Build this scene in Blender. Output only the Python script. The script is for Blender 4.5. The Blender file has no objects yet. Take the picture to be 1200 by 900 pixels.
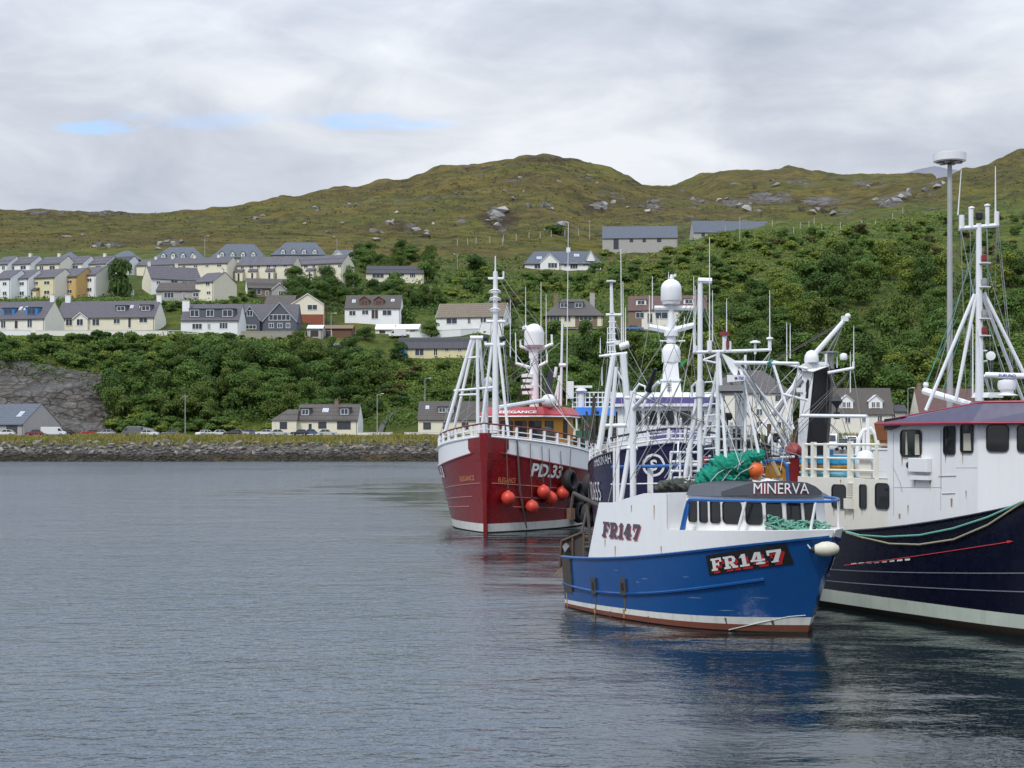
import bpy, bmesh, math, random
import numpy as np
from mathutils import Vector, Matrix
SC = bpy.context.scene
COL = SC.collection
R = math.radians
F, CAMH, CY = 1800.0, 5.0, 515.0     # focal length in pixels of the 1200 px wide picture, eye height, horizon row
rng = np.random.default_rng(7)
random.seed(5)

def P(px, py, D):
    return Vector(((px - 600) / F * D, D, CAMH - (py - CY) / F * D))

# ------------------------------------------------------------------ noise
_perm = np.random.default_rng(3).random((256, 256))
def vnoise(x, y):
    xi = np.floor(x).astype(int); yi = np.floor(y).astype(int)
    fx = x - xi; fy = y - yi
    fx = fx * fx * (3 - 2 * fx); fy = fy * fy * (3 - 2 * fy)
    a = _perm[xi & 255, yi & 255]; b = _perm[(xi + 1) & 255, yi & 255]
    c = _perm[xi & 255, (yi + 1) & 255]; d = _perm[(xi + 1) & 255, (yi + 1) & 255]
    return (a * (1 - fx) + b * fx) * (1 - fy) + (c * (1 - fx) + d * fx) * fy
def fbm(x, y, o=4):
    s = 0; a = 0.5; t = 0
    for k in range(o):
        s = s + a * vnoise(x * 2 ** k + 17.3 * k, y * 2 ** k + 5.1 * k); t += a; a *= 0.5
    return s / t

# ------------------------------------------------------------------ materials
class NT:
    def __init__(s, name):
        s.m = bpy.data.materials.new(name); s.m.use_nodes = True
        s.t = s.m.node_tree; s.b = s.t.nodes['Principled BSDF']
    def n(s, typ, **kw):
        nd = s.t.nodes.new(typ)
        for k, v in kw.items():
            if k.startswith('i_'):
                nd.inputs[k[2:].replace('_', ' ')].default_value = v
            else: setattr(nd, k, v)
        return nd
    def l(s, a, b): s.t.links.new(a, b)
    def mix(s, fac, a, b, blend='MIX'):
        nd = s.t.nodes.new('ShaderNodeMix'); nd.data_type = 'RGBA'; nd.blend_type = blend
        for sock, v in ((nd.inputs[0], fac), (nd.inputs[6], a), (nd.inputs[7], b)):
            if hasattr(v, 'is_linked'): s.l(v, sock)
            elif isinstance(v, (int, float)): sock.default_value = v
            else: sock.default_value = (*v, 1) if len(v) == 3 else v
        return nd.outputs[2]
    def ramp(s, fac, stops):
        nd = s.t.nodes.new('ShaderNodeValToRGB'); s.l(fac, nd.inputs[0])
        e = nd.color_ramp.elements
        while len(e) < len(stops): e.new(0.5)
        for i, (p, c) in enumerate(stops):
            e[i].position = p; e[i].color = (c, c, c, 1) if isinstance(c, (int, float)) else (*c, 1)
        return nd.outputs[0]
    def noise(s, scale, detail=4, vec=None, rough=0.55, dist=0.0, sc=None):
        nd = s.t.nodes.new('ShaderNodeTexNoise')
        nd.inputs['Scale'].default_value = scale; nd.inputs['Detail'].default_value = detail
        nd.inputs['Roughness'].default_value = rough; nd.inputs['Distortion'].default_value = dist
        if vec is None: vec = s.t.nodes.new('ShaderNodeTexCoord').outputs['Object']
        if sc is not None:
            mp = s.t.nodes.new('ShaderNodeMapping'); mp.inputs['Scale'].default_value = sc
            s.l(vec, mp.inputs[0]); vec = mp.outputs[0]
        s.l(vec, nd.inputs['Vector'])
        return nd.outputs['Fac']
    def bump(s, h, strength=0.3, dist=0.05):
        nd = s.t.nodes.new('ShaderNodeBump'); nd.inputs['Strength'].default_value = strength
        nd.inputs['Distance'].default_value = dist; s.l(h, nd.inputs['Height'])
        s.l(nd.outputs[0], s.b.inputs['Normal'])
    def math(s, op, a, b=None, clamp=False):
        nd = s.t.nodes.new('ShaderNodeMath'); nd.operation = op; nd.use_clamp = clamp
        for i, v in enumerate((a, b)):
            if v is None: continue
            if hasattr(v, 'is_linked'): s.l(v, nd.inputs[i])
            else: nd.inputs[i].default_value = v
        return nd.outputs[0]

_mats = {}
def paint(name, col, rough=0.4, var=0.25, rust=0.0, grime=0.15, metallic=0.0, scale=1.5, bump=0.08, spec=0.5):
    """painted or bare surface: its colour drifts, with vertical dirt runs and optional rust blotches"""
    if name in _mats: return _mats[name]
    k = NT(name); c = Vector(col)
    n1 = k.noise(scale, 5)
    base = k.mix(n1, tuple(c * (1 - var)), tuple(min(1, x) for x in c * (1 + var * 0.6)))
    if grime > 0:
        st = k.noise(2.2, 4, sc=(3.0, 3.0, 0.35))
        f = k.ramp(st, [(0.48, 0.0), (0.75, grime)])
        base = k.mix(f, base, (0.10, 0.085, 0.065))
    if rust > 0:
        rn = k.noise(2.6, 6, sc=(1.6, 1.6, 0.5), rough=0.7)
        f = k.ramp(rn, [(0.70 - rust * 0.25, 0.0), (0.80 - rust * 0.2, 0.85)])
        rc = k.mix(k.noise(14, 3), (0.10, 0.035, 0.012), (0.26, 0.11, 0.035))
        base = k.mix(f, base, rc)
    k.l(base, k.b.inputs['Base Color'])
    rr = k.ramp(k.noise(scale * 3, 3), [(0.2, max(0.03, rough - 0.12)), (0.8, min(1, rough + 0.15))])
    k.l(rr, k.b.inputs['Roughness'])
    k.b.inputs['Metallic'].default_value = metallic
    k.b.inputs['Specular IOR Level'].default_value = spec
    if bump: k.bump(k.noise(scale * 4, 4), bump, 0.03)
    _mats[name] = k.m
    return k.m

def glass(name, col=(0.012, 0.015, 0.018), rough=0.06):
    if name in _mats: return _mats[name]
    k = NT(name)
    k.l(k.mix(k.noise(1.1, 2), tuple(Vector(col) * 0.5), tuple(Vector(col) * 2.2)), k.b.inputs['Base Color'])
    k.b.inputs['Roughness'].default_value = rough
    k.bump(k.noise(1.3, 1), 0.03, 0.05)
    _mats[name] = k.m
    return k.m

def foliage(name, c1, c2, c3, rough=0.7, trans=0.12):
    k = NT(name)
    oi = k.n('ShaderNodeObjectInfo')
    geo = k.n('ShaderNodeNewGeometry')
    a = k.mix(oi.outputs['Random'], c1, c2)
    tn = k.noise(0.35, 3)
    a = k.mix(k.ramp(tn, [(0.35, 0.0), (0.7, 0.75)]), a, c3)
    v = k.ramp(geo.outputs['Random Per Island'], [(0.0, 0.74), (1.0, 1.26)])
    mul = k.mix(1.0, a, v, 'MULTIPLY')
    k.l(mul, k.b.inputs['Base Color'])
    k.b.inputs['Roughness'].default_value = rough
    k.b.inputs['Specular IOR Level'].default_value = 0.2
    k.b.inputs['Subsurface Weight'].default_value = 0.0
    if trans:
        tr = k.n('ShaderNodeBsdfTranslucent'); k.l(mul, tr.inputs[0])
        ms = k.n('ShaderNodeMixShader'); ms.inputs[0].default_value = trans
        out = k.t.nodes['Material Output']
        k.l(k.b.outputs[0], ms.inputs[1]); k.l(tr.outputs[0], ms.inputs[2]); k.l(ms.outputs[0], out.inputs[0])
    return k.m

# ------------------------------------------------------------------ mesh builder
class MB:
    def __init__(s): s.v = []; s.f = []; s.mi = []
    def add(s, vs, fs, mi=0):
        o = len(s.v); s.v += [tuple(p) for p in vs]
        s.f += [tuple(o + i for i in f) for f in fs]; s.mi += [mi] * len(fs)
        return s
    def box(s, c, d, rot=None, mi=0, taper=1.0):
        x, y, z = d[0] / 2, d[1] / 2, d[2] / 2; t = taper
        vs = [Vector(p) for p in ((-x, -y, -z), (x, -y, -z), (x, y, -z), (-x, y, -z), (-x * t, -y * t, z), (x * t, -y * t, z), (x * t, y * t, z), (-x * t, y * t, z))]
        if rot is not None:
            if not isinstance(rot, Matrix): rot = Matrix.Rotation(rot, 3, 'Z')
            vs = [rot @ p for p in vs]
        c = Vector(c)
        return s.add([p + c for p in vs], [(0, 3, 2, 1), (4, 5, 6, 7), (0, 1, 5, 4), (1, 2, 6, 5), (2, 3, 7, 6), (3, 0, 4, 7)], mi)
    def span(s, a, b, mi=0):
        a = Vector(a); b = Vector(b)
        return s.box((a + b) / 2, [abs(q) for q in (b - a)], mi=mi)
    def tube(s, a, b, r, r2=None, n=8, mi=0, cap=True):
        a = Vector(a); b = Vector(b); r2 = r if r2 is None else r2
        d = (b - a)
        if d.length < 1e-6: return s
        d.normalize(); u = d.orthogonal().normalized(); w = d.cross(u)
        vs = []
        for c, q in ((a, r), (b, r2)):
            for i in range(n):
                t = 2 * math.pi * i / n
                vs.append(c + (u * math.cos(t) + w * math.sin(t)) * q)
        fs = [(i, (i + 1) % n, n + (i + 1) % n, n + i) for i in range(n)]
        if cap: fs += [tuple(range(n - 1, -1, -1)), tuple(range(n, 2 * n))]
        return s.add(vs, fs, mi)
    def path(s, pts, r, n=7, mi=0, closed=False):
        pts = [Vector(p) for p in pts]; m = len(pts); vs = []
        prev = None
        for i, p in enumerate(pts):
            if closed: d = pts[(i + 1) % m] - pts[i - 1]
            else: d = pts[min(i + 1, m - 1)] - pts[max(i - 1, 0)]
            if d.length < 1e-9: d = Vector((0, 0, 1))
            d.normalize()
            u = (prev - d * prev.dot(d)) if prev is not None else d.orthogonal()
            if u.length < 1e-6: u = d.orthogonal()
            u.normalize(); prev = u; w = d.cross(u)
            rr = r[i] if isinstance(r, (list, tuple)) else r
            for k in range(n):
                t = 2 * math.pi * k / n
                vs.append(p + (u * math.cos(t) + w * math.sin(t)) * rr)
        fs = []
        for i in range(m if closed else m - 1):
            j = (i + 1) % m
            fs += [(i * n + k, i * n + (k + 1) % n, j * n + (k + 1) % n, j * n + k) for k in range(n)]
        if not closed: fs += [tuple(range(n - 1, -1, -1)), tuple(range((m - 1) * n, m * n))]
        return s.add(vs, fs, mi)
    def lathe(s, c, prof, n=16, mi=0, axis=None):
        """prof = [(r, z)...] around z at c; axis turns z"""
        c = Vector(c); M = Matrix.Identity(3)
        if axis is not None: M = Vector((0, 0, 1)).rotation_difference(Vector(axis)).to_matrix()
        vs = []; k = len(prof)
        for r, z in prof:
            for i in range(n):
                t = 2 * math.pi * i / n
                vs.append(c + M @ Vector((r * math.cos(t), r * math.sin(t), z)))
        fs = []
        for j in range(k - 1):
            fs += [(j * n + i, j * n + (i + 1) % n, (j + 1) * n + (i + 1) % n, (j + 1) * n + i) for i in range(n)]
        fs += [tuple(range(n - 1, -1, -1)), tuple(range((k - 1) * n, k * n))]
        return s.add(vs, fs, mi)
    def ball(s, c, r, n=16, m=10, sq=(1, 1, 1), mi=0, axis=None):
        prof = [(max(1e-4, r * math.sin(math.pi * j / m)) * sq[0], -r * sq[2] * math.cos(math.pi * j / m)) for j in range(m + 1)]
        return s.lathe(c, prof, n, mi, axis)
    def prism(s, poly, vec, mi=0):
        """closed polygon of 3-D points pushed along vec"""
        poly = [Vector(p) for p in poly]; n = len(poly); vec = Vector(vec)
        vs = poly + [p + vec for p in poly]
        fs = [tuple(range(n - 1, -1, -1)), tuple(range(n, 2 * n))] + [(i, (i + 1) % n, n + (i + 1) % n, n + i) for i in range(n)]
        return s.add(vs, fs, mi)
    def grid(s, rows, mi=0, flip=False):
        """rows of equally many 3-D points"""
        n = len(rows[0]); o = []
        for r in rows: o += [tuple(p) for p in r]
        fs = []
        for j in range(len(rows) - 1):
            for i in range(n - 1):
                q = (j * n + i, j * n + i + 1, (j + 1) * n + i + 1, (j + 1) * n + i)
                fs.append(q[::-1] if flip else q)
        return s.add(o, fs, mi)
    def build(s, name, mats, parent=None, smooth=False, loc=None, solid=0.0, bevel=0.0, fix=True):
        me = bpy.data.meshes.new(name)
        me.from_pydata(s.v, [], s.f)
        if not isinstance(mats, (list, tuple)): mats = [mats]
        for m in mats: me.materials.append(m)
        if len(mats) > 1: me.polygons.foreach_set('material_index', s.mi)
        if fix:
            bm = bmesh.new(); bm.from_mesh(me)
            bmesh.ops.recalc_face_normals(bm, faces=bm.faces); bm.to_mesh(me); bm.free()
        if smooth:
            me.shade_smooth()
            try: me.set_sharp_from_angle(angle=R(40))
            except Exception: pass
        me.update()
        o = bpy.data.objects.new(name, me); COL.objects.link(o)
        if parent is not None: o.parent = parent
        if loc is not None: o.location = loc
        if solid: 
            md = o.modifiers.new('thickness', 'SOLIDIFY'); md.thickness = solid; md.offset = 0
        if bevel:
            md = o.modifiers.new('edges', 'BEVEL'); md.width = bevel; md.segments = 2; md.limit_method = 'ANGLE'
        return o

def tag(o, label=None, cat=None, group=None, kind=None):
    if label: o['label'] = label
    if cat: o['category'] = cat
    if group: o['group'] = group
    if kind: o['kind'] = kind
    return o
def thing(name, label, cat, loc=(0, 0, 0), rz=0.0, group=None):
    o = bpy.data.objects.new(name, None); COL.objects.link(o)
    o.location = loc; o.rotation_euler = (0, 0, rz); o.empty_display_size = 0.5
    return tag(o, label, cat, group)
def copy_tree(o, parent=None):
    kids = list(o.children)
    c = o.copy(); COL.objects.link(c)
    if parent is not None: c.parent = parent
    for k in kids: copy_tree(k, c)
    return c
def fastmesh(name, verts, faces_n, idx, mats, mi=None):
    """numpy mesh: verts (n,3), every face with faces_n corners"""
    me = bpy.data.meshes.new(name)
    nf = len(idx) // faces_n
    me.vertices.add(len(verts)); me.vertices.foreach_set('co', np.asarray(verts, np.float32).ravel())
    me.loops.add(len(idx)); me.loops.foreach_set('vertex_index', np.asarray(idx, np.int32))
    me.polygons.add(nf)
    me.polygons.foreach_set('loop_start', np.arange(0, len(idx), faces_n, dtype=np.int32))
    for m in (mats if isinstance(mats, (list, tuple)) else [mats]): me.materials.append(m)
    if mi is not None: me.polygons.foreach_set('material_index', np.asarray(mi, np.int32))
    me.update(calc_edges=True); me.validate()
    return me
_txt = {}
def text_shape(s, size, bold=0.0, space=1.0):
    key = (s, size, bold, space)
    if key in _txt: return _txt[key]
    cu = bpy.data.curves.new('writing', 'FONT'); cu.body = s; cu.size = size; cu.offset = bold
    cu.resolution_u = 3; cu.fill_mode = 'FRONT'; cu.space_character = space
    ob = bpy.data.objects.new('writing', cu); COL.objects.link(ob)
    bpy.context.view_layer.update()
    me = bpy.data.meshes.new_from_object(ob.evaluated_get(bpy.context.evaluated_depsgraph_get()))
    vs = [(v.co.x, v.co.y) for v in me.vertices]; fs = [tuple(p.vertices) for p in me.polygons]
    bpy.data.objects.remove(ob); bpy.data.curves.remove(cu); bpy.data.meshes.remove(me)
    x0 = min(v[0] for v in vs); x1 = max(v[0] for v in vs); y0 = min(v[1] for v in vs); y1 = max(v[1] for v in vs)
    _txt[key] = ([(a - x0, b - y0) for a, b in vs], fs, x1 - x0, y1 - y0)
    return _txt[key]
def letter(s, W, Hh, mapf, m, parent, name='lettering', bold=0.0, space=1.0, shear=0.0, du=0.0, dv=0.0, off=0.0):
    """text stretched to W x Hh, every vertex put on a surface by mapf(u, v, off)"""
    vs, fs, w, h = text_shape(s, 1.0, bold, space)
    mb = MB()
    mb.add([mapf(a / w * W + shear * b / h * Hh + du, b / h * Hh + dv, off) for a, b in vs], fs)
    return mb.build(name, m, parent, fix=False)
# ------------------------------------------------------------------ terrain: height profiles along sight lines, D metres away / picture row there
def zz(D, py): return CAMH - (py - CY) / F * D
ROAD = [(330, None, -3.0), (346, None, -0.2), (350, None, 1.6), (356, None, 4.3), (360, None, 5.1), (364, None, 5.6), (378, None, 5.9)]
def col(*k): return ROAD + [(d, p, None) for d, p in k]
PROF = {
 -500: col((384, 505), (397, 432), (420, 396), (430, 388), (448, 388), (470, 352), (484, 350), (520, 324), (536, 322), (575, 303), (592, 302), (650, 287), (770, 268), (950, 246)) + [(1100, None, 138), (1500, None, 90)],
 0: col((384, 508), (398, 432), (420, 396), (430, 388), (448, 388), (470, 352), (484, 350), (520, 324), (536, 322), (575, 303), (592, 302), (650, 286), (770, 268), (950, 247)) + [(1100, None, 135), (1500, None, 90)],
 130: col((384, 506), (400, 445), (421, 398), (430, 389), (448, 388), (470, 350), (484, 348), (520, 324), (536, 322), (575, 304), (592, 303), (650, 287), (770, 268), (960, 247)) + [(1100, None, 137), (1500, None, 95)],
 190: col((384, 506), (402, 450), (421, 400), (430, 390), (448, 388), (470, 353), (484, 351), (520, 326), (536, 324), (575, 304), (592, 302), (650, 288), (770, 270), (970, 250)) + [(1100, None, 140), (1500, None, 95)],
 260: col((386, 507), (404, 460), (424, 403), (434, 392), (450, 388), (474, 352), (488, 350), (520, 332), (545, 322), (575, 306), (592, 304), (660, 286), (800, 262), (1030, 244)) + [(1200, None, 152), (1500, None, 110)],
 330: col((388, 508), (410, 466), (432, 410), (444, 395), (456, 388), (480, 368), (500, 350), (530, 331), (545, 325), (578, 306), (592, 304), (660, 286), (830, 255), (1090, 230)) + [(1250, None, 170), (1500, None, 120)],
 400: col((392, 508), (420, 465), (442, 409), (450, 401), (466, 392), (486, 377), (500, 372), (540, 344), (570, 326), (600, 310), (680, 286), (860, 248), (1120, 220)) + [(1300, None, 185), (1600, None, 130)],
 460: col((392, 508), (425, 440), (440, 419), (455, 414), (470, 392), (486, 378), (500, 374), (540, 348), (566, 329), (585, 326), (690, 285), (880, 240), (1140, 209)) + [(1350, None, 195), (1700, None, 140)],
 540: col((392, 508), (420, 450), (440, 420), (455, 417), (466, 396), (474, 386), (490, 383), (520, 362), (560, 340), (620, 308), (720, 278), (900, 232), (1150, 192)) + [(1350, None, 208), (1700, None, 150)],
 640: col((392, 506), (440, 430), (485, 390), (496, 386), (512, 381), (528, 380), (560, 350), (616, 318), (632, 316), (720, 282), (900, 232), (1160, 181)) + [(1350, None, 215), (1700, None, 170)],
 700: col((392, 506), (440, 440), (485, 390), (496, 386), (512, 381), (528, 380), (560, 350), (616, 319), (640, 312), (690, 296), (710, 293), (900, 245), (1160, 194)) + [(1350, None, 205), (1700, None, 190)],
 770: col((392, 506), (440, 450), (490, 390), (500, 387), (512, 385), (530, 383), (570, 350), (620, 312), (690, 295), (712, 292), (800, 268), (1130, 218)) + [(1300, None, 180), (1550, 217, None), (1800, None, 230)],
 850: col((388, 506), (430, 460), (490, 392), (500, 388), (530, 384), (570, 350), (620, 310), (690, 272.5), (700, 271), (745, 279), (800, 264), (1000, 246), (1150, 236), (1550, 198)) + [(1800, None, 250)],
 920: col((386, 506), (400, 485), (450, 430), (520, 375), (590, 325), (690, 271), (720, 264), (820, 256), (1000, 247), (1150, 236), (1580, 196)) + [(1800, None, 260)],
 1000: col((386, 506), (400, 485), (450, 430), (520, 375), (590, 325), (700, 272), (800, 250), (880, 240), (1000, 240), (1150, 232), (1580, 202)) + [(1800, None, 250)],
 1060: col((386, 506), (400, 485), (450, 430), (520, 375), (590, 328), (700, 276), (800, 248), (950, 223), (1050, 222), (1200, 222), (1580, 205)) + [(1800, None, 240)],
 1092: col((386, 506), (400, 485), (450, 430), (520, 376), (590, 329), (700, 276), (820, 244), (950, 220), (1050, 213), (1200, 214), (1580, 205.5)) + [(1800, None, 240)],
 1130: col((386, 506), (400, 485), (450, 430), (520, 378), (590, 330), (700, 276), (820, 240), (1000, 198)) + [(1150, None, 175), (1500, None, 170)],
 1200: col((386, 506), (400, 485), (450, 430), (520, 378), (590, 330), (700, 274), (820, 234), (1040, 174)) + [(1200, None, 200), (1500, None, 190)],
 1320: col((386, 506), (400, 485), (450, 430), (520, 378), (590, 330), (700, 270), (820, 225), (1060, 140)) + [(1200, None, 225), (1500, None, 210)],
 1800: col((386, 506), (400, 485), (450, 430), (520, 378), (590, 330), (700, 270), (820, 225), (1060, 130)) + [(1200, None, 230), (1500, None, 215)],
}
PX = np.array(sorted(PROF))
DG = np.concatenate([np.arange(326, 400, 1.5), np.arange(400, 720, 2.6), np.arange(720, 1300, 5.5), np.arange(1300, 1900, 14)])
_tab = []
for p in PX:
    k = [(d, zz(d, y) if z is None else z) for d, y, z in PROF[int(p)]]
    zc = np.interp(DG, [a for a, _ in k], [b for _, b in k])
    ker = np.array([1, 2, 3, 2, 1.]); ker /= ker.sum()
    zs = np.convolve(np.pad(zc, 2, 'edge'), ker, 'valid')
    zs[DG < 380] = zc[DG < 380]
    _tab.append(zs)
_tab = np.array(_tab)
def rough_amp(px, D):
    a = np.interp(D, [340, 380, 400, 600, 650, 900, 1500], [0.25, 0.1, 0.6, 0.7, 1.6, 3.2, 5.0])
    quarry = np.clip((140 - px) / 30, 0, 1) * np.clip((D - 382) / 4, 0, 1) * np.clip((408 - D) / 6, 0, 1)
    return a, quarry
def Hgt(px, D):
    px = np.asarray(px, float); D = np.asarray(D, float)
    px, D = np.broadcast_arrays(px, D)
    i = np.clip(np.searchsorted(PX, px) - 1, 0, len(PX) - 2)
    t = np.clip((px - PX[i]) / (PX[i + 1] - PX[i]), 0, 1); t = t * t * (3 - 2 * t)
    j = np.clip(np.searchsorted(DG, D) - 1, 0, len(DG) - 2)
    s = np.clip((D - DG[j]) / (DG[j + 1] - DG[j]), 0, 1)
    a = _tab[i, j] * (1 - s) + _tab[i, j + 1] * s
    b = _tab[i + 1, j] * (1 - s) + _tab[i + 1, j + 1] * s
    z = a * (1 - t) + b * t
    X = (px - 600) / F * D
    am, q = rough_amp(px, D)
    n = (fbm(X / 26, D / 26, 4) - 0.5) * 2 + (fbm(X / 8 + 40, D / 8, 3) - 0.5) * 0.7
    rid = 1 - np.abs(2 * fbm(X / 60 + 9, D / 40, 4) - 1)
    z = z + n * am + np.clip(rid - 0.84, 0, 1) * 7 * np.clip((D - 640) / 200, 0, 1)
    z = z + q * ((fbm(X / 5, z / 3 + D / 9, 4) - 0.5) * 6.0)
    return z
def ground(px, py, d0=358.0, d1=1800.0):
    """where the sight line through a picture point first meets the land"""
    D = np.arange(d0, d1, 0.75)
    hit = np.nonzero(Hgt(px, D) >= CAMH - (py - CY) / F * D)[0]
    d = D[hit[0]] if len(hit) else d1
    return Vector(((px - 600) / F * d, d, float(Hgt(px, d))))
def zat(X, D): return float(Hgt(600 + X / D * F, D))

# region weights in picture terms of the land itself: R bare rock, G lush green, B wet shore rock
pxg = np.arange(-460, 1680, 4.0)
GP, GD = np.meshgrid(pxg, DG)
GZ = Hgt(GP, GD); GX = (GP - 600) / F * GD
GPY = CY - (GZ - CAMH) * F / GD
verts = np.stack([GX, GD, GZ], -1).reshape(-1, 3)
nr, nc = GZ.shape
ii = (np.arange(nr - 1)[:, None] * nc + np.arange(nc - 1)[None, :]).ravel()
idx = np.stack([ii, ii + 1, ii + nc + 1, ii + nc], 1).ravel()

k = NT('hillside_ground')
tc = k.n('ShaderNodeTexCoord').outputs['Object']
at = k.n('ShaderNodeAttribute', attribute_name='cover'); sp = k.n('ShaderNodeSeparateColor'); k.l(at.outputs['Color'], sp.inputs[0])
big = k.noise(0.02, 6, tc, 0.6, 0.6); mid = k.noise(0.09, 6, tc, 0.65, 0.5); fine = k.noise(0.5, 5, tc, 0.7)
moor = k.mix(k.ramp(big, [(0.36, 0), (0.58, 1)]), (0.175, 0.132, 0.030), (0.115, 0.092, 0.026))
moor = k.mix(k.ramp(mid, [(0.45, 0), (0.62, 0.9)]), moor, (0.058, 0.056, 0.020))
moor = k.mix(k.ramp(mid, [(0.30, 0.8), (0.40, 0)]), moor, (0.19, 0.15, 0.058))
moor = k.mix(k.ramp(fine, [(0.54, 0), (0.70, 0.5)]), moor, (0.046, 0.030, 0.018))
moor = k.mix(k.ramp(k.noise(0.22, 5, tc, 0.6, 0.8), [(0.60, 0), (0.70, 0.6)]), moor, (0.05, 0.024, 0.016))
lush = k.mix(k.ramp(mid, [(0.36, 0), (0.62, 1)]), (0.150, 0.180, 0.030), (0.060, 0.088, 0.020))
lush = k.mix(k.ramp(fine, [(0.5, 0), (0.68, 0.7)]), lush, (0.034, 0.050, 0.014))
soil = k.mix(sp.outputs[1], moor, lush)
rn = k.noise(0.30, 7, tc, 0.68, 0.3); st = k.noise(0.6, 5, tc, 0.6, 1.2, sc=(0.5, 0.5, 2.2))
rock = k.mix(k.ramp(rn, [(0.32, 0), (0.68, 1)]), (0.070, 0.063, 0.057), (0.265, 0.245, 0.22))
rock = k.mix(k.ramp(st, [(0.46, 0), (0.62, 0.8)]), rock, (0.065, 0.052, 0.040))
rmask = k.math('ADD', sp.outputs[0], k.math('MULTIPLY', k.math('SUBTRACT', k.noise(0.12, 6, tc, 0.7), 0.5), 1.6))
vo = k.n('ShaderNodeTexVoronoi', feature='DISTANCE_TO_EDGE'); vo.inputs['Scale'].default_value = 0.42
vm = k.n('ShaderNodeMapping'); vm.inputs['Scale'].default_value = (0.6, 0.6, 1.5); vm.inputs['Rotation'].default_value = (0.3, 0.5, 0.2); k.l(tc, vm.inputs[0]); k.l(vm.outputs[0], vo.inputs['Vector'])
rock = k.mix(k.ramp(vo.outputs['Distance'], [(0.0, 0.85), (0.10, 0.0)]), rock, (0.030, 0.026, 0.022))
rock = k.mix(k.ramp(k.noise(0.10, 5, tc, 0.6, 0.8, sc=(0.4, 0.4, 1.6)), [(0.50, 0), (0.64, 0.55)]), rock, (0.24, 0.235, 0.23))
ha = k.n('ShaderNodeAttribute', attribute_name='heath')
hm = k.math('ADD', ha.outputs['Fac'], k.math('MULTIPLY', k.math('SUBTRACT', k.noise(0.16, 7, tc, 0.72), 0.5), 1.5))
heath = k.mix(fine, (0.030, 0.019, 0.013), (0.070, 0.044, 0.026))
soil = k.mix(k.ramp(hm, [(0.42, 0), (0.60, 0.9)]), soil, heath)
out = k.mix(k.ramp(rmask, [(0.44, 0), (0.56, 1)]), soil, rock)
weed = k.mix(k.ramp(k.noise(0.25, 6, tc, 0.7, 0.4), [(0.4, 0), (0.62, 1)]), (0.014, 0.013, 0.010), (0.065, 0.052, 0.030))
weed = k.mix(k.ramp(k.noise(0.07, 5, tc, 0.7), [(0.56, 0), (0.66, 0.8)]), weed, (0.13, 0.085, 0.025))
out = k.mix(sp.outputs[2], out, weed)
k.l(out, k.b.inputs['Base Color']); k.b.inputs['Roughness'].default_value = 0.9; k.b.inputs['Specular IOR Level'].default_value = 0.15
hh = k.math('ADD', k.math('MULTIPLY', fine, 0.5), mid)
k.bump(k.math('ADD', hh, k.math('MULTIPLY', k.noise(1.4, 4, tc, 0.7), 0.35)), 1.0, 2.6)
land_mat = k.m
land_me = fastmesh('hillside', verts, 4, idx, land_mat)
# cover weights
Rk = np.zeros_like(GZ); G = np.zeros_like(GZ)
fb = fbm(GX / 45 + 3, GD / 30, 5)
Rk += np.clip((GD - 640) / 120, 0, 1) * np.clip((fb - 0.54) * 2.6, 0, 0.40)
def spot(px, py, rx, ry, w):
    global Rk
    Rk = np.maximum(Rk, w * np.exp(-(((GP - px) / rx) ** 2 + ((GPY - py) / ry) ** 2)) * (GD > 500))
for s in ((582, 250, 14, 10, 0.75), (590, 268, 10, 6, .6), (540, 258, 10, 6, .6), (640, 240, 14, 5, .7), (655, 262, 8, 5, .7), (705, 240, 14, 6, .75), (765, 240, 12, 7, .7), (480, 265, 12, 6, .6),
          (440, 270, 10, 5, .6), (410, 240, 12, 4, .5), (600, 212, 16, 4, .6), (690, 208, 18, 4, .6), (560, 222, 14, 4, .5), (960, 235, 30, 8, .75), (900, 232, 40, 10, .7), (860, 238, 26, 8, .7), (820, 236, 16, 6, .6),
          (940, 214, 30, 6, .6), (1010, 215, 16, 5, .7), (1045, 236, 22, 9, .8), (1100, 216, 18, 6, .6), (990, 248, 16, 6, .7), (200, 284, 22, 6, .6), (130, 287, 22, 6, .6), (370, 245, 12, 4, .5), (300, 255, 14, 4, .5),
          (45, 249, 20, 3, .8), (120, 250, 26, 3, .7), (560, 195, 40, 3, .5), (650, 186, 30, 3, .5), (1060, 330, 6, 10, .2)):
    spot(*s)
quarry = np.clip((150 - GP + 30 * (fbm(GX / 12, GD / 12, 3) - 0.5)) / 16, 0, 1) * np.clip((GD - 380) / 4, 0, 1) * np.clip((406 - GD) / 5, 0, 1)
Rk = np.maximum(Rk, quarry * 0.95)
shore = np.clip((357.5 - GD) / 4, 0, 1)
Rk = np.maximum(Rk, shore * 0.8)
G += np.clip((655 - GD) / 60, 0, 1) * np.clip(1.15 - quarry, 0, 1)
G = np.maximum(G, np.clip((GP - 760) / 60, 0, 1) * np.clip((860 - GD) / 120, 0, 1) * 0.9)
G = np.maximum(G, np.clip((GP - 1000) / 80, 0, 1) * np.clip((1000 - GD) / 200, 0, 1) * 0.45)
G *= np.clip(0.25 + 1.6 * fbm(GX / 30, GD / 22, 4), 0, 1)
G = G + 0.35 * np.clip((GD - 640) / 40, 0, 1) * np.clip((fbm(GX / 70, GD / 50, 3) - 0.45) * 4, 0, 1)
B = np.clip((2.1 - GZ + 1.2 * (fbm(GX / 7, GD / 3, 3) - 0.5)) / 0.9, 0, 1)
HT = np.clip((GD - 640) / 60, 0, 1) * np.clip((fbm(GX / 38 + 50, GD / 26, 5) - 0.50) * 3.2, 0, .45)
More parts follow.
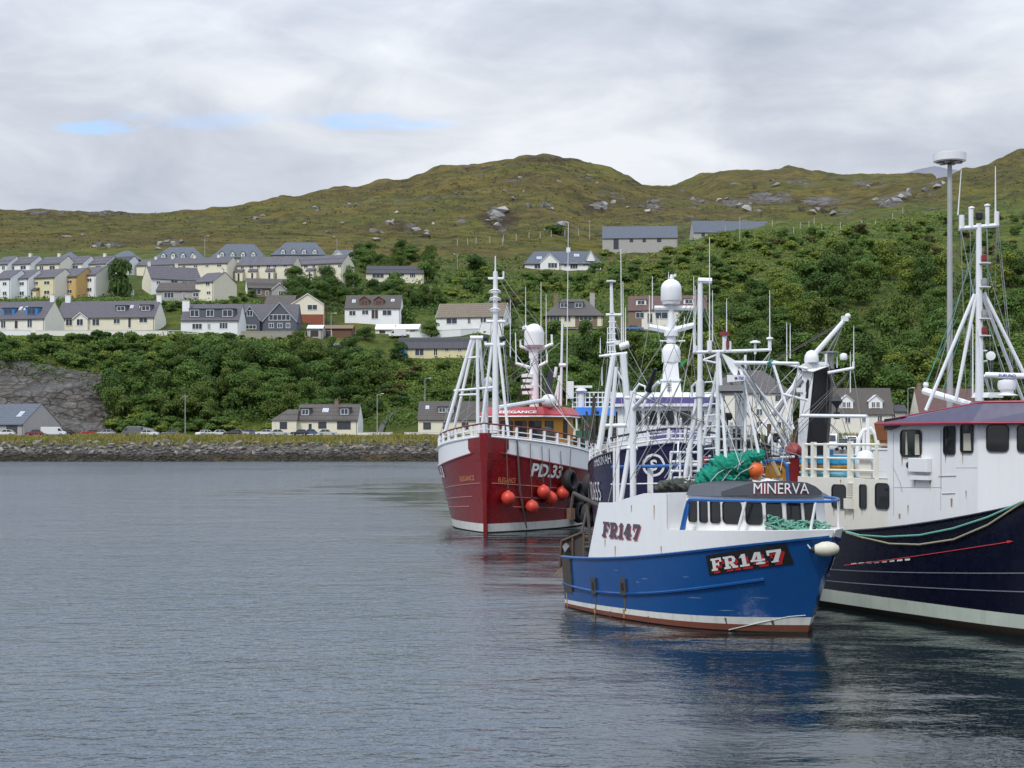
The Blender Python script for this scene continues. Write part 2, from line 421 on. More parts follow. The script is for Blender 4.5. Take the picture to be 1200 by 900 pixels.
for px_, py_, rx, ry, wt in ((585, 257, 30, 20, .8), (700, 243, 26, 12, .7), (765, 242, 16, 10, .6), (470, 266, 34, 14, .55), (900, 234, 70, 14, .6), (640, 187, 60, 4, .7), (560, 197, 50, 4, .6), (610, 210, 40, 6, .5), (960, 240, 40, 12, .6), (740, 214, 26, 6, .6), (120, 251, 40, 4, .7), (45, 250, 30, 4, .7), (130, 289, 40, 8, .5), (200, 286, 30, 8, .5), (1150, 250, 60, 30, .45), (780, 280, 40, 10, .7), (850, 275, 40, 6, .5), (1000, 300, 60, 14, .4), (400, 236, 40, 8, .4)):
    HT = np.maximum(HT, wt * np.exp(-(((GP - px_) / rx) ** 2 + ((GPY - py_) / ry) ** 2)) * (GD > 560))
hat_ = land_me.attributes.new('heath', 'FLOAT', 'POINT'); hat_.data.foreach_set('value', HT.astype(np.float32).ravel())
ca = land_me.color_attributes.new('cover', 'FLOAT_COLOR', 'POINT')
ca.data.foreach_set('color', np.stack([np.clip(Rk, 0, 1), np.clip(G, 0, 1), B, np.ones_like(B)], -1).astype(np.float32).ravel())
land_me.shade_smooth()
land = bpy.data.objects.new('hillside_terrain', land_me); COL.objects.link(land); tag(land, 'heather and grass hillside with grey outcrops rising behind the harbour', 'hillside', kind='structure')

# far grey mountain behind the right shoulder
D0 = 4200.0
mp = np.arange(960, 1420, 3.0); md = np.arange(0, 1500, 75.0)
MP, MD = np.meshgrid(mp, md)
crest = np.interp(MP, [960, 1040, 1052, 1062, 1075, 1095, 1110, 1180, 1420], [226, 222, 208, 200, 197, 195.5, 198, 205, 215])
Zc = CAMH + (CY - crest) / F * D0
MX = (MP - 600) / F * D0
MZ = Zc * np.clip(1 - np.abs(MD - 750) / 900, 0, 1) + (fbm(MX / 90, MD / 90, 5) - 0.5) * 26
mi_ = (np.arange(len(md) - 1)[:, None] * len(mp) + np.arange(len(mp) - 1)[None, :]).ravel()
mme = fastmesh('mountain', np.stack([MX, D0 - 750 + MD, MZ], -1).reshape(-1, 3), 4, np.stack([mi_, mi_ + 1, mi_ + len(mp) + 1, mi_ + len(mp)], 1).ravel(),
               paint('mountain_haze_grey', (0.21, 0.22, 0.25), 0.9, 0.3, grime=0.0, scale=0.01, bump=0))  # blue-grey of distance haze is put into the rock colour
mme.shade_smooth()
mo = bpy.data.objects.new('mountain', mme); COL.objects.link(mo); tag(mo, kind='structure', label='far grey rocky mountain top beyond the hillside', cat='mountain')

# ------------------------------------------------------------------ water and sea bed
k = NT('harbour_water')
tc = k.n('ShaderNodeTexCoord').outputs['Object']
r0 = k.noise(7.5, 2, tc, 0.5, 0.3, sc=(0.75, 1.0, 1)); r1 = k.noise(2.8, 3, tc, 0.55, 0.4, sc=(0.7, 1.0, 1)); r2 = k.noise(0.95, 3, tc, 0.5, 0.4, sc=(0.65, 1.0, 1)); r3 = k.noise(0.22, 2, tc, 0.5, 0.2, sc=(0.5, 1.0, 1))
patch = k.noise(0.03, 4, tc, 0.55, 0.5, sc=(0.55, 1.0, 1))
sxyz = k.n('ShaderNodeSeparateXYZ'); k.l(tc, sxyz.inputs[0])
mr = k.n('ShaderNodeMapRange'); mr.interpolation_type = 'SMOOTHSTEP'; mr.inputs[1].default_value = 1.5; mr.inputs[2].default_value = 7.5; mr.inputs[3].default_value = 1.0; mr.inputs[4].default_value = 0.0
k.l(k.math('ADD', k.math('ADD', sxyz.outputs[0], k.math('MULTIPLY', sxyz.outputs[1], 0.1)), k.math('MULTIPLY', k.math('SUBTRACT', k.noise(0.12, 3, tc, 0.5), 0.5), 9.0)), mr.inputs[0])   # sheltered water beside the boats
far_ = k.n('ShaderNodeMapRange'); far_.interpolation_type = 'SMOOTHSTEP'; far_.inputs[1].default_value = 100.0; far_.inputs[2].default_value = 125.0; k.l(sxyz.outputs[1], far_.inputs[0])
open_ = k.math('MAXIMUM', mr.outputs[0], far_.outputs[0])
sk1 = k.n('ShaderNodeMapRange', interpolation_type='SMOOTHSTEP'); sk1.inputs[1].default_value = 0.0; sk1.inputs[2].default_value = 1.0; sk1.inputs[3].default_value = 1.0; sk1.inputs[4].default_value = 0.0
dy = k.math('DIVIDE', k.math('SUBTRACT', sxyz.outputs[1], 146.0), 42.0); dx = k.math('DIVIDE', k.math('SUBTRACT', sxyz.outputs[0], 6.0), 40.0)
k.l(k.math('ADD', k.math('ADD', k.math('MULTIPLY', dy, dy), k.math('MULTIPLY', dx, dx)), k.math('MULTIPLY', k.math('SUBTRACT', k.noise(0.09, 4, tc, 0.6), 0.5), 2.2)), sk1.inputs[0])   # calm slick in mid harbour
w = k.math('MULTIPLY', k.math('MULTIPLY', k.ramp(patch, [(0.36, 0.50), (0.54, 1.0)]), k.math('SUBTRACT', 1.0, k.math('MULTIPLY', sk1.outputs[0], 0.92))), k.math('ADD', 0.17, k.math('MULTIPLY', open_, 0.83)))
h = k.math('ADD', k.math('MULTIPLY', w, k.math('ADD', k.math('MULTIPLY', r0, 0.040), k.math('ADD', k.math('MULTIPLY', r1, 0.120), k.math('MULTIPLY', r2, 0.17)))), k.math('MULTIPLY', r3, k.math('SUBTRACT', 0.40, k.math('MULTIPLY', open_, 0.18))))
bp = k.n('ShaderNodeBump'); bp.inputs['Strength'].default_value = 1.0; bp.inputs['Distance'].default_value = 1.0
k.l(h, bp.inputs['Height'])
tl = k.n('ShaderNodeCombineXYZ'); k.l(k.math('MULTIPLY', w, -0.12), tl.inputs[1])       # normal tipped towards the camera, added so the water mirrors sky, not hill
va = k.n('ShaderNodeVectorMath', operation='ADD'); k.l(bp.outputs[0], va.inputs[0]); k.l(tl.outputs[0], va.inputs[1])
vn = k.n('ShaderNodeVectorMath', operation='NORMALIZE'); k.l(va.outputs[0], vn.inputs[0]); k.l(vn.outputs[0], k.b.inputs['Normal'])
k.l(k.mix(open_, (0.006, 0.015, 0.018), (0.064, 0.086, 0.108)), k.b.inputs['Base Color'])  # open water painted paler in place of sky reflection, sheltered water near black
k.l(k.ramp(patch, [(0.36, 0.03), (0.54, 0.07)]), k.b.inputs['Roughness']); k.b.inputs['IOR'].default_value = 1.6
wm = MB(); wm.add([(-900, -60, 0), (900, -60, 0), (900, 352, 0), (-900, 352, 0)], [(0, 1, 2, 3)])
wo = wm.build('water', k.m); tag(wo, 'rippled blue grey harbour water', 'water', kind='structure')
gm = MB(); gm.add([(-6000, -3000, -6), (6000, -3000, -6), (6000, 9000, -6), (-6000, 9000, -6)], [(0, 1, 2, 3)])
tag(gm.build('ground', paint('seabed_mud', (0.05, 0.05, 0.04), 0.9, bump=0)), 'muddy bed under the harbour and low land beyond', 'ground', kind='structure')

# ------------------------------------------------------------------ camera, sky, sun
cam = bpy.data.objects.new('camera', bpy.data.cameras.new('camera')); COL.objects.link(cam)
cam.location = (0, 0, CAMH); cam.rotation_euler = (R(90), 0, 0)
cam.data.sensor_width = 36; cam.data.lens = 36 * F / 1200; cam.data.shift_y = (CY - 450) / 1200
cam.data.clip_start = 0.5; cam.data.clip_end = 12000
SC.camera = cam
SUN_EL, SUN_AZ = 52.0, -150.0      # azimuth: compass degrees from +Y clockwise; behind and left of the camera
wd = bpy.data.worlds.new('World'); SC.world = wd; wd.use_nodes = True
t = wd.node_tree; bg = t.nodes['Background']
class W(NT):
    def __init__(s): s.t = t; s.b = bg
kw = W()
sky = kw.n('ShaderNodeTexSky'); sky.sky_type = 'NISHITA'; sky.sun_disc = False
sky.sun_elevation = R(SUN_EL); sky.sun_rotation = R(SUN_AZ); sky.altitude = 10
g = kw.n('ShaderNodeTexCoord').outputs['Generated']
sx = kw.n('ShaderNodeSeparateXYZ'); kw.l(g, sx.inputs[0])
den = kw.math('ADD', kw.math('MAXIMUM', sx.outputs[2], 0.0), 0.20)
cv = kw.n('ShaderNodeCombineXYZ'); kw.l(kw.math('DIVIDE', sx.outputs[0], den), cv.inputs[0]); kw.l(kw.math('DIVIDE', sx.outputs[1], den), cv.inputs[1])
cw = kw.n('ShaderNodeCombineXYZ'); kw.l(sx.outputs[0], cw.inputs[0]); kw.l(sx.outputs[1], cw.inputs[1]); kw.l(kw.math('MULTIPLY', sx.outputs[2], 2.6), cw.inputs[2])
c1 = kw.noise(3.4, 7, cw.outputs[0], 0.50, 0.35); c2 = kw.noise(9.5, 7, cw.outputs[0], 0.56, 0.5)
tone = kw.math('ADD', kw.math('MULTIPLY', c1, 0.65), kw.math('MULTIPLY', c2, 0.35))
cloud = kw.ramp(tone, [(0.36, (3.3, 3.65, 4.3)), (0.49, (4.6, 4.9, 5.5)), (0.62, (6.3, 6.55, 6.9))])
def gap(px, py, wx, wy, amt):
    d = Vector(((px - 600) / F, 1.0, (CY - py) / F)).normalized()
    ax = kw.math('DIVIDE', kw.math('SUBTRACT', kw.math('DIVIDE', sx.outputs[0], sx.outputs[1]), d.x / d.y), wx / F)
    az = kw.math('DIVIDE', kw.math('SUBTRACT', kw.math('DIVIDE', sx.outputs[2], sx.outputs[1]), d.z / d.y), wy / F)
    r2_ = kw.math('ADD', kw.math('MULTIPLY', ax, ax), kw.math('MULTIPLY', az, az))
    nz = kw.math('MULTIPLY', kw.math('SUBTRACT', kw.noise(9.0, 6, cv.outputs[0], 0.65, 0.8, sc=(0.6, 1.0, 1)), 0.5), 9.0)
    front = kw.math('GREATER_THAN', sx.outputs[1], 0.05)
    return kw.math('MULTIPLY', kw.math('MULTIPLY', kw.ramp(kw.math('MULTIPLY', kw.math('ADD', r2_, nz), 0.5), [(0.0, 1.0), (0.9, 0.0)]), front), amt)
gaps = kw.math('MAXIMUM', gap(118, 150, 40, 7, 0.75), kw.math('MAXIMUM', gap(450, 143, 66, 9, 0.55), gap(285, 140, 110, 9, 0.28)))
blue = kw.mix(1.0, sky.outputs[0], (1.25, 1.45, 1.7), 'MULTIPLY')
zen = kw.ramp(sx.outputs[2], [(0.22, (1.0, 1.0, 1.0)), (0.72, (1.62, 1.76, 1.95))])
cloud = kw.mix(1.0, cloud, zen, 'MULTIPLY')
skyc = kw.mix(gaps, cloud, blue)
kw.l(skyc, bg.inputs[0]); bg.inputs[1].default_value = 0.1
sl = bpy.data.lights.new('sun', 'SUN'); sl.energy = 1.5; sl.angle = R(10); sl.color = (1.0, 0.96, 0.90)
so = bpy.data.objects.new('sun', sl); COL.objects.link(so)
az = R(SUN_AZ); el = R(SUN_EL)
sd = Vector((math.sin(az) * math.cos(el), math.cos(az) * math.cos(el), math.sin(el)))
so.rotation_euler = sd.to_track_quat('Z', 'Y').to_euler(); so.location = (0, -20, 60)
SC.view_settings.view_transform = 'Standard'; SC.view_settings.look = 'None'; SC.view_settings.exposure = 0.48; SC.view_settings.gamma = 1.0
SC.render.engine = 'CYCLES'
SC.cycles.max_bounces = 6; SC.cycles.diffuse_bounces = 2; SC.cycles.glossy_bounces = 3; SC.cycles.transmission_bounces = 3; SC.cycles.transparent_max_bounces = 6
SC.cycles.caustics_reflective = False; SC.cycles.caustics_refractive = False
SC.cycles.use_denoising = True
SC.cycles.sample_clamp_indirect = 6.0
# ------------------------------------------------------------------ house materials
def roofmat(name, c, s=1.0):
    k = NT(name); tc = k.n('ShaderNodeTexCoord').outputs['Object']
    br = k.n('ShaderNodeTexBrick'); k.l(tc, br.inputs['Vector'])
    mp = k.n('ShaderNodeMapping'); mp.inputs['Rotation'].default_value = (R(55), 0, 0); k.l(tc, mp.inputs[0]); k.l(mp.outputs[0], br.inputs['Vector'])
    br.inputs['Scale'].default_value = 3.0; br.inputs['Mortar Size'].default_value = 0.03
    c = Vector(c)
    br.inputs['Color1'].default_value = (*(c * 0.82), 1); br.inputs['Color2'].default_value = (*(c * 1.18), 1); br.inputs['Mortar'].default_value = (*(c * 0.5), 1)
    n = k.noise(0.9, 5, tc)
    base = k.mix(k.ramp(n, [(0.35, 0), (0.7, 0.55)]), br.outputs[0], tuple(c * 0.65 + Vector((0.012, 0.012, 0.006))))
    k.l(base, k.b.inputs['Base Color']); k.b.inputs['Roughness'].default_value = 0.75
    k.bump(br.outputs[1], 0.3, 0.03)
    return k.m
M_ROOF = dict(purple=roofmat('purple_grey_slate', (0.125, 0.115, 0.135)), slate=roofmat('blue_grey_slate', (0.125, 0.145, 0.180)), brown=roofmat('brown_concrete_tile', (0.105, 0.088, 0.078)),
              red=roofmat('red_brown_tile', (0.150, 0.085, 0.072)), tan=roofmat('tan_concrete_tile', (0.215, 0.170, 0.120)), dark=roofmat('dark_slate', (0.065, 0.063, 0.072)), dull=roofmat('grey_concrete_tile', (0.13, 0.115, 0.11)),
              white=paint('white_sheet_roof', (0.80, 0.82, 0.85), 0.5, 0.1), timber=paint('brown_felt_roof', (0.22, 0.14, 0.09), 0.9, 0.2))
M_WALL = dict(white=paint('white_render', (0.84, 0.84, 0.83), 0.85, 0.08, grime=0.12, scale=0.7), cream=paint('cream_render', (0.80, 0.74, 0.58), 0.85, 0.09, grime=0.12, scale=0.7),
              pale=paint('pale_cream_render', (0.82, 0.78, 0.68), 0.85, 0.09, grime=0.12, scale=0.7), orange=paint('ochre_render', (0.62, 0.40, 0.15), 0.85, 0.1, scale=0.7), yellow=paint('yellow_render', (0.74, 0.66, 0.40), 0.85, 0.1, scale=0.7),
              grey=paint('grey_render', (0.42, 0.40, 0.38), 0.85, 0.15, scale=0.7), stone=paint('brown_stone_wall', (0.25, 0.18, 0.13), 0.9, 0.35, scale=3), brick=paint('red_brick', (0.30, 0.09, 0.05), 0.9, 0.3, scale=3),
              wood=paint('brown_boarding', (0.16, 0.085, 0.05), 0.8, 0.3, scale=2), slategrey=paint('slate_hung_wall', (0.10, 0.11, 0.14), 0.7, 0.25), blue=paint('blue_boarding', (0.05, 0.24, 0.55), 0.6, 0.15))
M_FRAME = paint('white_window_frame', (0.80, 0.80, 0.78), 0.5, 0.05, grime=0.05)
M_DARKFRAME = paint('dark_window_frame', (0.05, 0.035, 0.03), 0.6, 0.1)
M_PANE = glass('house_glass', (0.035, 0.042, 0.055), 0.08)
M_DOOR = paint('dark_door', (0.055, 0.04, 0.035), 0.6, 0.2)
M_TRIM = paint('white_bargeboard', (0.74, 0.73, 0.70), 0.6, 0.08)
M_GUTTER = paint('dark_gutter', (0.05, 0.048, 0.05), 0.6, 0.1)
M_POT = paint('clay_chimney_pot', (0.35, 0.17, 0.09), 0.8, 0.2)

def opening(par, c, u, v, w, h, frame=M_FRAME, door=False, mull=1, name=None, proud=0.05):
    """window or door standing proud of a wall; c bottom centre, u along the wall, v outward normal"""
    c = Vector(c); u = Vector(u).normalized(); v = Vector(v).normalized(); z = Vector((0, 0, 1))
    t = min(0.13, w * 0.16)
    def bar(mb, a0, a1, b0, b1, d0, d1):
        mb.prism([c + u * a0 + z * b0 + v * d0, c + u * a1 + z * b0 + v * d0, c + u * a1 + z * b1 + v * d0, c + u * a0 + z * b1 + v * d0], v * (d1 - d0))
    mb = MB(); a = w / 2
    bar(mb, -a, a, 0, t, -0.02, proud + 0.06); bar(mb, -a, a, h - t, h, -0.02, proud)
    bar(mb, -a, -a + t, t, h - t, -0.02, proud); bar(mb, a - t, a, t, h - t, -0.02, proud)
    for i in range(mull):
        x = -a + w * (i + 1) / (mull + 1); bar(mb, x - t / 2.4, x + t / 2.4, t, h - t, -0.02, proud - 0.01)
    f = mb.build('door' if door else 'window', frame, par, fix=False)
    mb = MB(); bar(mb, -a + t, a - t, t, h - t, -0.02, 0.012)
    mb.build('door_leaf' if door else 'pane', M_DOOR if door else M_PANE, f, fix=False)
    return f

class House:
    """gabled (or hipped) house with its front wall on the sight lines px0..px1, its base at row pyb; rz turns it"""
    def __init__(s, label, px0, px1, pyb, pye, pyr, rz=0, depth=8, wall='cream', roof='purple', hip=0.0, name='house', group=None, gable_l=True, over=0.3, D=None, back=None, cat='house', gablewall=None, trim=False):
        if D is None:
            g = ground((px0 + px1) / 2, pyb); D = g.y
        a = P(px0, pyb, D); dirx = Vector((math.cos(R(rz)), math.sin(R(rz)), 0))
        # length so that the far end of the front lands on px1
        q = (px1 - 600) / F
        L = (q * a.y - a.x) / (dirx.x - q * dirx.y)
        s.L, s.d, s.D, s.hip = L, depth, D, hip
        s.px0, s.px1, s.pyb, s.pye = px0, px1, pyb, pye
        s.root = thing(name, label, cat, a, R(rz), group)
        mid = D + dirx.y * L / 2
        s.h = (pyb - pye) / F * mid; s.rise = (pye - pyr) / F * (mid + depth / 2) + depth / 2 * ((CY - pye) / F) * 0
        # ridge lies half a depth further back: correct its height so that it still meets row pyr
        zr = CAMH - (pyr - CY) / F * (mid + depth / 2 * math.cos(R(rz))); s.rise = max(0.6, zr - a.z - s.h)
        h, rs, d = s.h, s.rise, depth
        ov = over; m = M_WALL[wall]
        mb = MB(); y0 = 0.0
        if hip:
            mb.add([(0, 0, -2.5), (L, 0, -2.5), (L, d, -2.5), (0, d, -2.5), (0, 0, h), (L, 0, h), (L, d, h), (0, d, h)], [(0, 1, 5, 4), (1, 2, 6, 5), (2, 3, 7, 6), (3, 0, 4, 7), (4, 5, 6, 7)])
            mb.build('wall', m, s.root)
            rb = MB(); hp = hip; sl = rs / (d / 2); e = ov; zz0 = h - e * sl
            b = [(-e, -e, zz0), (L + e, -e, zz0), (L + e, d + e, zz0), (-e, d + e, zz0), (min(hp, L / 2), d / 2, h + rs), (L - min(hp, L / 2) + 0.01, d / 2, h + rs)]
            rb.add(b, [(0, 1, 5, 4), (1, 2, 5), (2, 3, 4, 5), (3, 0, 4)])
            lo = [(x, y, z - 0.14) for x, y, z in b[:4]]
            rb.add(b[:4] + lo, [(0, 1, 5, 4), (1, 2, 6, 5), (2, 3, 7, 6), (3, 0, 4, 7), (4, 5, 6, 7)])
            s.roof = rb.build('roof', M_ROOF[roof], s.root)
        else:
            poly = [(0, 0, -2.5), (0, d, -2.5), (0, d, h), (0, d / 2, h + rs), (0, 0, h)]
            mb.prism(poly, (L, 0, 0)); mb.build('wall', m, s.root)
            if gablewall:
                gb = MB(); gb.prism([(L + 0.004, y, z) for _, y, z in poly], (0.05, 0, 0)); gb.build('gable_wall', M_WALL[gablewall], s.root)
            rb = MB(); sl = rs / (d / 2); th = 0.16
            for sg in (0, 1):
                ya, yb = (-ov, d / 2 + 0.0) if sg == 0 else (d / 2, d + ov)
                za, zb = (h - ov * sl, h + rs) if sg == 0 else (h + rs, h - ov * sl)
                rb.prism([(-ov * 0.5, ya, za + 0.03), (-ov * 0.5, yb, zb + 0.03), (-ov * 0.5, yb, zb + th), (-ov * 0.5, ya, za + th)], (L + ov, 0, 0))
            s.roof = rb.build('roof', M_ROOF[roof], s.root)
            if trim:
                tb = MB()
                for xx in (-ov * 0.5 - 0.06, L + ov * 0.5):
                    for sg in (0, 1):
                        ya, yb = (-ov, d / 2) if sg == 0 else (d / 2, d + ov)
                        za, zb = (h - ov * sl, h + rs) if sg == 0 else (h + rs, h - ov * sl)
                        tb.prism([(xx, ya, za - 0.12), (xx, yb, zb - 0.12), (xx, yb, zb + th + 0.03), (xx, ya, za + th + 0.03)], (0.06, 0, 0))
                tb.build('bargeboard', M_TRIM, s.roof)
        gt = MB(); gt.tube((0, -ov - 0.06, h - ov * sl + 0.02), (L, -ov - 0.06, h - ov * sl + 0.02), 0.07, n=6); gt.build('gutter', M_GUTTER, s.roof)
        if h > 2.2:
            dp = MB(); dp.tube((L - .25, -.07, -.5), (L - .25, -.07, h), .055, n=5); dp.tube((L - .25, -.07, h - .02), (L - .25, -ov - .06, h - ov * sl), .05, n=5); dp.build('downpipe', M_GUTTER, s.root)
        s.sl = sl
    def u(s, px): return (px - s.px0) / (s.px1 - s.px0) * s.L
    def z(s, py): return (s.pyb - py) / (s.pyb - s.pye) * s.h
    def win(s, a, b, t, bt, frame=M_FRAME, door=False, mull=1, y=0.0):
        opening(s.root, ((s.u(a) + s.u(b)) / 2, y, s.z(bt)), (1, 0, 0), (0, -1, 0), abs(s.u(b) - s.u(a)), abs(s.z(t) - s.z(bt)), frame, door, mull)
        return s
    def wins(s, lst, **kw):
        for w in lst: s.win(*w, **kw)
        return s
    def side_win(s, f0, f1, z0, z1, right=True, **kw):
        x = s.L if right else 0; sg = 1 if right else -1
        opening(s.root, (x + sg * 0.06, s.d * (f0 + f1) / 2, z0), (0, 1, 0), (sg, 0, 0), s.d * (f1 - f0), z1 - z0, **kw)
        return s
    def chimney(s, px, w=0.9, up=1.2, wall=None, y=0.5, pots=2):
        x = s.u(px); mb = MB(); top = s.h + s.rise + up
        zb = s.h + (s.rise * (1 - abs(y - 0.5) * 2) - 0.6 if not s.hip else 0.0)
        mb.span((x - w / 2, s.d * y - 0.4, zb), (x + w / 2, s.d * y + 0.4, top)); mb.span((x - w / 2 - 0.06, s.d * y - 0.46, top + 0.002), (x + w / 2 + 0.06, s.d * y + 0.46, top + 0.14))
        c = mb.build('chimney', M_WALL[wall or 'grey'], s.roof)
        pb = MB()
        for i in range(pots): pb.tube((x + (i - (pots - 1) / 2) * 0.4, s.d * y, top + 0.14), (x + (i - (pots - 1) / 2) * 0.4, s.d * y, top + 0.5), 0.12, 0.1, 8)
        pb.build('chimney_pot', M_POT, c)
        return s
    def slope_y(s, z): return (z - s.h) / s.sl
    def rowslope(s, py):
        """height on the front slope that shows at row py"""
        for i in range(400):
            y = s.d / 2 * i / 400; zw = s.root.location.z + s.h + y * s.sl
            D = s.D + y + s.L / 2 * math.sin(s.root.rotation_euler.z)
            if CAMH - (py - CY) / F * D <= zw: return s.h + y * s.sl, y
        return s.h + s.rise * 0.95, s.d / 2 * 0.95
    def skylight(s, a, b, t, bt):
        z0, y0 = s.rowslope(bt); z1, y1 = s.rowslope(t); x0, x1 = s.u(a), s.u(b)
        n = Vector((0, -s.sl, 1)).normalized() * 0.2
        mb = MB(); mb.prism([(x0, y0, z0), (x1, y0, z0), (x1, y1, z1), (x0, y1, z1)], n); f = mb.build('skylight', M_FRAME, s.roof)
        g = MB(); e = 0.12; n2 = n * 1.06
        g.prism([Vector((x0 + e, y0 + e * .5, z0 + e * .5 * s.sl)) + n2, Vector((x1 - e, y0 + e * .5, z0 + e * .5 * s.sl)) + n2, Vector((x1 - e, y1 - e * .5, z1 - e * .5 * s.sl)) + n2, Vector((x0 + e, y1 - e * .5, z1 - e * .5 * s.sl)) + n2], n * 0.05)
        g.build('pane', glass('sky_pane', (0.30, 0.33, 0.38), 0.1), f)
        return s
    def dormer(s, a, b, t, bt, kind='box', wall='slategrey', roof=None, frame=M_FRAME, panes=None, peak=None, mull=1):
        z0, y0 = s.rowslope(bt); x0, x1 = s.u(a), s.u(b)
        Dm = s.D + y0
        z1 = z0 + (bt - t) / F * Dm
        yb = min(s.d / 2, s.slope_y(z1)) + 0.3
        mb = MB()
        if kind == 'box':
            mb.span((x0, y0 - 0.05, z0 - 0.3), (x1, yb, z1)); dm = mb.build('dormer', M_WALL[wall], s.roof)
            rb = MB(); rb.prism([(x0 - 0.2, y0 - 0.3, z1 + 0.003), (x0 - 0.2, yb, z1 + 0.12), (x0 - 0.2, yb, z1 + 0.26), (x0 - 0.2, y0 - 0.3, z1 + 0.16)], (x1 - x0 + 0.4, 0, 0)); rb.build('dormer_roof', M_ROOF[roof or 'dark'], dm)
        else:
            pk = z1 + (t - peak) / F * Dm; xm = (x0 + x1) / 2; yp = s.slope_y(pk) + 0.3
            mb.prism([(x0, y0 - 0.05, z0 - 0.3), (x1, y0 - 0.05, z0 - 0.3), (x1, y0 - 0.05, z1), (xm, y0 - 0.05, pk), (x0, y0 - 0.05, z1)], (0, yp - y0, 0)); dm = mb.build('dormer', M_WALL[wall], s.roof)
            rb = MB(); e = 0.25; sl = (pk - z1) / (xm - x0)
            for sg in (-1, 1):
                xa = xm + sg * (xm - x0 + e); za = z1 - e * sl
                rb.prism([(xa, y0 - 0.3, za + 0.03), (xm, y0 - 0.3, pk + 0.03), (xm, y0 - 0.3, pk + 0.17), (xa, y0 - 0.3, za + 0.17)], (0, yp - y0 + 0.4, 0))
            rb.build('dormer_roof', M_ROOF[roof or 'dark'], dm)
        w = (x1 - x0); hh = z1 - z0
        for f0, f1 in (panes or [(0.14, 0.86)]):
            opening(dm, (x0 + w * (f0 + f1) / 2, y0 - 0.06, z0 + hh * 0.12), (1, 0, 0), (0, -1, 0), w * (f1 - f0), hh * 0.78, frame, mull=mull)
        return s
    def front_gable(s, a, b, peak, eave=None, wall=None, out=1.0, roof='purple', name='front_gable', bt=None, trimm=M_TRIM):
        """gable that projects from the front wall"""
        x0, x1 = s.u(a), s.u(b); xm = (x0 + x1) / 2; z1 = s.h if eave is None else s.z(eave); pk = s.z(peak); zb = -2.5 if bt is None else s.z(bt)
        mb = MB(); mb.prism([(x0, -out, zb), (x1, -out, zb), (x1, -out, z1), (xm, -out, pk), (x0, -out, z1)], (0, out - 0.01, 0))
        yy = max(0.5, s.slope_y(pk)); mb.prism([(x0, 0.01, z1 - .1), (x1, 0.01, z1 - .1), (xm, 0.01, pk)], (0, yy, 0))
        g = mb.build(name, M_WALL[wall or 'pale'], s.root)
        rb = MB(); e = 0.25; sl = (pk - z1) / (xm - x0); yy = max(0.5, s.slope_y(pk))
        for sg in (-1, 1):
            xa = xm + sg * (xm - x0 + e); za = z1 - e * sl
            rb.prism([(xa, -out - 0.25, za + 0.03), (xm, -out - 0.25, pk + 0.03), (xm, -out - 0.25, pk + 0.18), (xa, -out - 0.25, za + 0.18)], (0, out + yy + 0.3, 0))
        rr = rb.build('gable_roof', M_ROOF[roof], g)
        bb = MB()
        for sg in (-1, 1):
            xa = xm + sg * (xm - x0 + e); za = z1 - e * sl
            bb.prism([(xa, -out - 0.31, za - 0.08), (xm, -out - 0.31, pk - 0.08), (xm, -out - 0.31, pk + 0.2), (xa, -out - 0.31, za + 0.2)], (0, 0.05, 0))
        bb.build('bargeboard', trimm, g)
        s._g = (g, out)
        return s
    def porch(s, a, b, t, eave, bt=None, wall='white', roof='purple', out=1.5):
        x0, x1 = s.u(a), s.u(b); z0 = s.z(eave); z1 = s.z(t); zb = -1.5
        mb = MB(); mb.span((x0, -out, zb), (x1, -0.01, z0)); g = mb.build('porch', M_WALL[wall], s.root)
        rb = MB(); rb.prism([(x0 - .2, -out - .25, z0 - 0.02), (x0 - .2, -0.01, z1), (x0 - .2, -0.01, z1 + .15), (x0 - .2, -out - .25, z0 + .13)], (x1 - x0 + .4, 0, 0)); rb.build('porch_roof', M_ROOF[roof], g)
        opening(g, ((x0 + x1) / 2, -out - 0.01, 0.05), (1, 0, 0), (0, -1, 0), min(1.0, (x1 - x0) * 0.6), max(1.2, z0 - 0.3), door=True, mull=0)
        return s

# ------------------------------------------------------------------ upper terraces on the left (row behind, row in front)
up = [(-6, 9, 'white', 'purple', 'leftmost white house of the back terrace, cut off by the frame edge'), (9, 36, 'white', 'purple', 'white back-terrace house with a large dark window under the eaves and a white gable'),
      (43, 70, 'cream', 'purple', 'cream back-terrace house, third one along from the frame edge'), (70, 97, 'white', 'purple', 'white back-terrace house between two cream neighbours'),
      (97, 124, 'cream', 'purple', 'cream back-terrace house with a chimney, beside the dark roofed one'), (124, 148, 'white', 'dark', 'white end-terrace house with the darkest roof and a tall white gable')]
for i, (a, b, w, r, lab) in enumerate(up):
    h = House(lab, a, b, 322, 310, 301, -24, 9, w, r, name='terraced_house', group='upper terraced houses', gablewall='white' if w == 'white' else 'pale')
    h.win(a + (b - a) * .55, a + (b - a) * .8, 312, 317)
    h.win(a + (b - a) * .12, a + (b - a) * .30, 312, 317)
    if i in (1, 2, 4): h.chimney(a + (b - a) * .6, 0.9, 1.0, 'pale')
lo = [(-8, 12, 'white', 327, 350, 'white stepped-terrace house cut by the frame edge beside a grey shed'), (10, 33, 'white', 327, 349, 'white stepped-terrace house left of the pale yellow one'), (36, 64, 'yellow', 326, 349, 'pale yellow stepped-terrace house with a brown porch roof'),
      (63, 90, 'orange', 325, 348, 'ochre orange stepped-terrace house, the only one of that colour'), (90, 112, 'white', 323, 346, 'white end-terrace house with a wide blank cream gable beside a dark shrub')]
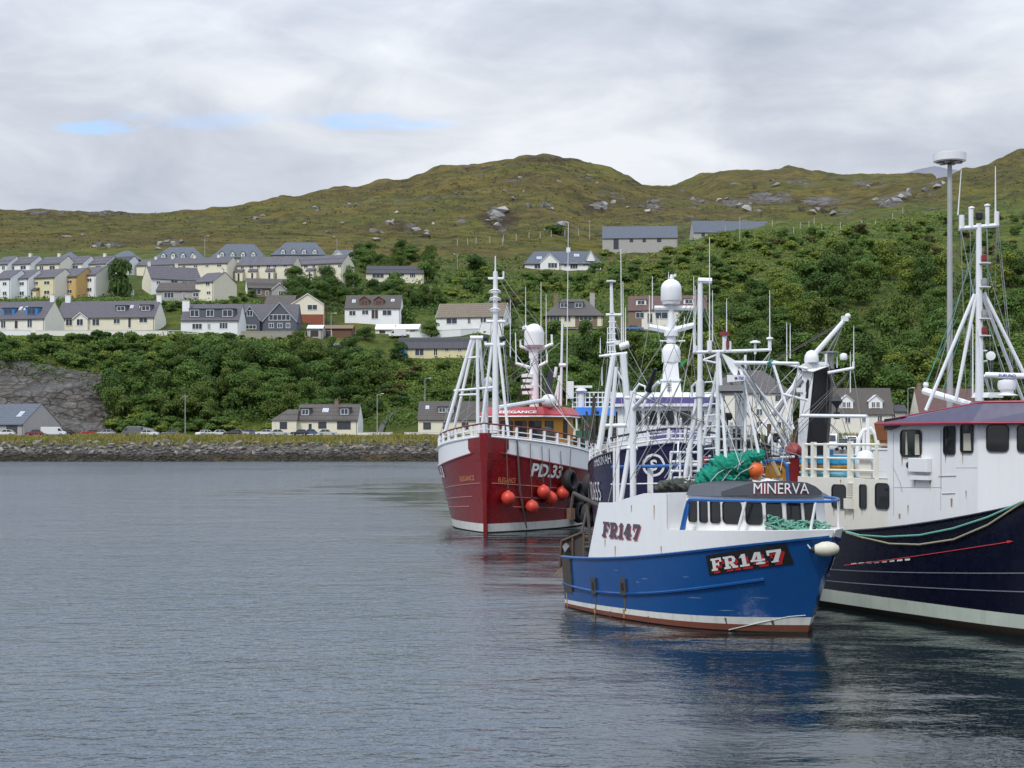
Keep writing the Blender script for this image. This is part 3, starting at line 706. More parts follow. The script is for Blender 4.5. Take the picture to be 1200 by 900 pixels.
for i, (a, b, w, e, bs, lab) in enumerate(lo):
    h = House(lab, a, b, bs, e, e - 10, -30 if i == 4 else -24, 10, w, 'purple', name='terraced_house', group='stepped terraced houses', gablewall='pale' if i in (2, 4) else w)
    L = b - a
    for f0, f1 in ((.12, .32), (.55, .8)): h.win(a + L * f0, a + L * f1, e + 4, e + 8.5)
    h.win(a + L * .55, a + L * .8, e + 15, e + 20)
    h.porch(a + L * .0, a + L * .36, e + 12, e + 15.5, wall=w, roof='brown' if i in (2, 3) else 'purple')
# long terrace below on the right of the shrub
h = House('pale terrace house with a broad blank cream gable facing the shrub', 177, 236, 346, 326, 313, 28, 11, 'white', 'purple', name='terraced_house', gablewall='pale')
h.wins([(183, 188, 329, 333), (200, 208, 327, 332), (213, 219, 328, 333), (222, 229, 328, 333)]).chimney(180, .8, 1.2, 'pale').chimney(212, .8, 1.0, 'pale')
g = MB(); g.prism([(-0.06, 0, -2.5), (-0.06, 11, -2.5), (-0.06, 11, h.h), (-0.06, 5.5, h.h + h.rise), (-0.06, 0, h.h)], (0.05, 0, 0)); g.build('gable_wall', M_WALL['cream'], h.root)
h = House('cream two-storey terrace house with a tall blank gable above the brown bungalow', 229, 250, 352, 331, 320, -30, 11, 'cream', 'purple', name='terraced_house', gablewall='cream')
h.wins([(241, 246, 331.5, 336), (242, 247, 342, 346)]).chimney(247, .8, 1.0, 'pale')
# long back terraces
h = House('long cream terrace with a plain grey purple roof and cream end gable', 160, 267, 325, 311, 303, -14, 9, 'cream', 'purple', name='terrace_block', gablewall='cream')
h.wins([(202, 206.5, 312.5, 316), (214, 218, 312.5, 316), (227, 232, 312.5, 315.5), (241, 245, 312.5, 315.5), (254, 260, 312.5, 315.5), (180, 185, 312.5, 315.5)])
for p in (176, 196, 222, 250): h.chimney(p, .8, .8, 'pale', pots=1)
h = House('cream terrace with a row of little porches, left half of the long block', 278, 344, 331, 311, 301.5, -10, 9, 'cream', 'purple', name='terrace_block', gablewall='cream')
h.wins([(282, 286, 312, 316), (292, 297, 311.5, 315), (301, 305, 311, 315), (312, 317, 311, 315), (320, 324, 311, 315), (332, 337, 310.5, 314), (333, 337.5, 320, 325), (322.5, 325, 320, 328)])
for p in (277, 293, 313): h.porch(p, p + 9, 316, 319.5, wall='cream', out=1.6)
h = House('cream terrace ending in a plain cream gable above the round trees', 345, 401, 331, 310.5, 300, -22, 9, 'cream', 'purple', name='terrace_block', gablewall='cream')
h.wins([(356, 361, 311, 315), (366, 370, 311.5, 315.5), (384, 388, 312, 316), (396, 400, 312, 316), (349, 352, 320, 328)])
for p in (345, 361): h.porch(p, p + 9, 315.5, 319, wall='cream', out=1.6)
# hip roofed houses with arched dormers along the top
for a, b, r, e, bs, lab in ((66, 89, 295, 303, 308, 'smallest hip-roofed house peeping over the back terrace'), (126, 162, 294, 303, 308, 'hip-roofed grey slate house behind the darkest terrace roof'), (180, 237, 289.5, 302, 309, 'hip-roofed house with arched dormers left of the thin white pole'),
                            (248, 309, 286, 300.5, 308, 'hip-roofed house with arched dormers right of the thin white pole'), (319, 381, 284, 297.5, 305, 'rightmost hip-roofed house with arched dormers below the bare hill')):
    h = House(lab, a, b, bs, e, r, 0, 12, 'pale', 'slate', hip=4.5, name='hipped_house', group='slate hip-roofed houses', over=0.6)
    n = max(2, int((b - a) / 14))
    if b - a > 50:
        for i in range(4):
            c = a + (b - a) * (0.2 + 0.2 * i); h.dormer(c - 2.2, c + 2.2, e - 3.2, e + 0.6, 'gable', 'white', 'slate', peak=e - 5.6)
            h.win(c - 2, c + 2, e + 2.5, bs - 1)
h = House('white gabled slate house half hidden behind dark trees above the terraces', 391, 428, 304, 299, 293.5, 0, 9, 'white', 'slate', name='gabled_house')
h.front_gable(390, 402, 294, wall='white', roof='slate')
# bungalows between the rows
h = House('brown-tiled grey bungalow with white bay windows below the cream gable', 183, 241, 353, 340.5, 331.5, -3, 9, 'grey', 'brown', name='bungalow')
h.wins([(192, 204, 342.5, 349.5), (226, 236, 343, 348)], mull=2).win(214, 217, 343, 352, door=True)
h = House('white-gabled brown-roofed house above the shrubs, with a brown stone front', 290, 336, 350, 337, 327, 14, 10, 'stone', 'brown', name='bungalow')
h.wins([(296, 306, 338, 345), (311, 315, 340, 346)])
g = MB(); g.prism([(-0.06, 0, -2.5), (-0.06, 10, -2.5), (-0.06, 10, h.h), (-0.06, 5, h.h + h.rise), (-0.06, 0, h.h)], (0.05, 0, 0)); g.build('gable_wall', M_WALL['white'], h.root)
h.front_gable(318, 336, 331.5, 339, wall='grey', roof='brown').win(326, 331, 340, 346, y=-1.0)
h = House('cream-gabled house on red brick with a big brown roof', 310, 344, 372, 357, 346.5, 0, 11, 'brick', 'brown', name='bungalow')
h2x = h
h.front_gable(343, 380, 345, 357, wall='cream', roof='brown', out=2.0)
mb = MB(); x0, x1 = h.u(343), h.u(380); mb.span((x0 - .02, -2.06, -2.5), (x1 + .02, -2.004, h.z(369))); mb.build('brick_base', M_WALL['brick'], h.root)
h.wins([(361, 373, 357.5, 364)], y=-2.0).wins([(346, 352, 357, 367)], y=-2.0, mull=0)

# ------------------------------------------------------------------ front row of cottages above the wooded bank
h = House('cream cottage with two blue-framed dormers and a white chimney at the frame edge', -14, 52, 388, 374, 354, -16, 10, 'pale', 'purple', name='cottage', gablewall='pale')
M_BLUEFRAME = paint('blue_window_frame', (0.10, 0.20, 0.36), 0.6, 0.1)
h.dormer(0, 14, 361, 369, 'box', 'blue', frame=M_BLUEFRAME).dormer(28, 42, 361, 370, 'box', 'blue', frame=M_BLUEFRAME).chimney(50, 1.3, 1.6, 'white', pots=2)
h.wins([(1, 7, 376, 385), (32, 38, 375, 385)]).win(17, 21.5, 376, 386, door=True, mull=0).skylight(16, 19, 360, 364).skylight(22, 25, 360, 364)
h = House('long cream cottage with a pointed porch, two dormers and chimneys at both ends', 66, 181, 387.5, 372, 353.5, -6, 10, 'cream', 'purple', name='cottage', gablewall='pale')
h.front_gable(87, 104, 367, 374, wall='pale', roof='purple', out=0.8)
h.wins([(91, 99, 374, 382)], y=-.8).wins([(77, 85, 374, 382), (108, 117, 374, 382), (133, 141, 374, 380), (163, 173, 373, 379)]).win(150, 154, 373, 385, door=True, mull=0)
h.dormer(133, 146, 358.5, 365.5, 'box').dormer(162, 175, 358, 365.5, 'box').skylight(148.5, 152, 358.5, 362).skylight(159.5, 162, 358.5, 361.5).chimney(72, 1.5, 1.8, 'white').chimney(180, 1.3, 1.6, 'white')
h = House('white house with a long panelled dormer and a tall white chimney', 212, 280, 390.5, 375, 357, -2, 10, 'white', 'purple', name='cottage')
h.dormer(221, 274, 362, 372.5, 'box', 'slategrey', panes=[(.02, .22), (.38, .55), (.74, .96)], roof='purple').chimney(215, 2.0, 0.8, 'white', y=0.3)
h.wins([(225, 237, 379, 386), (243, 247, 379, 386), (257, 267, 378, 385.5)], mull=2)
h = House('slate grey house with two glazed pointed gables', 271, 348, 388, 376, 357, 0, 10, 'slategrey', 'purple', name='cottage')
h.front_gable(282, 305, 359.5, 375, wall='slategrey', roof='slate', out=1.0, trimm=paint('pale_bargeboard', (0.45, 0.50, 0.52), .6)).front_gable(309, 348, 355.5, 377, wall='slategrey', roof='slate', out=1.6, trimm=_mats['pale_bargeboard'])
h.wins([(290, 297, 364, 371)], y=-1.0).wins([(316, 341, 369, 376)], y=-1.6, mull=4).wins([(316, 322, 379, 385), (326, 332, 379, 385), (336, 341, 379, 385)], y=-1.6)
h.wins([(284, 301, 381, 386)], mull=3, y=-1.0)
h = House('white house with two red-brown pointed dormers under a dark brown roof', 404, 469, 380, 361, 346.5, -3, 9, 'white', 'brown', name='house')
h.dormer(421, 432, 351.5, 357.5, 'gable', 'wood', 'red', peak=347.5, frame=paint('red_brown_frame', (0.30, 0.12, 0.08), .6)).dormer(438, 449, 351.5, 357.5, 'gable', 'wood', 'red', peak=347.5, frame=_mats['red_brown_frame'])
h.skylight(411.5, 415.5, 351.5, 355).skylight(457, 461, 351, 354)
h.wins([(409, 417, 364, 370), (424, 432, 363.5, 369), (448, 459, 363.5, 370)]).win(435, 443.5, 363, 374, door=True, mull=1)
h = House('low cream bungalow with a dark grey roof among the trees above the red-dormered house', 429, 496, 331, 320, 312, 0, 9, 'cream', 'dark', name='bungalow')
h.wins([(436, 450, 320.7, 326), (480, 487, 320, 325.5)], mull=2).wins([(455, 461, 320.5, 326), (464, 474, 320, 324)])
h = House('white bungalow with a tan tiled roof behind the red trawler mast', 511, 590, 387, 372, 356, -12, 11, 'white', 'tan', name='bungalow', gablewall='white', trim=True)
h.wins([(523, 536, 373, 380), (563, 570, 373, 379)], mull=1).win(548, 552, 373, 380, door=True).side_win(.42, .58, 2.6, 3.8)
h = House('yellow bungalow with a blue end porch below the white garages', 466, 552, 420, 408, 396, -3, 9, 'yellow', 'dark', name='bungalow')
mb = MB(); mb.span((h.u(466), -.5, -1.5), (h.u(476.5), -.01, h.z(409))); pb = mb.build('blue_porch', M_WALL['blue'], h.root); opening(pb, (h.u(472), -.51, h.z(415)), (1, 0, 0), (0, -1, 0), 1.2, 1.0, M_BLUEFRAME)
h.wins([(486, 497, 408.5, 417)], mull=1).win(508, 513, 408, 417, door=True).wins([(521, 526, 408.5, 412), (536, 541, 408, 412)])
h = House('white rambling bungalow with a slate hip roof and white chimney high on the slope', 615, 705, 317, 308, 294.5, 0, 10, 'white', 'slate', hip=4, name='bungalow', over=0.5)
h.front_gable(633, 655, 297.5, 308, wall='white', roof='slate', out=1.2).wins([(642, 653, 308.2, 314.5)], y=-1.2, mull=2).front_gable(687, 697, 293.5, 304, wall='white', roof='slate', out=0.3, bt=306)
h.wins([(626, 634, 309.5, 315), (661, 664, 308, 313), (683, 691, 307, 311.5), (695, 702, 307, 311.5)]).win(668, 677, 308, 315, door=True, mull=2)
h.chimney(666.5, 1.6, 1.4, 'white').skylight(629, 635, 301, 304).skylight(673, 679, 298, 301)
h = House('long grey hall with a blue grey slate roof on the upper slope', 706, 794, 296, 279, 265.5, -4, 12, 'grey', 'slate', name='long_hall', cat='hall')
h.wins([(719, 725, 279.5, 292)], mull=1, frame=M_DARKFRAME).wins([(738, 742, 279.5, 284), (753, 757, 279, 284), (770, 775, 278.5, 284)], frame=M_DARKFRAME)
h = House('second slate-roofed hall mostly hidden behind the green shoulder', 813, 902, 283, 272, 259.5, 3, 12, 'grey', 'slate', name='long_hall', cat='hall', D=738)
h.wins([(822, 826, 273, 277)], frame=M_DARKFRAME)
h = House('brown stone house with a grey hip roof, flat dormer and tall chimney', 639, 706, 383, 368, 350.5, 0, 11, 'stone', 'dull', hip=5.5, name='house', over=0.6)
mb = MB(); mb.span((h.u(657), -.05, -.6), (h.u(674), -0.004, h.z(368.5))); mb.build('pale_bay', M_WALL['cream'], h.root)
mb = MB(); mb.span((h.u(700), -.05, -.6), (h.u(706), -0.004, h.z(368.5))); mb.build('pale_bay', M_WALL['cream'], h.root)
h.wins([(644, 656, 369, 378), (661, 669, 370, 377), (679, 694, 368.5, 376)], mull=2, y=-.05).dormer(656, 684, 354, 361.5, 'box', 'slategrey', 'dull', panes=[(.03, .34), (.64, .95)]).chimney(695, 1.6, 2.0, 'grey', pots=0).chimney(652, 1.3, 1.6, 'stone', pots=0)
h = House('pale house with a red-brown roof and two white dormers behind the white radar domes', 736, 828, 386, 363.5, 347, -8, 11, 'pale', 'red', name='house', gablewall='pale')
mb = MB(); mb.span((h.u(736), -.05, -.6), (h.u(752), -0.004, h.z(364))); mb.build('stone_facing', M_WALL['stone'], h.root)
h.dormer(745, 757, 351, 357.5, 'box', 'white', 'red').dormer(801, 813, 350.5, 357, 'box', 'white', 'red')
h.wins([(745, 755, 366, 373), (768, 783, 366, 374), (802, 809, 364, 369)], mull=1, y=-.05).win(758.5, 765, 367, 379, door=True, y=-.05)

# ------------------------------------------------------------------ houses along the shore road
h = House('cream cottage on the shore road with two dark dormers and a hipped left wing', 348, 419, 510, 492, 474, -2, 10, 'cream', 'brown', name='cottage', gablewall='white', D=381)
h.dormer(351, 362.5, 478.5, 487.5, 'box', 'slategrey').dormer(396.5, 409, 478, 487, 'box', 'slategrey').skylight(376, 383, 479, 483.5).chimney(391, .9, 1.0, 'stone')
h.wins([(373, 382.5, 494.5, 502), ], frame=M_DARKFRAME).wins([(395, 411, 494, 503)], frame=M_DARKFRAME, mull=3).win(361, 366, 496, 507, door=True, mull=0)
mb = MB(); x0, x1 = h.u(320), h.u(348.5); z1 = h.z(492.5); mb.span((x0, -1.6, -2), (x1, 6, z1)); wg = mb.build('hipped_wing', M_WALL['cream'], h.root)
mb = MB(); e = .35; xm = x1 - 1.2; pk = h.z(479.5); mb.add([(x0 - e, -1.6 - e, z1), (x1 + e, -1.6 - e, z1), (x1 + e, 6.4, z1), (x0 - e, 6.4, z1), (xm - 1.6, 2.2, pk), (x1, 2.2, pk)], [(0, 1, 5, 4), (1, 2, 5), (2, 3, 4, 5), (3, 0, 4), (0, 3, 2, 1)]); mb.build('wing_roof', M_ROOF['brown'], wg)
opening(wg, (h.u(333.5), -1.61, h.z(502.5)), (1, 0, 0), (0, -1, 0), h.u(338) - h.u(329.5), h.z(494.5) - h.z(502.5), M_DARKFRAME)
h = House('cream shore cottage with a brown roof, partly hidden by the red trawler bow', 490, 596, 511, 491.5, 471, 0, 10, 'cream', 'brown', name='cottage', D=381)
h.dormer(513, 532, 477, 484.5, 'box', 'slategrey', panes=[(.04, .46), (.54, .96)]).skylight(498, 502, 476, 480)
h.wins([(496, 505, 495, 503), (519, 524, 495, 503), (541, 549, 495, 503), (565, 575, 495, 503)], frame=M_DARKFRAME).chimney(560, .9, 1.0, 'stone')
h = House('grey harled house with a slate roof and one skylight at the foot of the quarry', -30, 27, 511, 497, 474, -34, 11, 'grey', 'slate', name='house', gablewall='grey', trim=False, D=379)
h.win(8, 20.5, 499, 508, frame=M_DARKFRAME, mull=3).skylight(12, 17, 483, 489)
h = House('tall cream three-storey house with a grey hip roof behind the white gantry masts', 826, 929, 512, 460, 434, -6, 13, 'pale', 'dull', hip=7, name='tall_house', D=381)
for px in (842, 862, 886, 908):
    h.win(px, px + 8, 463, 471); h.win(px, px + 8, 479, 487); h.win(px, px + 8, 494, 501)
h = House('brown-roofed cottage with two white pointed dormers behind the navy boat', 958, 1047, 511, 484.5, 455.5, -3, 10, 'pale', 'brown', name='cottage', gablewall='grey', D=381)
h.dormer(984.5, 1000.5, 470, 479, 'gable', 'white', 'white', peak=463.5, panes=[(.18, .48), (.52, .82)]).dormer(1019, 1035, 470, 479, 'gable', 'white', 'white', peak=463.5, panes=[(.18, .48), (.52, .82)])
h.wins([(970, 974, 488, 494), (990, 997, 488, 496), (1010, 1015, 487, 495), (1028, 1034, 487, 495)])
h = House('dark brown roofed cottage just showing behind the grey floodlight pole', 1078, 1150, 511, 486, 456, 0, 10, 'pale', 'red', name='cottage', D=381)
h.wins([(1082, 1088, 488, 496)]).chimney(1083, 1, 1, 'stone')
h = House('low dark garage between the two brown-roofed shore cottages', 1049, 1063, 511, 482, 475, 0, 6, 'grey', 'dark', name='garage', cat='garage', D=381)
h.win(1051, 1060, 488, 509, door=True, mull=0)
# sheds and garages
h = House('pale concrete garage with a white roof beside the brown shed', 360, 378, 396, 385, 381.5, 0, 6, 'grey', 'white', name='garage', cat='garage'); h.win(363, 374, 386.5, 395.5, door=True, mull=0)
h = House('brown boarded shed with a flat tan roof below the white house', 379, 413, 396, 385, 381.5, 0, 7, 'wood', 'timber', name='shed', cat='shed'); h.win(381, 389, 387, 395, door=True, mull=0)
h = House('white garage with a white sheet roof, nearer the red-dormered house', 440, 462, 392, 386, 380.5, 0, 7, 'white', 'white', name='garage', cat='garage'); h.win(444, 452, 387, 391.5, door=True, mull=0)
h = House('white garage with a white sheet roof, beside the white parked van', 463, 490, 392, 386, 380.5, -8, 7, 'white', 'white', name='garage', cat='garage'); h.win(480, 487, 387, 391.5, door=True, mull=0)

# ------------------------------------------------------------------ garden walls and fences
def wall_run(name, label, cat, pts, h, th, m, group=None, foot=1.5):
    root = thing(name, label, cat, pts[0], 0, group); o = Vector(pts[0]); mb = MB(); cp = MB()
    for a, b in zip(pts[:-1], pts[1:]):
        a = Vector(a) - o; b = Vector(b) - o; n = Vector((-(b - a).y, (b - a).x, 0)).normalized() * th / 2; up = Vector((0, 0, 1))
        for M_, z0, z1, s in ((mb, -foot, h, 1.0), (cp, h + .003, h + .1, 1.4)):
            M_.add([a - n * s + up * z0, b - n * s + up * z0, b + n * s + up * z0, a + n * s + up * z0, a - n * s + up * z1, b - n * s + up * z1, b + n * s + up * z1, a + n * s + up * z1],
                   [(0, 3, 2, 1), (4, 5, 6, 7), (0, 1, 5, 4), (1, 2, 6, 5), (2, 3, 7, 6), (3, 0, 4, 7)])
    mb.build('wall', m, root); cp.build('coping', M_TRIM, root)
    return root
def gp(px, py): return ground(px, py)
wall_run('garden_wall', 'low white garden wall below the blue-dormered cottage', 'wall', [gp(-10, 393), gp(36, 393)], 1.3, .25, M_WALL['white'])
wall_run('garden_wall', 'long white garden wall in front of the porch-fronted cottage', 'wall', [gp(42, 393.5), gp(120, 393.5), gp(196, 394)], 1.3, .25, M_WALL['pale'])
wall_run('garden_wall', 'pale stone retaining wall below the glazed gables', 'wall', [gp(282, 397), gp(358, 396.5)], 1.9, .3, paint('pale_stone', (0.52, 0.46, 0.36), .9, .25, scale=3))
wall_run('garden_wall', 'white retaining wall in front of the tan-roofed bungalow', 'wall', [gp(480, 397), gp(540, 394), gp(606, 391)], 2.0, .3, M_WALL['white'])
wall_run('garden_wall', 'white wall beside the dark shrub under the terrace gable', 'wall', [gp(133, 347), gp(157, 346)], 1.6, .3, M_WALL['white'])
wall_run('shore_wall', 'low cream wall with pillars by the shore cottage', 'wall', [gp(418, 510.8), gp(460, 510.8)], 0.8, .3, M_WALL['pale'], foot=.6)
wall_run('shore_wall', 'low cream wall in front of the half-hidden shore cottage', 'wall', [gp(474, 510.8), gp(520, 510.8)], 0.8, .3, M_WALL['pale'], foot=.6)
def rail_fence(label, a, b, h=1.3, n=6):
    r = thing('rail_fence', label, 'fence', a, 0); a0 = Vector(a); d = Vector(b) - a0
    for i in range(n + 1):
        p = d * i / n; m_ = MB(); m_.box((p.x, p.y, p.z + h / 2 - .3), (.14, .14, h + .6)); m_.build('post', M_FRAME, r)
    for q in (.45, .95):
        m_ = MB(); m_.path([Vector((0, -.1, h * q)), d + Vector((0, -.1, h * q))], .09, 4); m_.build('rail', M_FRAME, r)
rail_fence('white two-rail fence in front of the white panelled house', gp(197, 393), gp(232, 393.5))
rail_fence('white two-rail fence left of the stone retaining wall', gp(255, 396), gp(281, 397))
wm_ = paint('weathered_post', (0.42, 0.38, 0.33), .9, .2)
for j, (px, py) in enumerate([(536, 288), (548, 287), (558, 286), (574, 285), (590, 283), (605, 282), (620, 280), (633, 279), (646, 278), (662, 277), (678, 276), (589, 287), (850, 272), (905, 266), (938, 268), (948, 267), (963, 270), (985, 268), (1010, 266), (1026, 265), (1046, 257), (1058, 250), (954, 263), (930, 274), (985, 274)]):
    g = gp(px, py); m_ = MB(); m_.tube((0, 0, -.5), (0, 0, 3.0), .22, .19, 6); m_.tube((0, 0, 3.0), (0, 0, 3.06), .23, .1, 6)
    o = m_.build('fence_post', wm_, loc=g); tag(o, 'pale wooden fence post on the open hillside', 'fence post', 'fence posts across the hillside')

# ------------------------------------------------------------------ poles
M_STEEL = paint('galvanised_steel', (0.42, 0.43, 0.43), .5, .15, metallic=.3)
def pole(name, label, px, pyb, pyt, lamp=True, side=1, r=.11, cat='street lamp', mm=None, D=None, group=None):
    g = gp(px, pyb) if D is None else P(px, pyb, D); h = (pyb - pyt) / F * g.y
    t = thing(name, label, cat, g, 0, group)
    m_ = MB(); m_.tube((0, 0, -1), (0, 0, h), r, r * .6, 8); m_.build('pole', mm or M_STEEL, t)
    if lamp:
        m_ = MB(); m_.tube((0, 0, h - .1), (side * 1.1, 0, h + .12), .07, n=6); a = m_.build('arm', mm or M_STEEL, t)
        m_ = MB(); m_.box((side * 1.3, 0, h + .13), (.75, .28, .16)); m_.build('lamp_head', M_FRAME, t)
    else:
        m_ = MB(); m_.box((0, 0, h - .5), (1.5, .12, .14)); m_.build('crossarm', mm or wm_, t)
pole('street_lamp', 'thin white lamp pole rising between the hip-roofed houses', 240, 306, 277, r=.14)
pole('street_lamp', 'lamp pole beside the white gabled slate house and dark trees', 395, 304, 278, r=.14, side=-1)
pole('street_lamp', 'lamp pole standing alone on the yellow-green slope', 536, 316, 298, r=.14, side=-1)
pole('telegraph_pole', 'telegraph pole in the dark trees left of the tan-roofed bungalow', 505, 358, 335, False, cat='pole', r=.16, mm=wm_)
pole('street_lamp', 'lamp pole in front of the brown shed', 388, 400, 368, r=.12)
pole('telegraph_pole', 'wooden pole beside the cream house on red brick', 383, 381, 358, False, cat='pole', r=.16, mm=paint('brown_pole', (.16, .10, .07), .9))
pole('street_lamp', 'lamp pole on the footpath slope left of the half-hidden cottage', 498, 474, 444, r=.13)
pole('street_lamp', 'lamp pole by the shore road right of the hip-winged cottage', 442, 511, 462, r=.12)
pole('telegraph_pole', 'grey pole rising out of the bushes beside the shore road', 217, 509, 462, False, cat='pole', r=.13)
pole('telegraph_pole', 'pole on the grass shoulder left of the long grey hall', 691, 281, 258, False, cat='pole', r=.2, mm=wm_)
pole('telegraph_pole', 'pole on the bright green shoulder below the second hall', 867, 291, 255, False, cat='pole', r=.2, mm=wm_)
pole('street_lamp', 'lamp pole between the garage and the brown-roofed cottage', 1064, 511, 455, r=.12)
pole('street_lamp', 'short lamp post on the grass in front of the yellow bungalow', 437, 436, 418, r=.1)
# ------------------------------------------------------------------ trees, bushes, undergrowth
F_DARK = foliage('dark_tree_leaves', (0.034, 0.078, 0.016), (0.058, 0.108, 0.022), (0.090, 0.140, 0.030))
F_MID = foliage('mid_green_leaves', (0.052, 0.110, 0.020), (0.090, 0.158, 0.030), (0.125, 0.180, 0.038))
F_YELLOW = foliage('yellow_green_leaves', (0.080, 0.130, 0.022), (0.120, 0.160, 0.030), (0.070, 0.105, 0.024))
F_LIGHT = foliage('bright_bush_leaves', (0.115, 0.175, 0.024), (0.165, 0.215, 0.032), (0.190, 0.215, 0.045))
F_OLIVE = foliage('olive_bush_leaves', (0.088, 0.094, 0.027), (0.119, 0.106, 0.035), (0.075, 0.062, 0.027))
M_BARK = paint('tree_bark', (0.09, 0.075, 0.06), .9, .3, grime=0)
def leaves(rg, centres, normals, size, stretch=1.5):
    n = len(centres)
    a = rg.normal(size=(n, 3)); a -= normals * (a * normals).sum(1, keepdims=True); a /= np.linalg.norm(a, axis=1, keepdims=True) + 1e-9
    b = np.cross(normals, a)
    s = size * rg.uniform(.6, 1.3, (n, 1)); t = s / stretch * rg.uniform(.7, 1.2, (n, 1))
    j = lambda: rg.uniform(.75, 1.2, (n, 1))
    q = np.stack([centres + a * s * j(), centres + b * t * j() + normals * s * .15, centres - a * s * j(), centres - b * t * j() - normals * s * .1], 1)
    return q.reshape(-1, 3)
def crown(seed, w, h, z0, n, leaf, blobs=11, low=0.25):
    rg = np.random.default_rng(seed); C = []; N = []
    bl = []
    for i in range(blobs):
        th = rg.uniform(0, 2 * math.pi); rr = w * .5 * rg.uniform(.12, .68); zz_ = rg.uniform(low, .82)
        bl.append((rr * math.cos(th), rr * math.sin(th), z0 + h * zz_, w * rg.uniform(.16, .30), h * rg.uniform(.14, .26)))
    bl.append((0, 0, z0 + h * .78, w * .24, h * .22))
    per = n // len(bl)
    for x, y, z, rw, rh in bl:
        d = rg.normal(size=(per, 3)); d[:, 2] = np.where(d[:, 2] < -.35, -d[:, 2], d[:, 2]); d /= np.linalg.norm(d, axis=1, keepdims=True)
        rad = rg.uniform(.72, 1.10, (per, 1))
        C.append(np.array([x, y, z]) + d * np.array([rw, rw, rh]) * rad)
        nn = d + rg.normal(size=(per, 3)) * .38; N.append(nn / np.linalg.norm(nn, axis=1, keepdims=True))
    q = leaves(rg, np.concatenate(C), np.concatenate(N), leaf)
    return q, bl
def treeproto(seed, w, h, n, leaf, m, name='broadleaf_tree', trunk=.25):
    t = thing(name, 'tree', 'tree')
    q, bl = crown(seed, w, h * .97, h * .03, n, leaf, 14, .12)
    me = fastmesh('crown', q, 4, np.arange(len(q)), m)
    c = bpy.data.objects.new('crown', me); COL.objects.link(c); c.parent = t
    mb = MB(); mb.tube((0, 0, -.8), (0, 0, h * .5), h * .028, h * .016, 7)
    for x, y, z, _, _ in bl[:6]: mb.path([(0, 0, h * .22), (x * .45, y * .45, h * .22 + (z - h * .22) * .65), (x * .9, y * .9, z)], [h * .014, h * .010, h * .004], 5)
    mb.build('trunk', M_BARK, t)
    return t
def bushproto(seed, w, h, n, leaf, m):
    q, _ = crown(seed, w, h, -.25 * h, n, leaf, 8, .3)
    return fastmesh('bush', q, 4, np.arange(len(q)), m)
T_ROUND = [treeproto(10 + i, 10.0, 8.4, 4200, .30, (F_DARK, F_MID, F_MID)[i]) for i in range(3)]
T_ROUND += [treeproto(15, 9.0, 8.6, 4000, .30, F_YELLOW)]
T_TALL = [treeproto(20 + i, 7.6, 9.5, 3600, .29, (F_MID, F_DARK, F_LIGHT)[i]) for i in range(3)]
B_MESH = {'dark': [bushproto(30 + i, 5, 3.4, 1300, .25, F_DARK) for i in range(2)], 'mid': [bushproto(40 + i, 5, 3.6, 1300, .25, F_MID) for i in range(3)],
          'light': [bushproto(50 + i, 5, 3.2, 1250, .25, F_LIGHT) for i in range(3)], 'olive': [bushproto(60 + i, 5, 2.8, 1100, .26, F_OLIVE) for i in range(2)]}
used = set()
def tree(protos, g, s, label, group=None, cat='tree', sz=None):
    p = random.choice(protos)
    if p.name in used: o = copy_tree(p)
    else: o = p; used.add(p.name)
    o.location = g; o.rotation_euler = (0, 0, random.uniform(0, 6.28)); f = random.uniform(.85, 1.15)
    o.scale = (s * f, s * f, s * (sz or random.uniform(.85, 1.2)))
    tag(o, label, cat)
    if group: o['group'] = group
    elif 'group' in o: del o['group']
    return o
def bush(kind, g, s, label, group=None, sz=None):
    o = bpy.data.objects.new('bush', random.choice(B_MESH[kind])); COL.objects.link(o)
    o.location = g; o.rotation_euler = (0, 0, random.uniform(0, 6.28)); f = random.uniform(.85, 1.2); o.scale = (s * f, s * f, s * (sz or random.uniform(.8, 1.2)))
    return tag(o, label, 'bush', group)
def inside(poly, x, y):
    c = False; n = len(poly)
    for i in range(n):
        (x1, y1), (x2, y2) = poly[i], poly[i - 1]
        if (y1 > y) != (y2 > y) and x < (x2 - x1) * (y - y1) / (y2 - y1) + x1: c = not c
    return c
taken = []
def free(px, py, pad=0):
    for a, b, t_, bt in BLOCK:
        if a - pad < px < b + pad and t_ < py < bt: return False
    return True
# keep trees off the houses, roads and gardens (picture boxes of where a trunk may not stand)
BLOCK = [(640, 830, 378, 388), (510, 610, 384, 398), (700, 800, 290, 298), (612, 708, 312, 320), (318, 422, 500, 516), (488, 600, 500, 516), (826, 935, 500, 516), (955, 1100, 500, 516), (430, 500, 384, 400), (464, 556, 410, 424), (404, 474, 374, 384), (356, 416, 384, 412), (425, 500, 322, 334), (-60, 360, 384, 398)]
def scatter(poly, n, fn, gap_=7.0, tries=40):
    xs = [p[0] for p in poly]; ys = [p[1] for p in poly]; pts = []; k_ = 0
    while len(pts) < n and k_ < n * tries:
        k_ += 1
        x = random.uniform(min(xs), max(xs)); y = random.uniform(min(ys), max(ys))
        if not inside(poly, x, y) or not free(x, y): continue
        if any(abs(x - a) < gap_ and abs(y - b) < gap_ * .55 for a, b in pts): continue
        pts.append((x, y))
    for x, y in sorted(pts, key=lambda p: p[1]): fn(x, y, ground(x, y))
    return pts
lb = 'round green tree in the dense wood between the quarry and the shore cottage'; gb_ = 'trees of the wood on the bank'
scatter([(128, 470), (160, 440), (215, 418), (330, 415), (345, 408), (430, 415), (440, 440), (432, 500), (312, 500), (200, 500), (140, 498)], 72,
        lambda x, y, g: tree(T_ROUND + T_TALL[:1], g, (.6 if y < 428 else .9) * random.uniform(.8, 1.15), lb, gb_), 11)
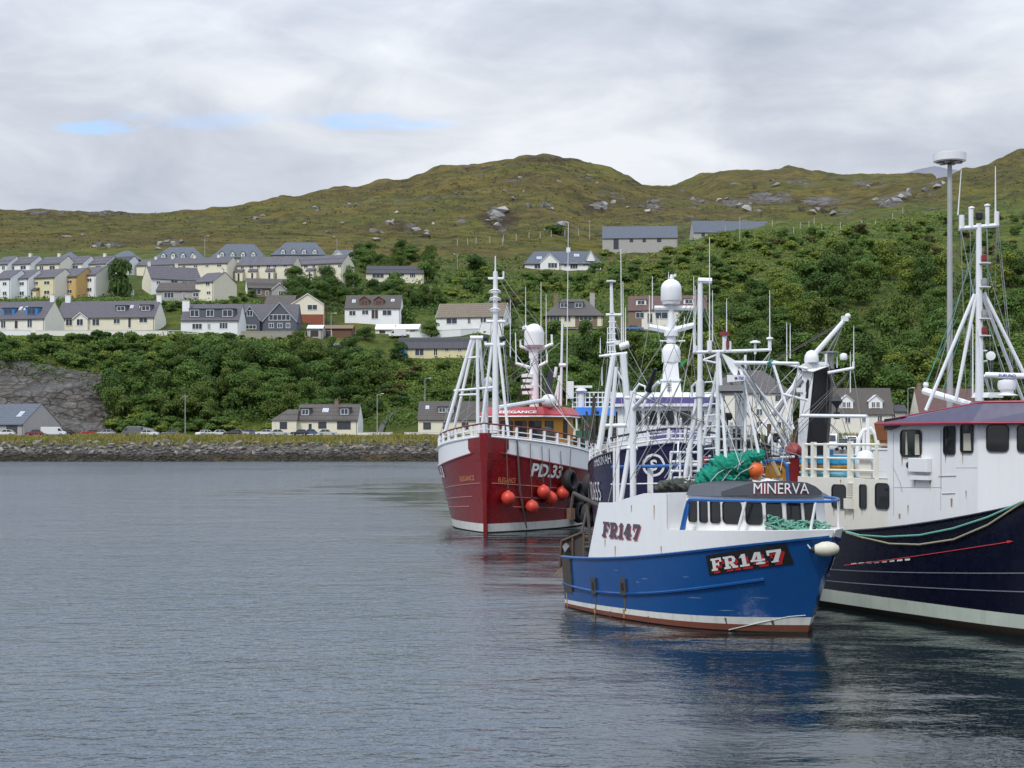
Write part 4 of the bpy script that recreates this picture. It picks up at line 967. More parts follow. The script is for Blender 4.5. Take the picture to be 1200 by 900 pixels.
scatter([(340, 345), (352, 328), (420, 328), (428, 345), (505, 348), (512, 362), (470, 372), (402, 368), (392, 380), (345, 372)], 28,
        lambda x, y, g: tree(T_ROUND, g, .8 * random.uniform(.8, 1.15), 'dark tree in the belt between the terraces and the red-dormered house', 'trees in the belt above the red-dormered house'), 9)
scatter([(418, 312), (425, 300), (470, 297), (520, 318), (530, 330), (498, 334), (424, 325)], 14,
        lambda x, y, g: tree(T_ROUND, g, .85 * random.uniform(.75, 1.1), 'dark tree crowding around the low cream bungalow high on the slope', 'trees around the high cream bungalow'), 10)
scatter([(556, 425), (600, 396), (640, 398), (760, 400), (765, 498), (560, 500)], 40,
        lambda x, y, g: tree(T_ROUND + T_TALL, g, (.55 if y < 412 else 1.0) * random.uniform(.8, 1.15), 'tree on the slope below the hillside road, behind the trawler masts', 'trees behind the trawler masts'), 12)
scatter([(765, 405), (850, 390), (880, 345), (950, 322), (1040, 318), (1120, 312), (1260, 310), (1260, 500), (765, 500)], 138,
        lambda x, y, g: tree(T_ROUND + T_TALL, g, (1.15 if y > 400 else 1.25) * random.uniform(.75, 1.25), 'tree of the continuous wood covering the slope behind the navy boat', 'trees of the wood behind the navy boat'), 13)
# single trees one can point to
tree(T_ROUND[:1], ground(427, 399), .62, 'round dark tree in front of the white house with red-brown dormers', sz=.75)
tree(T_TALL[1:2], ground(469, 424), .75, 'dark upright tree against the blue porch of the yellow bungalow', sz=.8)
tree(T_ROUND[1:2], ground(505, 397), .72, 'dark tree overlapping the white wall left of the tan-roofed bungalow', sz=.95)
tree(T_TALL[:1], ground(478, 380), .42, 'small light green tree right of the red-dormered house', sz=.5)
bush('mid', ground(474, 378), 1.5, 'bright rounded bush touching the right corner of the red-dormered house')
bush('dark', ground(141, 347), 2.0, 'tall dark shrub beside the blank cream terrace gable', sz=2.3)
bush('mid', ground(497, 331), 1.8, 'yellow-green bush at the end of the high cream bungalow', sz=1.6)
bush('dark', ground(555, 317), 2.1, 'dark round bush on the pale grass left of the white rambling bungalow', sz=1.15)
bush('dark', ground(650, 274), 2.2, 'dark bush below the pale boulders on the hillside', sz=.75)
# bushes
scatter([(-30, 404), (60, 398), (200, 401), (330, 402), (360, 408), (340, 416), (215, 424), (150, 440), (128, 450), (118, 432), (60, 428), (-30, 430)], 66,
        lambda x, y, g: bush(random.choice(['mid', 'dark', 'mid', 'light']), g, random.uniform(.7, 1.25), 'low bush along the top of the bank under the front cottages', 'bushes along the bank top'), 9)
scatter([(620, 345), (612, 325), (700, 318), (790, 305), (850, 300), (860, 340), (845, 372), (740, 346), (640, 350)], 64,
        lambda x, y, g: bush(random.choice(['light', 'mid', 'mid', 'dark']), g, random.uniform(.9, 1.5), 'bush on the slope between the white bungalow and the red-brown roofed house', 'bushes above the red-brown roofed house'), 9)
scatter([(700, 300), (790, 292), (850, 276), (930, 275), (1010, 270), (1090, 260), (1120, 262), (1100, 300), (1040, 318), (950, 325), (880, 345), (850, 350), (840, 300)], 84,
        lambda x, y, g: bush(random.choice(['light', 'light', 'light', 'mid', 'mid', 'olive']), g, random.uniform(.9, 1.7), 'bright green bush on the shoulder above the wood', 'bright bushes on the shoulder'), 9)
scatter([(512, 372), (525, 322), (600, 322), (625, 352), (635, 380), (612, 384), (520, 372)], 40,
        lambda x, y, g: bush(random.choice(['mid', 'light', 'dark', 'olive']), g, random.uniform(.8, 1.4), 'bush on the rough ground above the tan-roofed bungalow', 'bushes above the tan-roofed bungalow'), 8)
scatter([(1100, 300), (1120, 262), (1250, 240), (1260, 310), (1110, 314)], 28,
        lambda x, y, g: bush(random.choice(['olive', 'mid', 'olive']), g, random.uniform(.9, 1.5), 'olive bush on the heather slope above the navy boat mast', 'olive bushes on the heather slope'), 9)
scatter([(440, 495), (450, 440), (480, 425), (556, 428), (556, 495)], 26,
        lambda x, y, g: bush(random.choice(['mid', 'dark', 'olive']), g, random.uniform(.6, 1.1), 'bush beside the footpath below the yellow bungalow', 'bushes by the footpath'), 8)
scatter([(120, 508), (140, 490), (200, 500), (330, 508)], 16,
        lambda x, y, g: bush(random.choice(['light', 'mid']), g, random.uniform(.8, 1.3), 'bush at the back of the shore road car park', 'bushes behind the car park'), 9)
scatter([(-20, 396), (100, 395), (280, 400), (360, 400), (355, 394), (-20, 392)], 22,
        lambda x, y, g: bush(random.choice(['light', 'mid', 'dark']), g, random.uniform(.35, .6), 'small garden shrub at the foot of the white garden walls', 'garden shrubs by the white walls'), 9)
scatter([(340, 345), (300, 345), (260, 352), (270, 358), (190, 358), (190, 372), (215, 370), (300, 352)], 14,
        lambda x, y, g: bush(random.choice(['mid', 'dark']), g, random.uniform(.5, .9), 'shrub in the gardens between the brown-roofed bungalows', 'shrubs between the bungalows'), 9)

# leaf litter of low scrub: nobody could count it
def carpet(name, label, polys, n, size, hmin, hmax, m, seed, dmax=1800):
    rg = np.random.default_rng(seed); C = []
    tot = 0
    while tot < n:
        for poly, wt in polys:
            k_ = int(n * wt * .6)
            xs = np.array([p[0] for p in poly]); ys = np.array([p[1] for p in poly])
            x = rg.uniform(xs.min(), xs.max(), k_); y = rg.uniform(ys.min(), ys.max(), k_)
            ok = np.array([inside(poly, a, b) and free(a, b) for a, b in zip(x, y)])
            x, y = x[ok], y[ok]
            # land depth on these sight lines, from the terrain grid
            d = np.array([_depth(a, b) for a, b in zip(x, y)]); d = d + rg.uniform(-1, 1, len(d)) * np.where(d < 720, 2.2, 6.0)
            C.append(np.stack([(x - 600) / F * d, d, Hgt(x, d)], 1)); tot += len(x)
    C = np.concatenate(C)[:n]
    D_ = C[:, 1]
    off = rg.normal(size=(len(C), 4, 3)) * np.array([.8, .8, 0])
    hh_ = hmin + (hmax - hmin) * np.clip((fbm(C[:, 0] / 6, C[:, 1] / 6, 3) - .3) * 2.2, 0, 1)
    cc = C[:, None, :] + off; cc[:, :, 2] += rg.uniform(-.1, 1.0, (len(C), 4)) * hh_[:, None]
    cc = cc.reshape(-1, 3)
    nn = rg.normal(size=cc.shape) * .6 + np.array([0, -.35, .8]); nn /= np.linalg.norm(nn, axis=1, keepdims=True)
    sz_ = size * np.repeat(np.clip(D_ / 450, .8, 2.4), 4)[:, None]
    q = leaves(rg, cc, nn, sz_)
    o = bpy.data.objects.new(name, fastmesh(name, q, 4, np.arange(len(q)), m)); COL.objects.link(o)
    return tag(o, label, 'scrub', kind='stuff')
_rows = np.arange(0, nc)
def _depth(px, py):
    j = min(max(int((px - pxg[0]) / 4.0), 0), nc - 1)
    c = GPY[:, j]; run = np.minimum.accumulate(np.where(GD[:, j] > 357, c, 999))
    i = np.nonzero(run <= py)[0]
    return float(DG[i[0]]) if len(i) else 1700.0
carpet('woodland_scrub', 'dark leafy undergrowth filling the woods', [([(120, 505), (130, 450), (215, 420), (430, 412), (440, 500)], .2), ([(556, 500), (560, 400), (765, 398), (765, 500)], .2), ([(765, 500), (765, 400), (880, 345), (1040, 318), (1280, 308), (1280, 505)], .45), ([(1260, 505), (1260, 306), (1660, 290), (1660, 505)], .35), ([(340, 372), (342, 328), (510, 330), (515, 370)], .1)], 27000, .42, .8, 3.4, F_DARK, 4)
carpet('bank_scrub', 'mixed green scrub over the lower hillside', [([(-40, 432), (-40, 394), (350, 398), (430, 412), (130, 445)], .3), ([(425, 445), (440, 420), (560, 420), (560, 500), (440, 500)], .2), ([(500, 380), (500, 300), (700, 300), (860, 350), (840, 384)], .3), ([(-40, 360), (-40, 345), (120, 348), (300, 352), (330, 358), (200, 362)], .1), ([(840, 384), (700, 300), (860, 272), (1110, 255), (1110, 310), (880, 350)], .3)], 12000, .36, .3, 1.4, F_MID, 5)
carpet('bright_scrub', 'bright yellow-green scrub on the shoulder and banks', [([(620, 345), (700, 310), (860, 275), (1110, 250), (1110, 300), (900, 340), (840, 360)], .6), ([(-40, 410), (-40, 394), (350, 397), (340, 408), (100, 412)], .2), ([(440, 470), (450, 425), (552, 422), (552, 450)], .2)], 6500, .34, .2, 1.0, F_LIGHT, 6)
carpet('heather', 'dark brown and olive heather over the upper hillside', [([(-40, 300), (-40, 250), (250, 248), (540, 200), (650, 188), (770, 222), (700, 285), (500, 300), (300, 285)], .6), ([(770, 222), (880, 240), (1000, 246), (1110, 215), (1210, 178), (1280, 160), (1280, 310), (1110, 310), (1000, 262), (700, 288)], .4)], 5000, .26, .1, .5, F_OLIVE, 8)

# ------------------------------------------------------------------ grass on the shore bank
F_GRASS = foliage('bank_grass_blades', (0.24, 0.215, 0.055), (0.32, 0.25, 0.08), (0.15, 0.19, 0.04))
rg = np.random.default_rng(12); n = 15000
gx = rg.uniform(-60, 1120, n); gd = rg.uniform(354.0, 364.5, n)
gz = Hgt(gx, gd); X = (gx - 600) / F * gd
hgt = .30 + .85 * np.clip(fbm(X / 4, gd / 2, 3) * 1.7 - .35, 0, 1) * np.clip((gd - 354) / 3, .3, 1); lean = rg.normal(size=(n, 2)) * .18; wd_ = rg.uniform(.06, .16, n)
an = rg.uniform(-.9, .9, n)
q = np.zeros((n, 4, 3)); base = np.stack([X, gd, gz - .1], 1); du_ = np.stack([np.cos(an), np.sin(an), np.zeros(n)], 1) * wd_[:, None]
tip = base + np.stack([lean[:, 0], lean[:, 1], hgt + .1], 1)
q[:, 0] = base - du_; q[:, 1] = base + du_; q[:, 2] = tip + du_ * .5; q[:, 3] = tip - du_ * .5
o = bpy.data.objects.new('bank_grass', fastmesh('bank_grass', q.reshape(-1, 3), 4, np.arange(n * 4), F_GRASS)); COL.objects.link(o)
tag(o, 'yellow-green rough grass along the shore bank', 'grass', kind='stuff')

# ------------------------------------------------------------------ rocks
def rockmat(name, a, b):
    k = NT(name); oi = k.n('ShaderNodeObjectInfo'); geo = k.n('ShaderNodeNewGeometry')
    n_ = k.noise(1.2, 6, None, .65)
    c = k.mix(n_, a, b); c = k.mix(1.0, c, k.ramp(oi.outputs['Random'], [(0, .6), (1, 1.3)]), 'MULTIPLY')
    c = k.mix(1.0, c, k.ramp(geo.outputs['Random Per Island'], [(0, .65), (1, 1.2)]), 'MULTIPLY')
    k.l(c, k.b.inputs['Base Color']); k.b.inputs['Roughness'].default_value = .9; k.bump(n_, .6, .2)
    return k.m
M_ARM = rockmat('grey_armour_stone', (0.085, 0.072, 0.060), (0.33, 0.30, 0.265)); M_BOULD = rockmat('pale_hill_boulder', (0.13, 0.12, 0.115), (0.44, 0.42, 0.395)); M_WET = rockmat('dark_wet_stone', (0.02, 0.018, 0.014), (0.10, 0.085, 0.06))
def rockshape(seed, n=12, lo=.75):
    rg = np.random.default_rng(seed); bm = bmesh.new()
    for i in range(n):
        d = rg.normal(size=3); d /= np.linalg.norm(d); bm.verts.new(Vector(d * rg.uniform(lo, 1.0) * np.array([1.1, .9, .72])))
    r = bmesh.ops.convex_hull(bm, input=bm.verts)
    bmesh.ops.delete(bm, geom=[v for v in bm.verts if not v.link_faces], context='VERTS')
    me = bpy.data.meshes.new('rock'); bm.to_mesh(me); bm.free(); return me
RK = []
for i in range(8):
    me = rockshape(100 + i); me.materials.append(M_ARM); RK.append(me)
rg = np.random.default_rng(21)
for i in range(298):
    px = -8 + 702 * ((i * .618034) % 1.0); d = rg.uniform(350.4, 356.6); g = Vector(((px - 600) / F * d, d, float(Hgt(px, d)) + .1))
    o = bpy.data.objects.new('armour_rock', RK[i % 8]); COL.objects.link(o); o.location = g; s = rg.uniform(.45, .95) * (1.25 if rg.random() < .2 else 1); o.scale = (s * rg.uniform(.9, 1.5), s, s * rg.uniform(.7, 1.0)); o.rotation_euler = tuple(rg.uniform(-.6, .6, 2)) + (rg.uniform(0, 6.3),)
    tag(o, 'angular grey stone in the rock armour along the shore', 'rock', 'rock armour stones along the shore')
def rubble(name, label, n, fx, fd, smin, smax, m, seed):
    rg = np.random.default_rng(seed); V = []; I = []; off = 0
    base = [(np.array([v.co[:] for v in me.vertices]), [tuple(p.vertices) for p in me.polygons]) for me in RK]
    for i in range(n):
        px = rg.uniform(*fx); d = rg.uniform(*fd); v, fs = base[i % 8]; s = rg.uniform(smin, smax); a = rg.uniform(0, 6.3); c_, s_ = math.cos(a), math.sin(a)
        w = v * s * np.array([rg.uniform(.9, 1.6), 1, rg.uniform(.5, .9)]); w = np.stack([w[:, 0] * c_ - w[:, 1] * s_, w[:, 0] * s_ + w[:, 1] * c_, w[:, 2]], 1)
        V.append(w + np.array([(px - 600) / F * d, d, float(Hgt(px, d))])); I += [k_ + off for f in fs for k_ in f]; off += len(v)
    o = bpy.data.objects.new(name, fastmesh(name, np.concatenate(V), 3, I, m)); COL.objects.link(o); tag(o, label, 'rubble', kind='stuff')
rubble('shore_rubble', 'smaller grey rubble between the armour stones', 2600, (-60, 1150), (350, 357), .22, .6, M_ARM, 31)
rubble('wet_rubble', 'dark seaweed covered stones at the water line', 2600, (-60, 1150), (345.5, 351), .2, .6, M_WET, 32)
for i in range(3):
    me = rockshape(140 + i, 10, .5); me.materials.append(M_BOULD); RK.append(me)
spots = [(582, 249, 4.5), (576, 254, 3), (588, 246, 3), (583, 262, 2.6), (573, 258, 2), (618, 241, 2.2), (641, 240, 2.6), (646, 244, 2), (655, 262, 2.4), (663, 260, 2), (697, 240, 2.6), (702, 243, 3), (709, 238, 2.6), (712, 245, 2.2), (720, 236, 2), (764, 236, 2.4), (760, 246, 3), (768, 242, 2), (437, 269, 2.4), (445, 272, 2), (455, 261, 2.4), (460, 259, 2), (487, 268, 2.2), (498, 276, 2), (500, 270, 1.6), (442, 280, 2.4), (466, 249, 1.6), (410, 238, 2), (418, 239, 1.8), (533, 227, 1.5), (508, 262, 1.6), (532, 263, 1.4),
         (600, 232, 1.6), (614, 224, 1.4), (640, 268, 1.5), (590, 224, 1.5), (676, 268, 1.6), (745, 268, 1.6), (735, 243, 1.4), (812, 232, 2.6), (822, 235, 2.4), (845, 233, 3), (852, 232, 2.4), (868, 240, 3.4), (874, 243, 3), (880, 238, 2.4), (888, 246, 2.4), (910, 216, 3), (925, 228, 3.2), (940, 245, 3.2), (950, 248, 2.6), (960, 244, 2.6), (968, 247, 3), (978, 250, 2.4), (1040, 236, 4), (1048, 233, 4.2), (1056, 232, 3), (1035, 240, 3), (1062, 226, 3.6), (1068, 224, 3), (1026, 232, 2.4), (1010, 215, 3), (1016, 218, 2.6), (905, 210, 2.4), (885, 217, 2.8), (1100, 218, 2.6), (1106, 214, 2.2), (1084, 222, 2),
         (190, 285, 2.2), (196, 282, 1.8), (204, 286, 2), (212, 284, 1.6), (110, 288, 2), (118, 286, 2.2), (126, 289, 1.6), (186, 291, 1.8), (78, 277, 1.6), (95, 276, 1.6), (300, 254, 1.8), (308, 252, 1.6), (368, 243, 2), (372, 246, 1.6), (356, 262, 1.2), (400, 262, 1.4), (382, 272, 1.3), (512, 236, 1.4), (565, 205, 2), (610, 207, 1.8), (690, 205, 2), (655, 212, 1.6), (700, 213, 1.6)]
for i, (px, py, s) in enumerate(spots):
    g = ground(px, py + s * .8); o = bpy.data.objects.new('boulder', RK[8 + i % 3]); COL.objects.link(o); o.location = g
    s *= 1.5; o.scale = (s * random.uniform(.8, 1.3), s, s * random.uniform(.8, 1.25)); o.rotation_euler = (random.uniform(-.7, .3), random.uniform(-.4, .4), random.uniform(0, 6))
    tag(o, 'pale grey boulder lying in the heather of the open hill', 'boulder', 'pale boulders on the hill')
# two exposed slabs by the car park
g = ground(183, 509); mb = MB(); me = rockshape(170, 20)
for px, py, s, nm in ((178, 508, 3.4, 'broad dark rock slab behind the parked cars by the quarry'), (196, 480, 2.4, 'small pale rock showing through the wood above the car park')):
    g = ground(px, py); o = bpy.data.objects.new('rock_slab', RK[9]); COL.objects.link(o); o.location = g; o.scale = (s * 1.9, s * .8, s); o.rotation_euler = (.2, .35, .2); tag(o, nm, 'rock')

# ------------------------------------------------------------------ shore road, hillside road, footpath
def strip(name, label, left, right, m, lift=.05):
    mb = MB(); mb.grid([[a + Vector((0, 0, lift)) for a in left], [b + Vector((0, 0, lift)) for b in right]])
    return tag(mb.build(name, m, fix=False), label, 'road', kind='structure')
M_ASPH = paint('old_asphalt', (0.085, 0.083, 0.08), .9, .2, grime=0, scale=.5)
def gl(px, d, up=.25): return Vector(((px - 600) / F * d, d, float(Hgt(px, d)) + up))
pp = np.arange(-120, 1300, 10.0)
strip('road', 'asphalt shore road and car park', [gl(p, 365.5, .2) for p in pp], [gl(p, 377, .2) for p in pp], M_ASPH)
pp = np.arange(560, 850, 6.0)
strip('road', 'narrow hillside road below the upper houses', [gl(p, 493.5 + max(0, p - 800) * .08, .3) for p in pp], [gl(p, 498.5 + max(0, p - 800) * .08, .3) for p in pp], M_ASPH)
path_ = [(445, 509), (449, 500), (452, 494), (457, 488), (464, 484), (472, 482)]
strip('path', 'dark footpath climbing the grass slope', [ground(x - 3, y) for x, y in path_], [ground(x + 3, y) for x, y in path_], paint('path_gravel', (0.09, 0.085, 0.08), .9), .35)

# ------------------------------------------------------------------ parked vehicles
M_TYRE = paint('tyre_rubber', (0.02, 0.02, 0.02), .85, .1, grime=0); M_HUB = paint('wheel_hub', (0.45, 0.45, 0.46), .35, .1, metallic=.6, grime=0); M_CARGLASS = glass('car_glass', (.02, .024, .03), .05); M_LAMP = paint('tail_lamp', (.45, .02, .02), .3, .05, grime=0); M_HEAD = paint('head_lamp', (.8, .8, .78), .2, .03, grime=0)
def carpaint(c): return paint('car_paint_%d_%d_%d' % tuple(int(x * 100) for x in c), c, .25, .04, grime=.05, bump=0)
def car(label, loc, L, c, kind='car', rz=0, flip=False, group='parked vehicles'):
    t = thing('parked_van' if kind == 'van' else 'parked_car', label, kind, loc, rz + (math.pi if flip else 0), group)
    m = carpaint(c); w = .88 if kind == 'car' else 1.0
    if kind == 'car': body = [(-.5, .30), (-.5, .62), (-.46, .86), (-.20, .92), (.42, .90), (.49, .80), (.5, .35)]; cab = [(-.18, .91), (-.06, 1.40), (.04, 1.47), (.26, 1.45), (.43, .91)]; top = (.02, 1.47, .28, 1.44)
    else: body = [(-.5, .32), (-.5, .80), (-.42, 1.12), (-.28, 1.95), (-.22, 2.10), (.47, 2.12), (.5, 2.0), (.5, .35)]; cab = None
    mb = MB(); poly = [(x * L, -w, z) for x, z in body]
    mb.prism(poly, (0, 2 * w, 0)); b = mb.build('body', m, t, bevel=.06)
    if cab:
        g_ = MB(); lo_ = [(x * L, -w + .02 + (.16 if z > 1 else 0), z) for x, z in cab]; hi_ = [(x, -y, z) for x, y, z in lo_]
        n_ = len(lo_); g_.add(lo_ + hi_, [tuple(range(n_)), tuple(range(2 * n_ - 1, n_ - 1, -1))] + [(i, n_ + i, n_ + (i + 1) % n_, (i + 1) % n_) for i in range(n_)]); g_.build('window_glass', M_CARGLASS, t)
        r_ = MB(); r_.prism([(-.07 * L, -w + .16, 1.425), (.03 * L, -w + .17, 1.485), (.27 * L, -w + .17, 1.465), (.30 * L, -w + .16, 1.42)], (0, 2 * w - .33, 0))
        for x0, z0, x1, z1 in ((-.18, .9, -.06, 1.42), (.10, .9, .11, 1.45), (.43, .9, .28, 1.43)):
            for sg in (-1, 1): r_.tube((x0 * L, sg * (w - .01), z0), (x1 * L, sg * (w - .16), z1), .045, n=5)
        r_.build('roof', m, t)
    else:
        for sg in (-1, 1):
            g_ = MB(); g_.prism([(-.38 * L, sg * (w + .004), 1.15), (-.20 * L, sg * (w + .004), 1.15), (-.20 * L, sg * (w + .004), 1.8), (-.275 * L, sg * (w + .004), 1.8)], (0, sg * .012, 0)); g_.build('side_window', M_CARGLASS, t)
        g_ = MB(); g_.prism([(-.42 * L - .012, -w + .1, 1.16), (-.42 * L - .012, w - .1, 1.16), (-.285 * L - .012, w - .18, 1.9), (-.285 * L - .012, -w + .18, 1.9)], (-.012, 0, .004)); g_.build('windscreen', M_CARGLASS, t)
    for x in (-.31, .31):
        for sg in (-1, 1):
            q_ = MB(); q_.tube((x * L, sg * (w - .2), .32), (x * L, sg * (w + .02), .32), .32, n=14); wh = q_.build('wheel', M_TYRE, t)
            q_ = MB(); q_.tube((x * L, sg * (w + .02), .32), (x * L, sg * (w + .035), .32), .19, n=10); q_.build('rim', M_HUB, wh)
    for sg in (-1, 1):
        q_ = MB(); q_.box((.5 * L + .005, sg * (w - .2), .78), (.04, .22, .16)); q_.build('tail_light', M_LAMP, t); q_ = MB(); q_.box((-.5 * L - .005, sg * (w - .22), .68), (.04, .26, .15)); q_.build('headlight', M_HEAD, t)
    return t
WHT = (.75, .75, .74); SIL = (.48, .50, .52); BLK = (.03, .03, .035); RED = (.38, .03, .03); GRY = (.14, .15, .16); BLU = (.06, .13, .30)
def shorecar(px, d, L, c, label, kind='car', rz=None, **kw):
    car(label, Vector(((px - 600) / F * d, d, float(Hgt(px, d)) + .22)), L, c, kind, random.uniform(-.15, .15) if rz is None else rz, **kw)
shorecar(6, 367, 4.5, WHT, 'white car in front of the grey house by the quarry'); shorecar(41, 368, 4.3, (.2, .03, .04), 'dark red car between the grey house and the white camper van')
shorecar(63, 369, 5.8, WHT, 'white camper van below the quarry face', 'van', flip=True); shorecar(76, 373, 4.4, BLK, 'black car just behind the white camper van')
shorecar(106, 370, 4.6, RED, 'bright red car at the edge of the wood below the quarry', rz=.4); shorecar(124, 367, 4.3, SIL, 'silver car right of the bright red car'); shorecar(155, 371, 4.8, GRY, 'dark grey van parked before the rock slab', 'van')
shorecar(175, 367, 4.4, WHT, 'white hatchback in front of the dark rock slab', flip=True); shorecar(200, 368, 4.2, GRY, 'grey car right of the rock slab'); shorecar(239, 367, 4.0, WHT, 'white car beside the telegraph pole and bushes', rz=.9); shorecar(255, 367, 4.4, WHT, 'white car, first right of the bushes by the pole', rz=.3)
shorecar(281, 371, 4.5, SIL, 'silver car under the wood, left of a grey one', flip=True); shorecar(290, 373, 4.6, GRY, 'grey car in the back row left of the shore cottage'); shorecar(310, 369, 4.4, WHT, 'white car beside the hipped wing of the shore cottage'); shorecar(328, 367, 4.5, SIL, 'silver car in front of the hipped wing of the shore cottage', flip=True)
shorecar(351, 367, 4.2, BLK, 'black car in front of the shore cottage door'); shorecar(362, 371, 4.2, BLU, 'dark blue car close to the shore cottage wall'); shorecar(384, 367, 4.5, SIL, 'silver car under the big window of the shore cottage', flip=True); shorecar(273, 367, 4.3, BLK, 'black car between two pale cars under the wood')
def hillcar(px, py, L, c, label, kind='car', **kw):
    g = ground(px, py); car(label, g + Vector((0, 0, .25)), L, c, kind, 0, **kw)
hillcar(401, 408, 5.6, (.30, .36, .52), 'pale blue car on the bend below the brown shed'); hillcar(466, 397, 5.2, WHT, 'white van beside the white garages', 'van')
hillcar(686, 389.5, 5.4, BLK, 'black car on the hillside road below the hip-roofed stone house', rz=0) if False else hillcar(686, 389.5, 5.4, BLK, 'black car on the hillside road below the hip-roofed stone house')
hillcar(643, 389.5, 5.4, WHT, 'white car on the hillside road behind the big radar dome'); hillcar(744, 388, 5.6, (.10, .25, .48), 'blue car on the hillside road below the red-brown roofed house', flip=True)
# ------------------------------------------------------------------ boat paints
B_WHITE = paint('white_boat_paint', (0.82, 0.82, 0.82), .35, .05, rust=.03, grime=.05, bump=.03)
B_CREAMW = paint('cream_boat_paint', (0.80, 0.765, 0.67), .4, .06, rust=.05, grime=.08, bump=.03)
B_ANTID = paint('dark_brown_antifouling', (0.045, 0.030, 0.020), .8, .4, rust=.05, grime=.2, scale=4)
B_MAST = paint('white_mast_paint', (0.80, 0.81, 0.82), .4, .06, rust=.03, grime=.10, bump=0)
B_BLUE = paint('royal_blue_hull_paint', (0.006, 0.074, 0.255), .22, .16, rust=.02, grime=.04, bump=.05)
B_RAILBLUE = paint('blue_rail_paint', (0.02, 0.13, 0.42), .35, .1, rust=.05, grime=.05)
B_RED = paint('dark_red_hull_paint', (0.200, 0.006, 0.009), .26, .22, rust=.0, grime=.06, bump=.06)
B_REDROOF = paint('red_roof_paint', (0.45, 0.04, 0.05), .4, .1, grime=.08)
B_OCHRE = paint('ochre_wheelhouse_paint', (0.55, 0.25, 0.025), .4, .12, rust=.04, grime=.1)
B_NAVY = paint('navy_hull_paint', (0.005, 0.006, 0.018), .25, .3, rust=.0, grime=.03, bump=.05, spec=.3)
B_INDIGO = paint('indigo_hull_paint', (0.011, 0.008, 0.050), .25, .2, rust=.0, grime=.04, bump=.05, spec=.35)
B_PURPLE = paint('purple_band_paint', (0.075, 0.060, 0.22), .4, .1, grime=.08)
B_SLATE = paint('slate_blue_visor_paint', (0.080, 0.070, 0.125), .45, .12, grime=.1)
B_PINK = paint('red_edge_paint', (0.34, 0.03, 0.06), .4, .1, grime=.05)
B_ANTI = paint('red_brown_antifouling', (0.195, 0.055, 0.030), .75, .35, rust=.05, grime=.2, scale=4)
B_BOOT = paint('stained_white_boot_top', (0.72, 0.72, 0.66), .5, .1, rust=.10, grime=.25)
B_BOOTG = paint('greenish_white_boot_top', (0.50, 0.56, 0.48), .5, .15, rust=.10, grime=.2)
B_ROOFGREY = paint('dark_grey_roof_paint', (0.075, 0.078, 0.092), .6, .15, grime=.1)
B_BLACK = paint('black_paint', (0.010, 0.010, 0.011), .5, .2, grime=0)
B_DECK = paint('worn_deck', (0.22, 0.20, 0.17), .8, .3, rust=.15)
B_RUST = paint('rusty_steel', (0.13, 0.085, 0.055), .85, .4, rust=.75, grime=0, scale=4, bump=.3)
B_OLDRUST = paint('old_dark_steel', (0.07, 0.06, 0.052), .8, .4, rust=.55, grime=0, scale=4, bump=.3)
B_GREYM = paint('bare_grey_metal', (0.33, 0.33, 0.33), .45, .15, rust=.12, metallic=.5)
B_GLASS = glass('boat_glass', (.010, .012, .013), .05)
B_RUBBER = paint('black_rubber', (0.014, 0.014, 0.014), .7, .2, grime=0)
B_SEAL = paint('window_seal', (0.02, 0.02, 0.022), .6, .1, grime=0)
B_BUOY = paint('orange_red_buoy', (0.62, 0.060, 0.035), .45, .1, grime=.05); B_BUOYO = paint('orange_buoy', (0.72, 0.13, 0.02), .45, .1, grime=.05)
B_CREAMB = paint('cream_fender', (0.66, 0.62, 0.50), .5, .1, grime=.2)
B_ROPE = paint('grey_rope', (0.12, 0.11, 0.10), .9, .2, grime=0); B_ROPEG = paint('green_rope', (0.16, 0.42, 0.34), .9, .2, grime=0); B_ROPEY = paint('straw_rope', (0.40, 0.37, 0.24), .9, .2, grime=0); B_ROPEW = paint('pale_rope', (0.55, 0.57, 0.56), .9, .2, grime=0)
B_NET = paint('green_trawl_net', (0.006, 0.30, 0.20), .8, .5, grime=0, scale=9, bump=1.0); B_NETD = paint('dark_net', (0.09, 0.095, 0.08), .9, .4, grime=0, scale=8, bump=.8)
L_WHITE = paint('white_lettering', (0.80, 0.80, 0.78), .4, .05, grime=.05); L_RED = paint('red_lettering', (0.50, 0.025, 0.03), .4, .05, grime=.05); L_BLACK = paint('black_lettering', (0.012, 0.012, 0.014), .4, .05, grime=0); L_BLUE = paint('blue_lettering', (0.03, 0.06, 0.30), .4, .05, grime=0); L_MAROON = paint('dark_red_lettering', (0.19, 0.035, 0.055), .4, .05, grime=.05); L_ORANGE = paint('orange_lettering', (0.75, 0.30, 0.12), .4, .05, grime=.05)

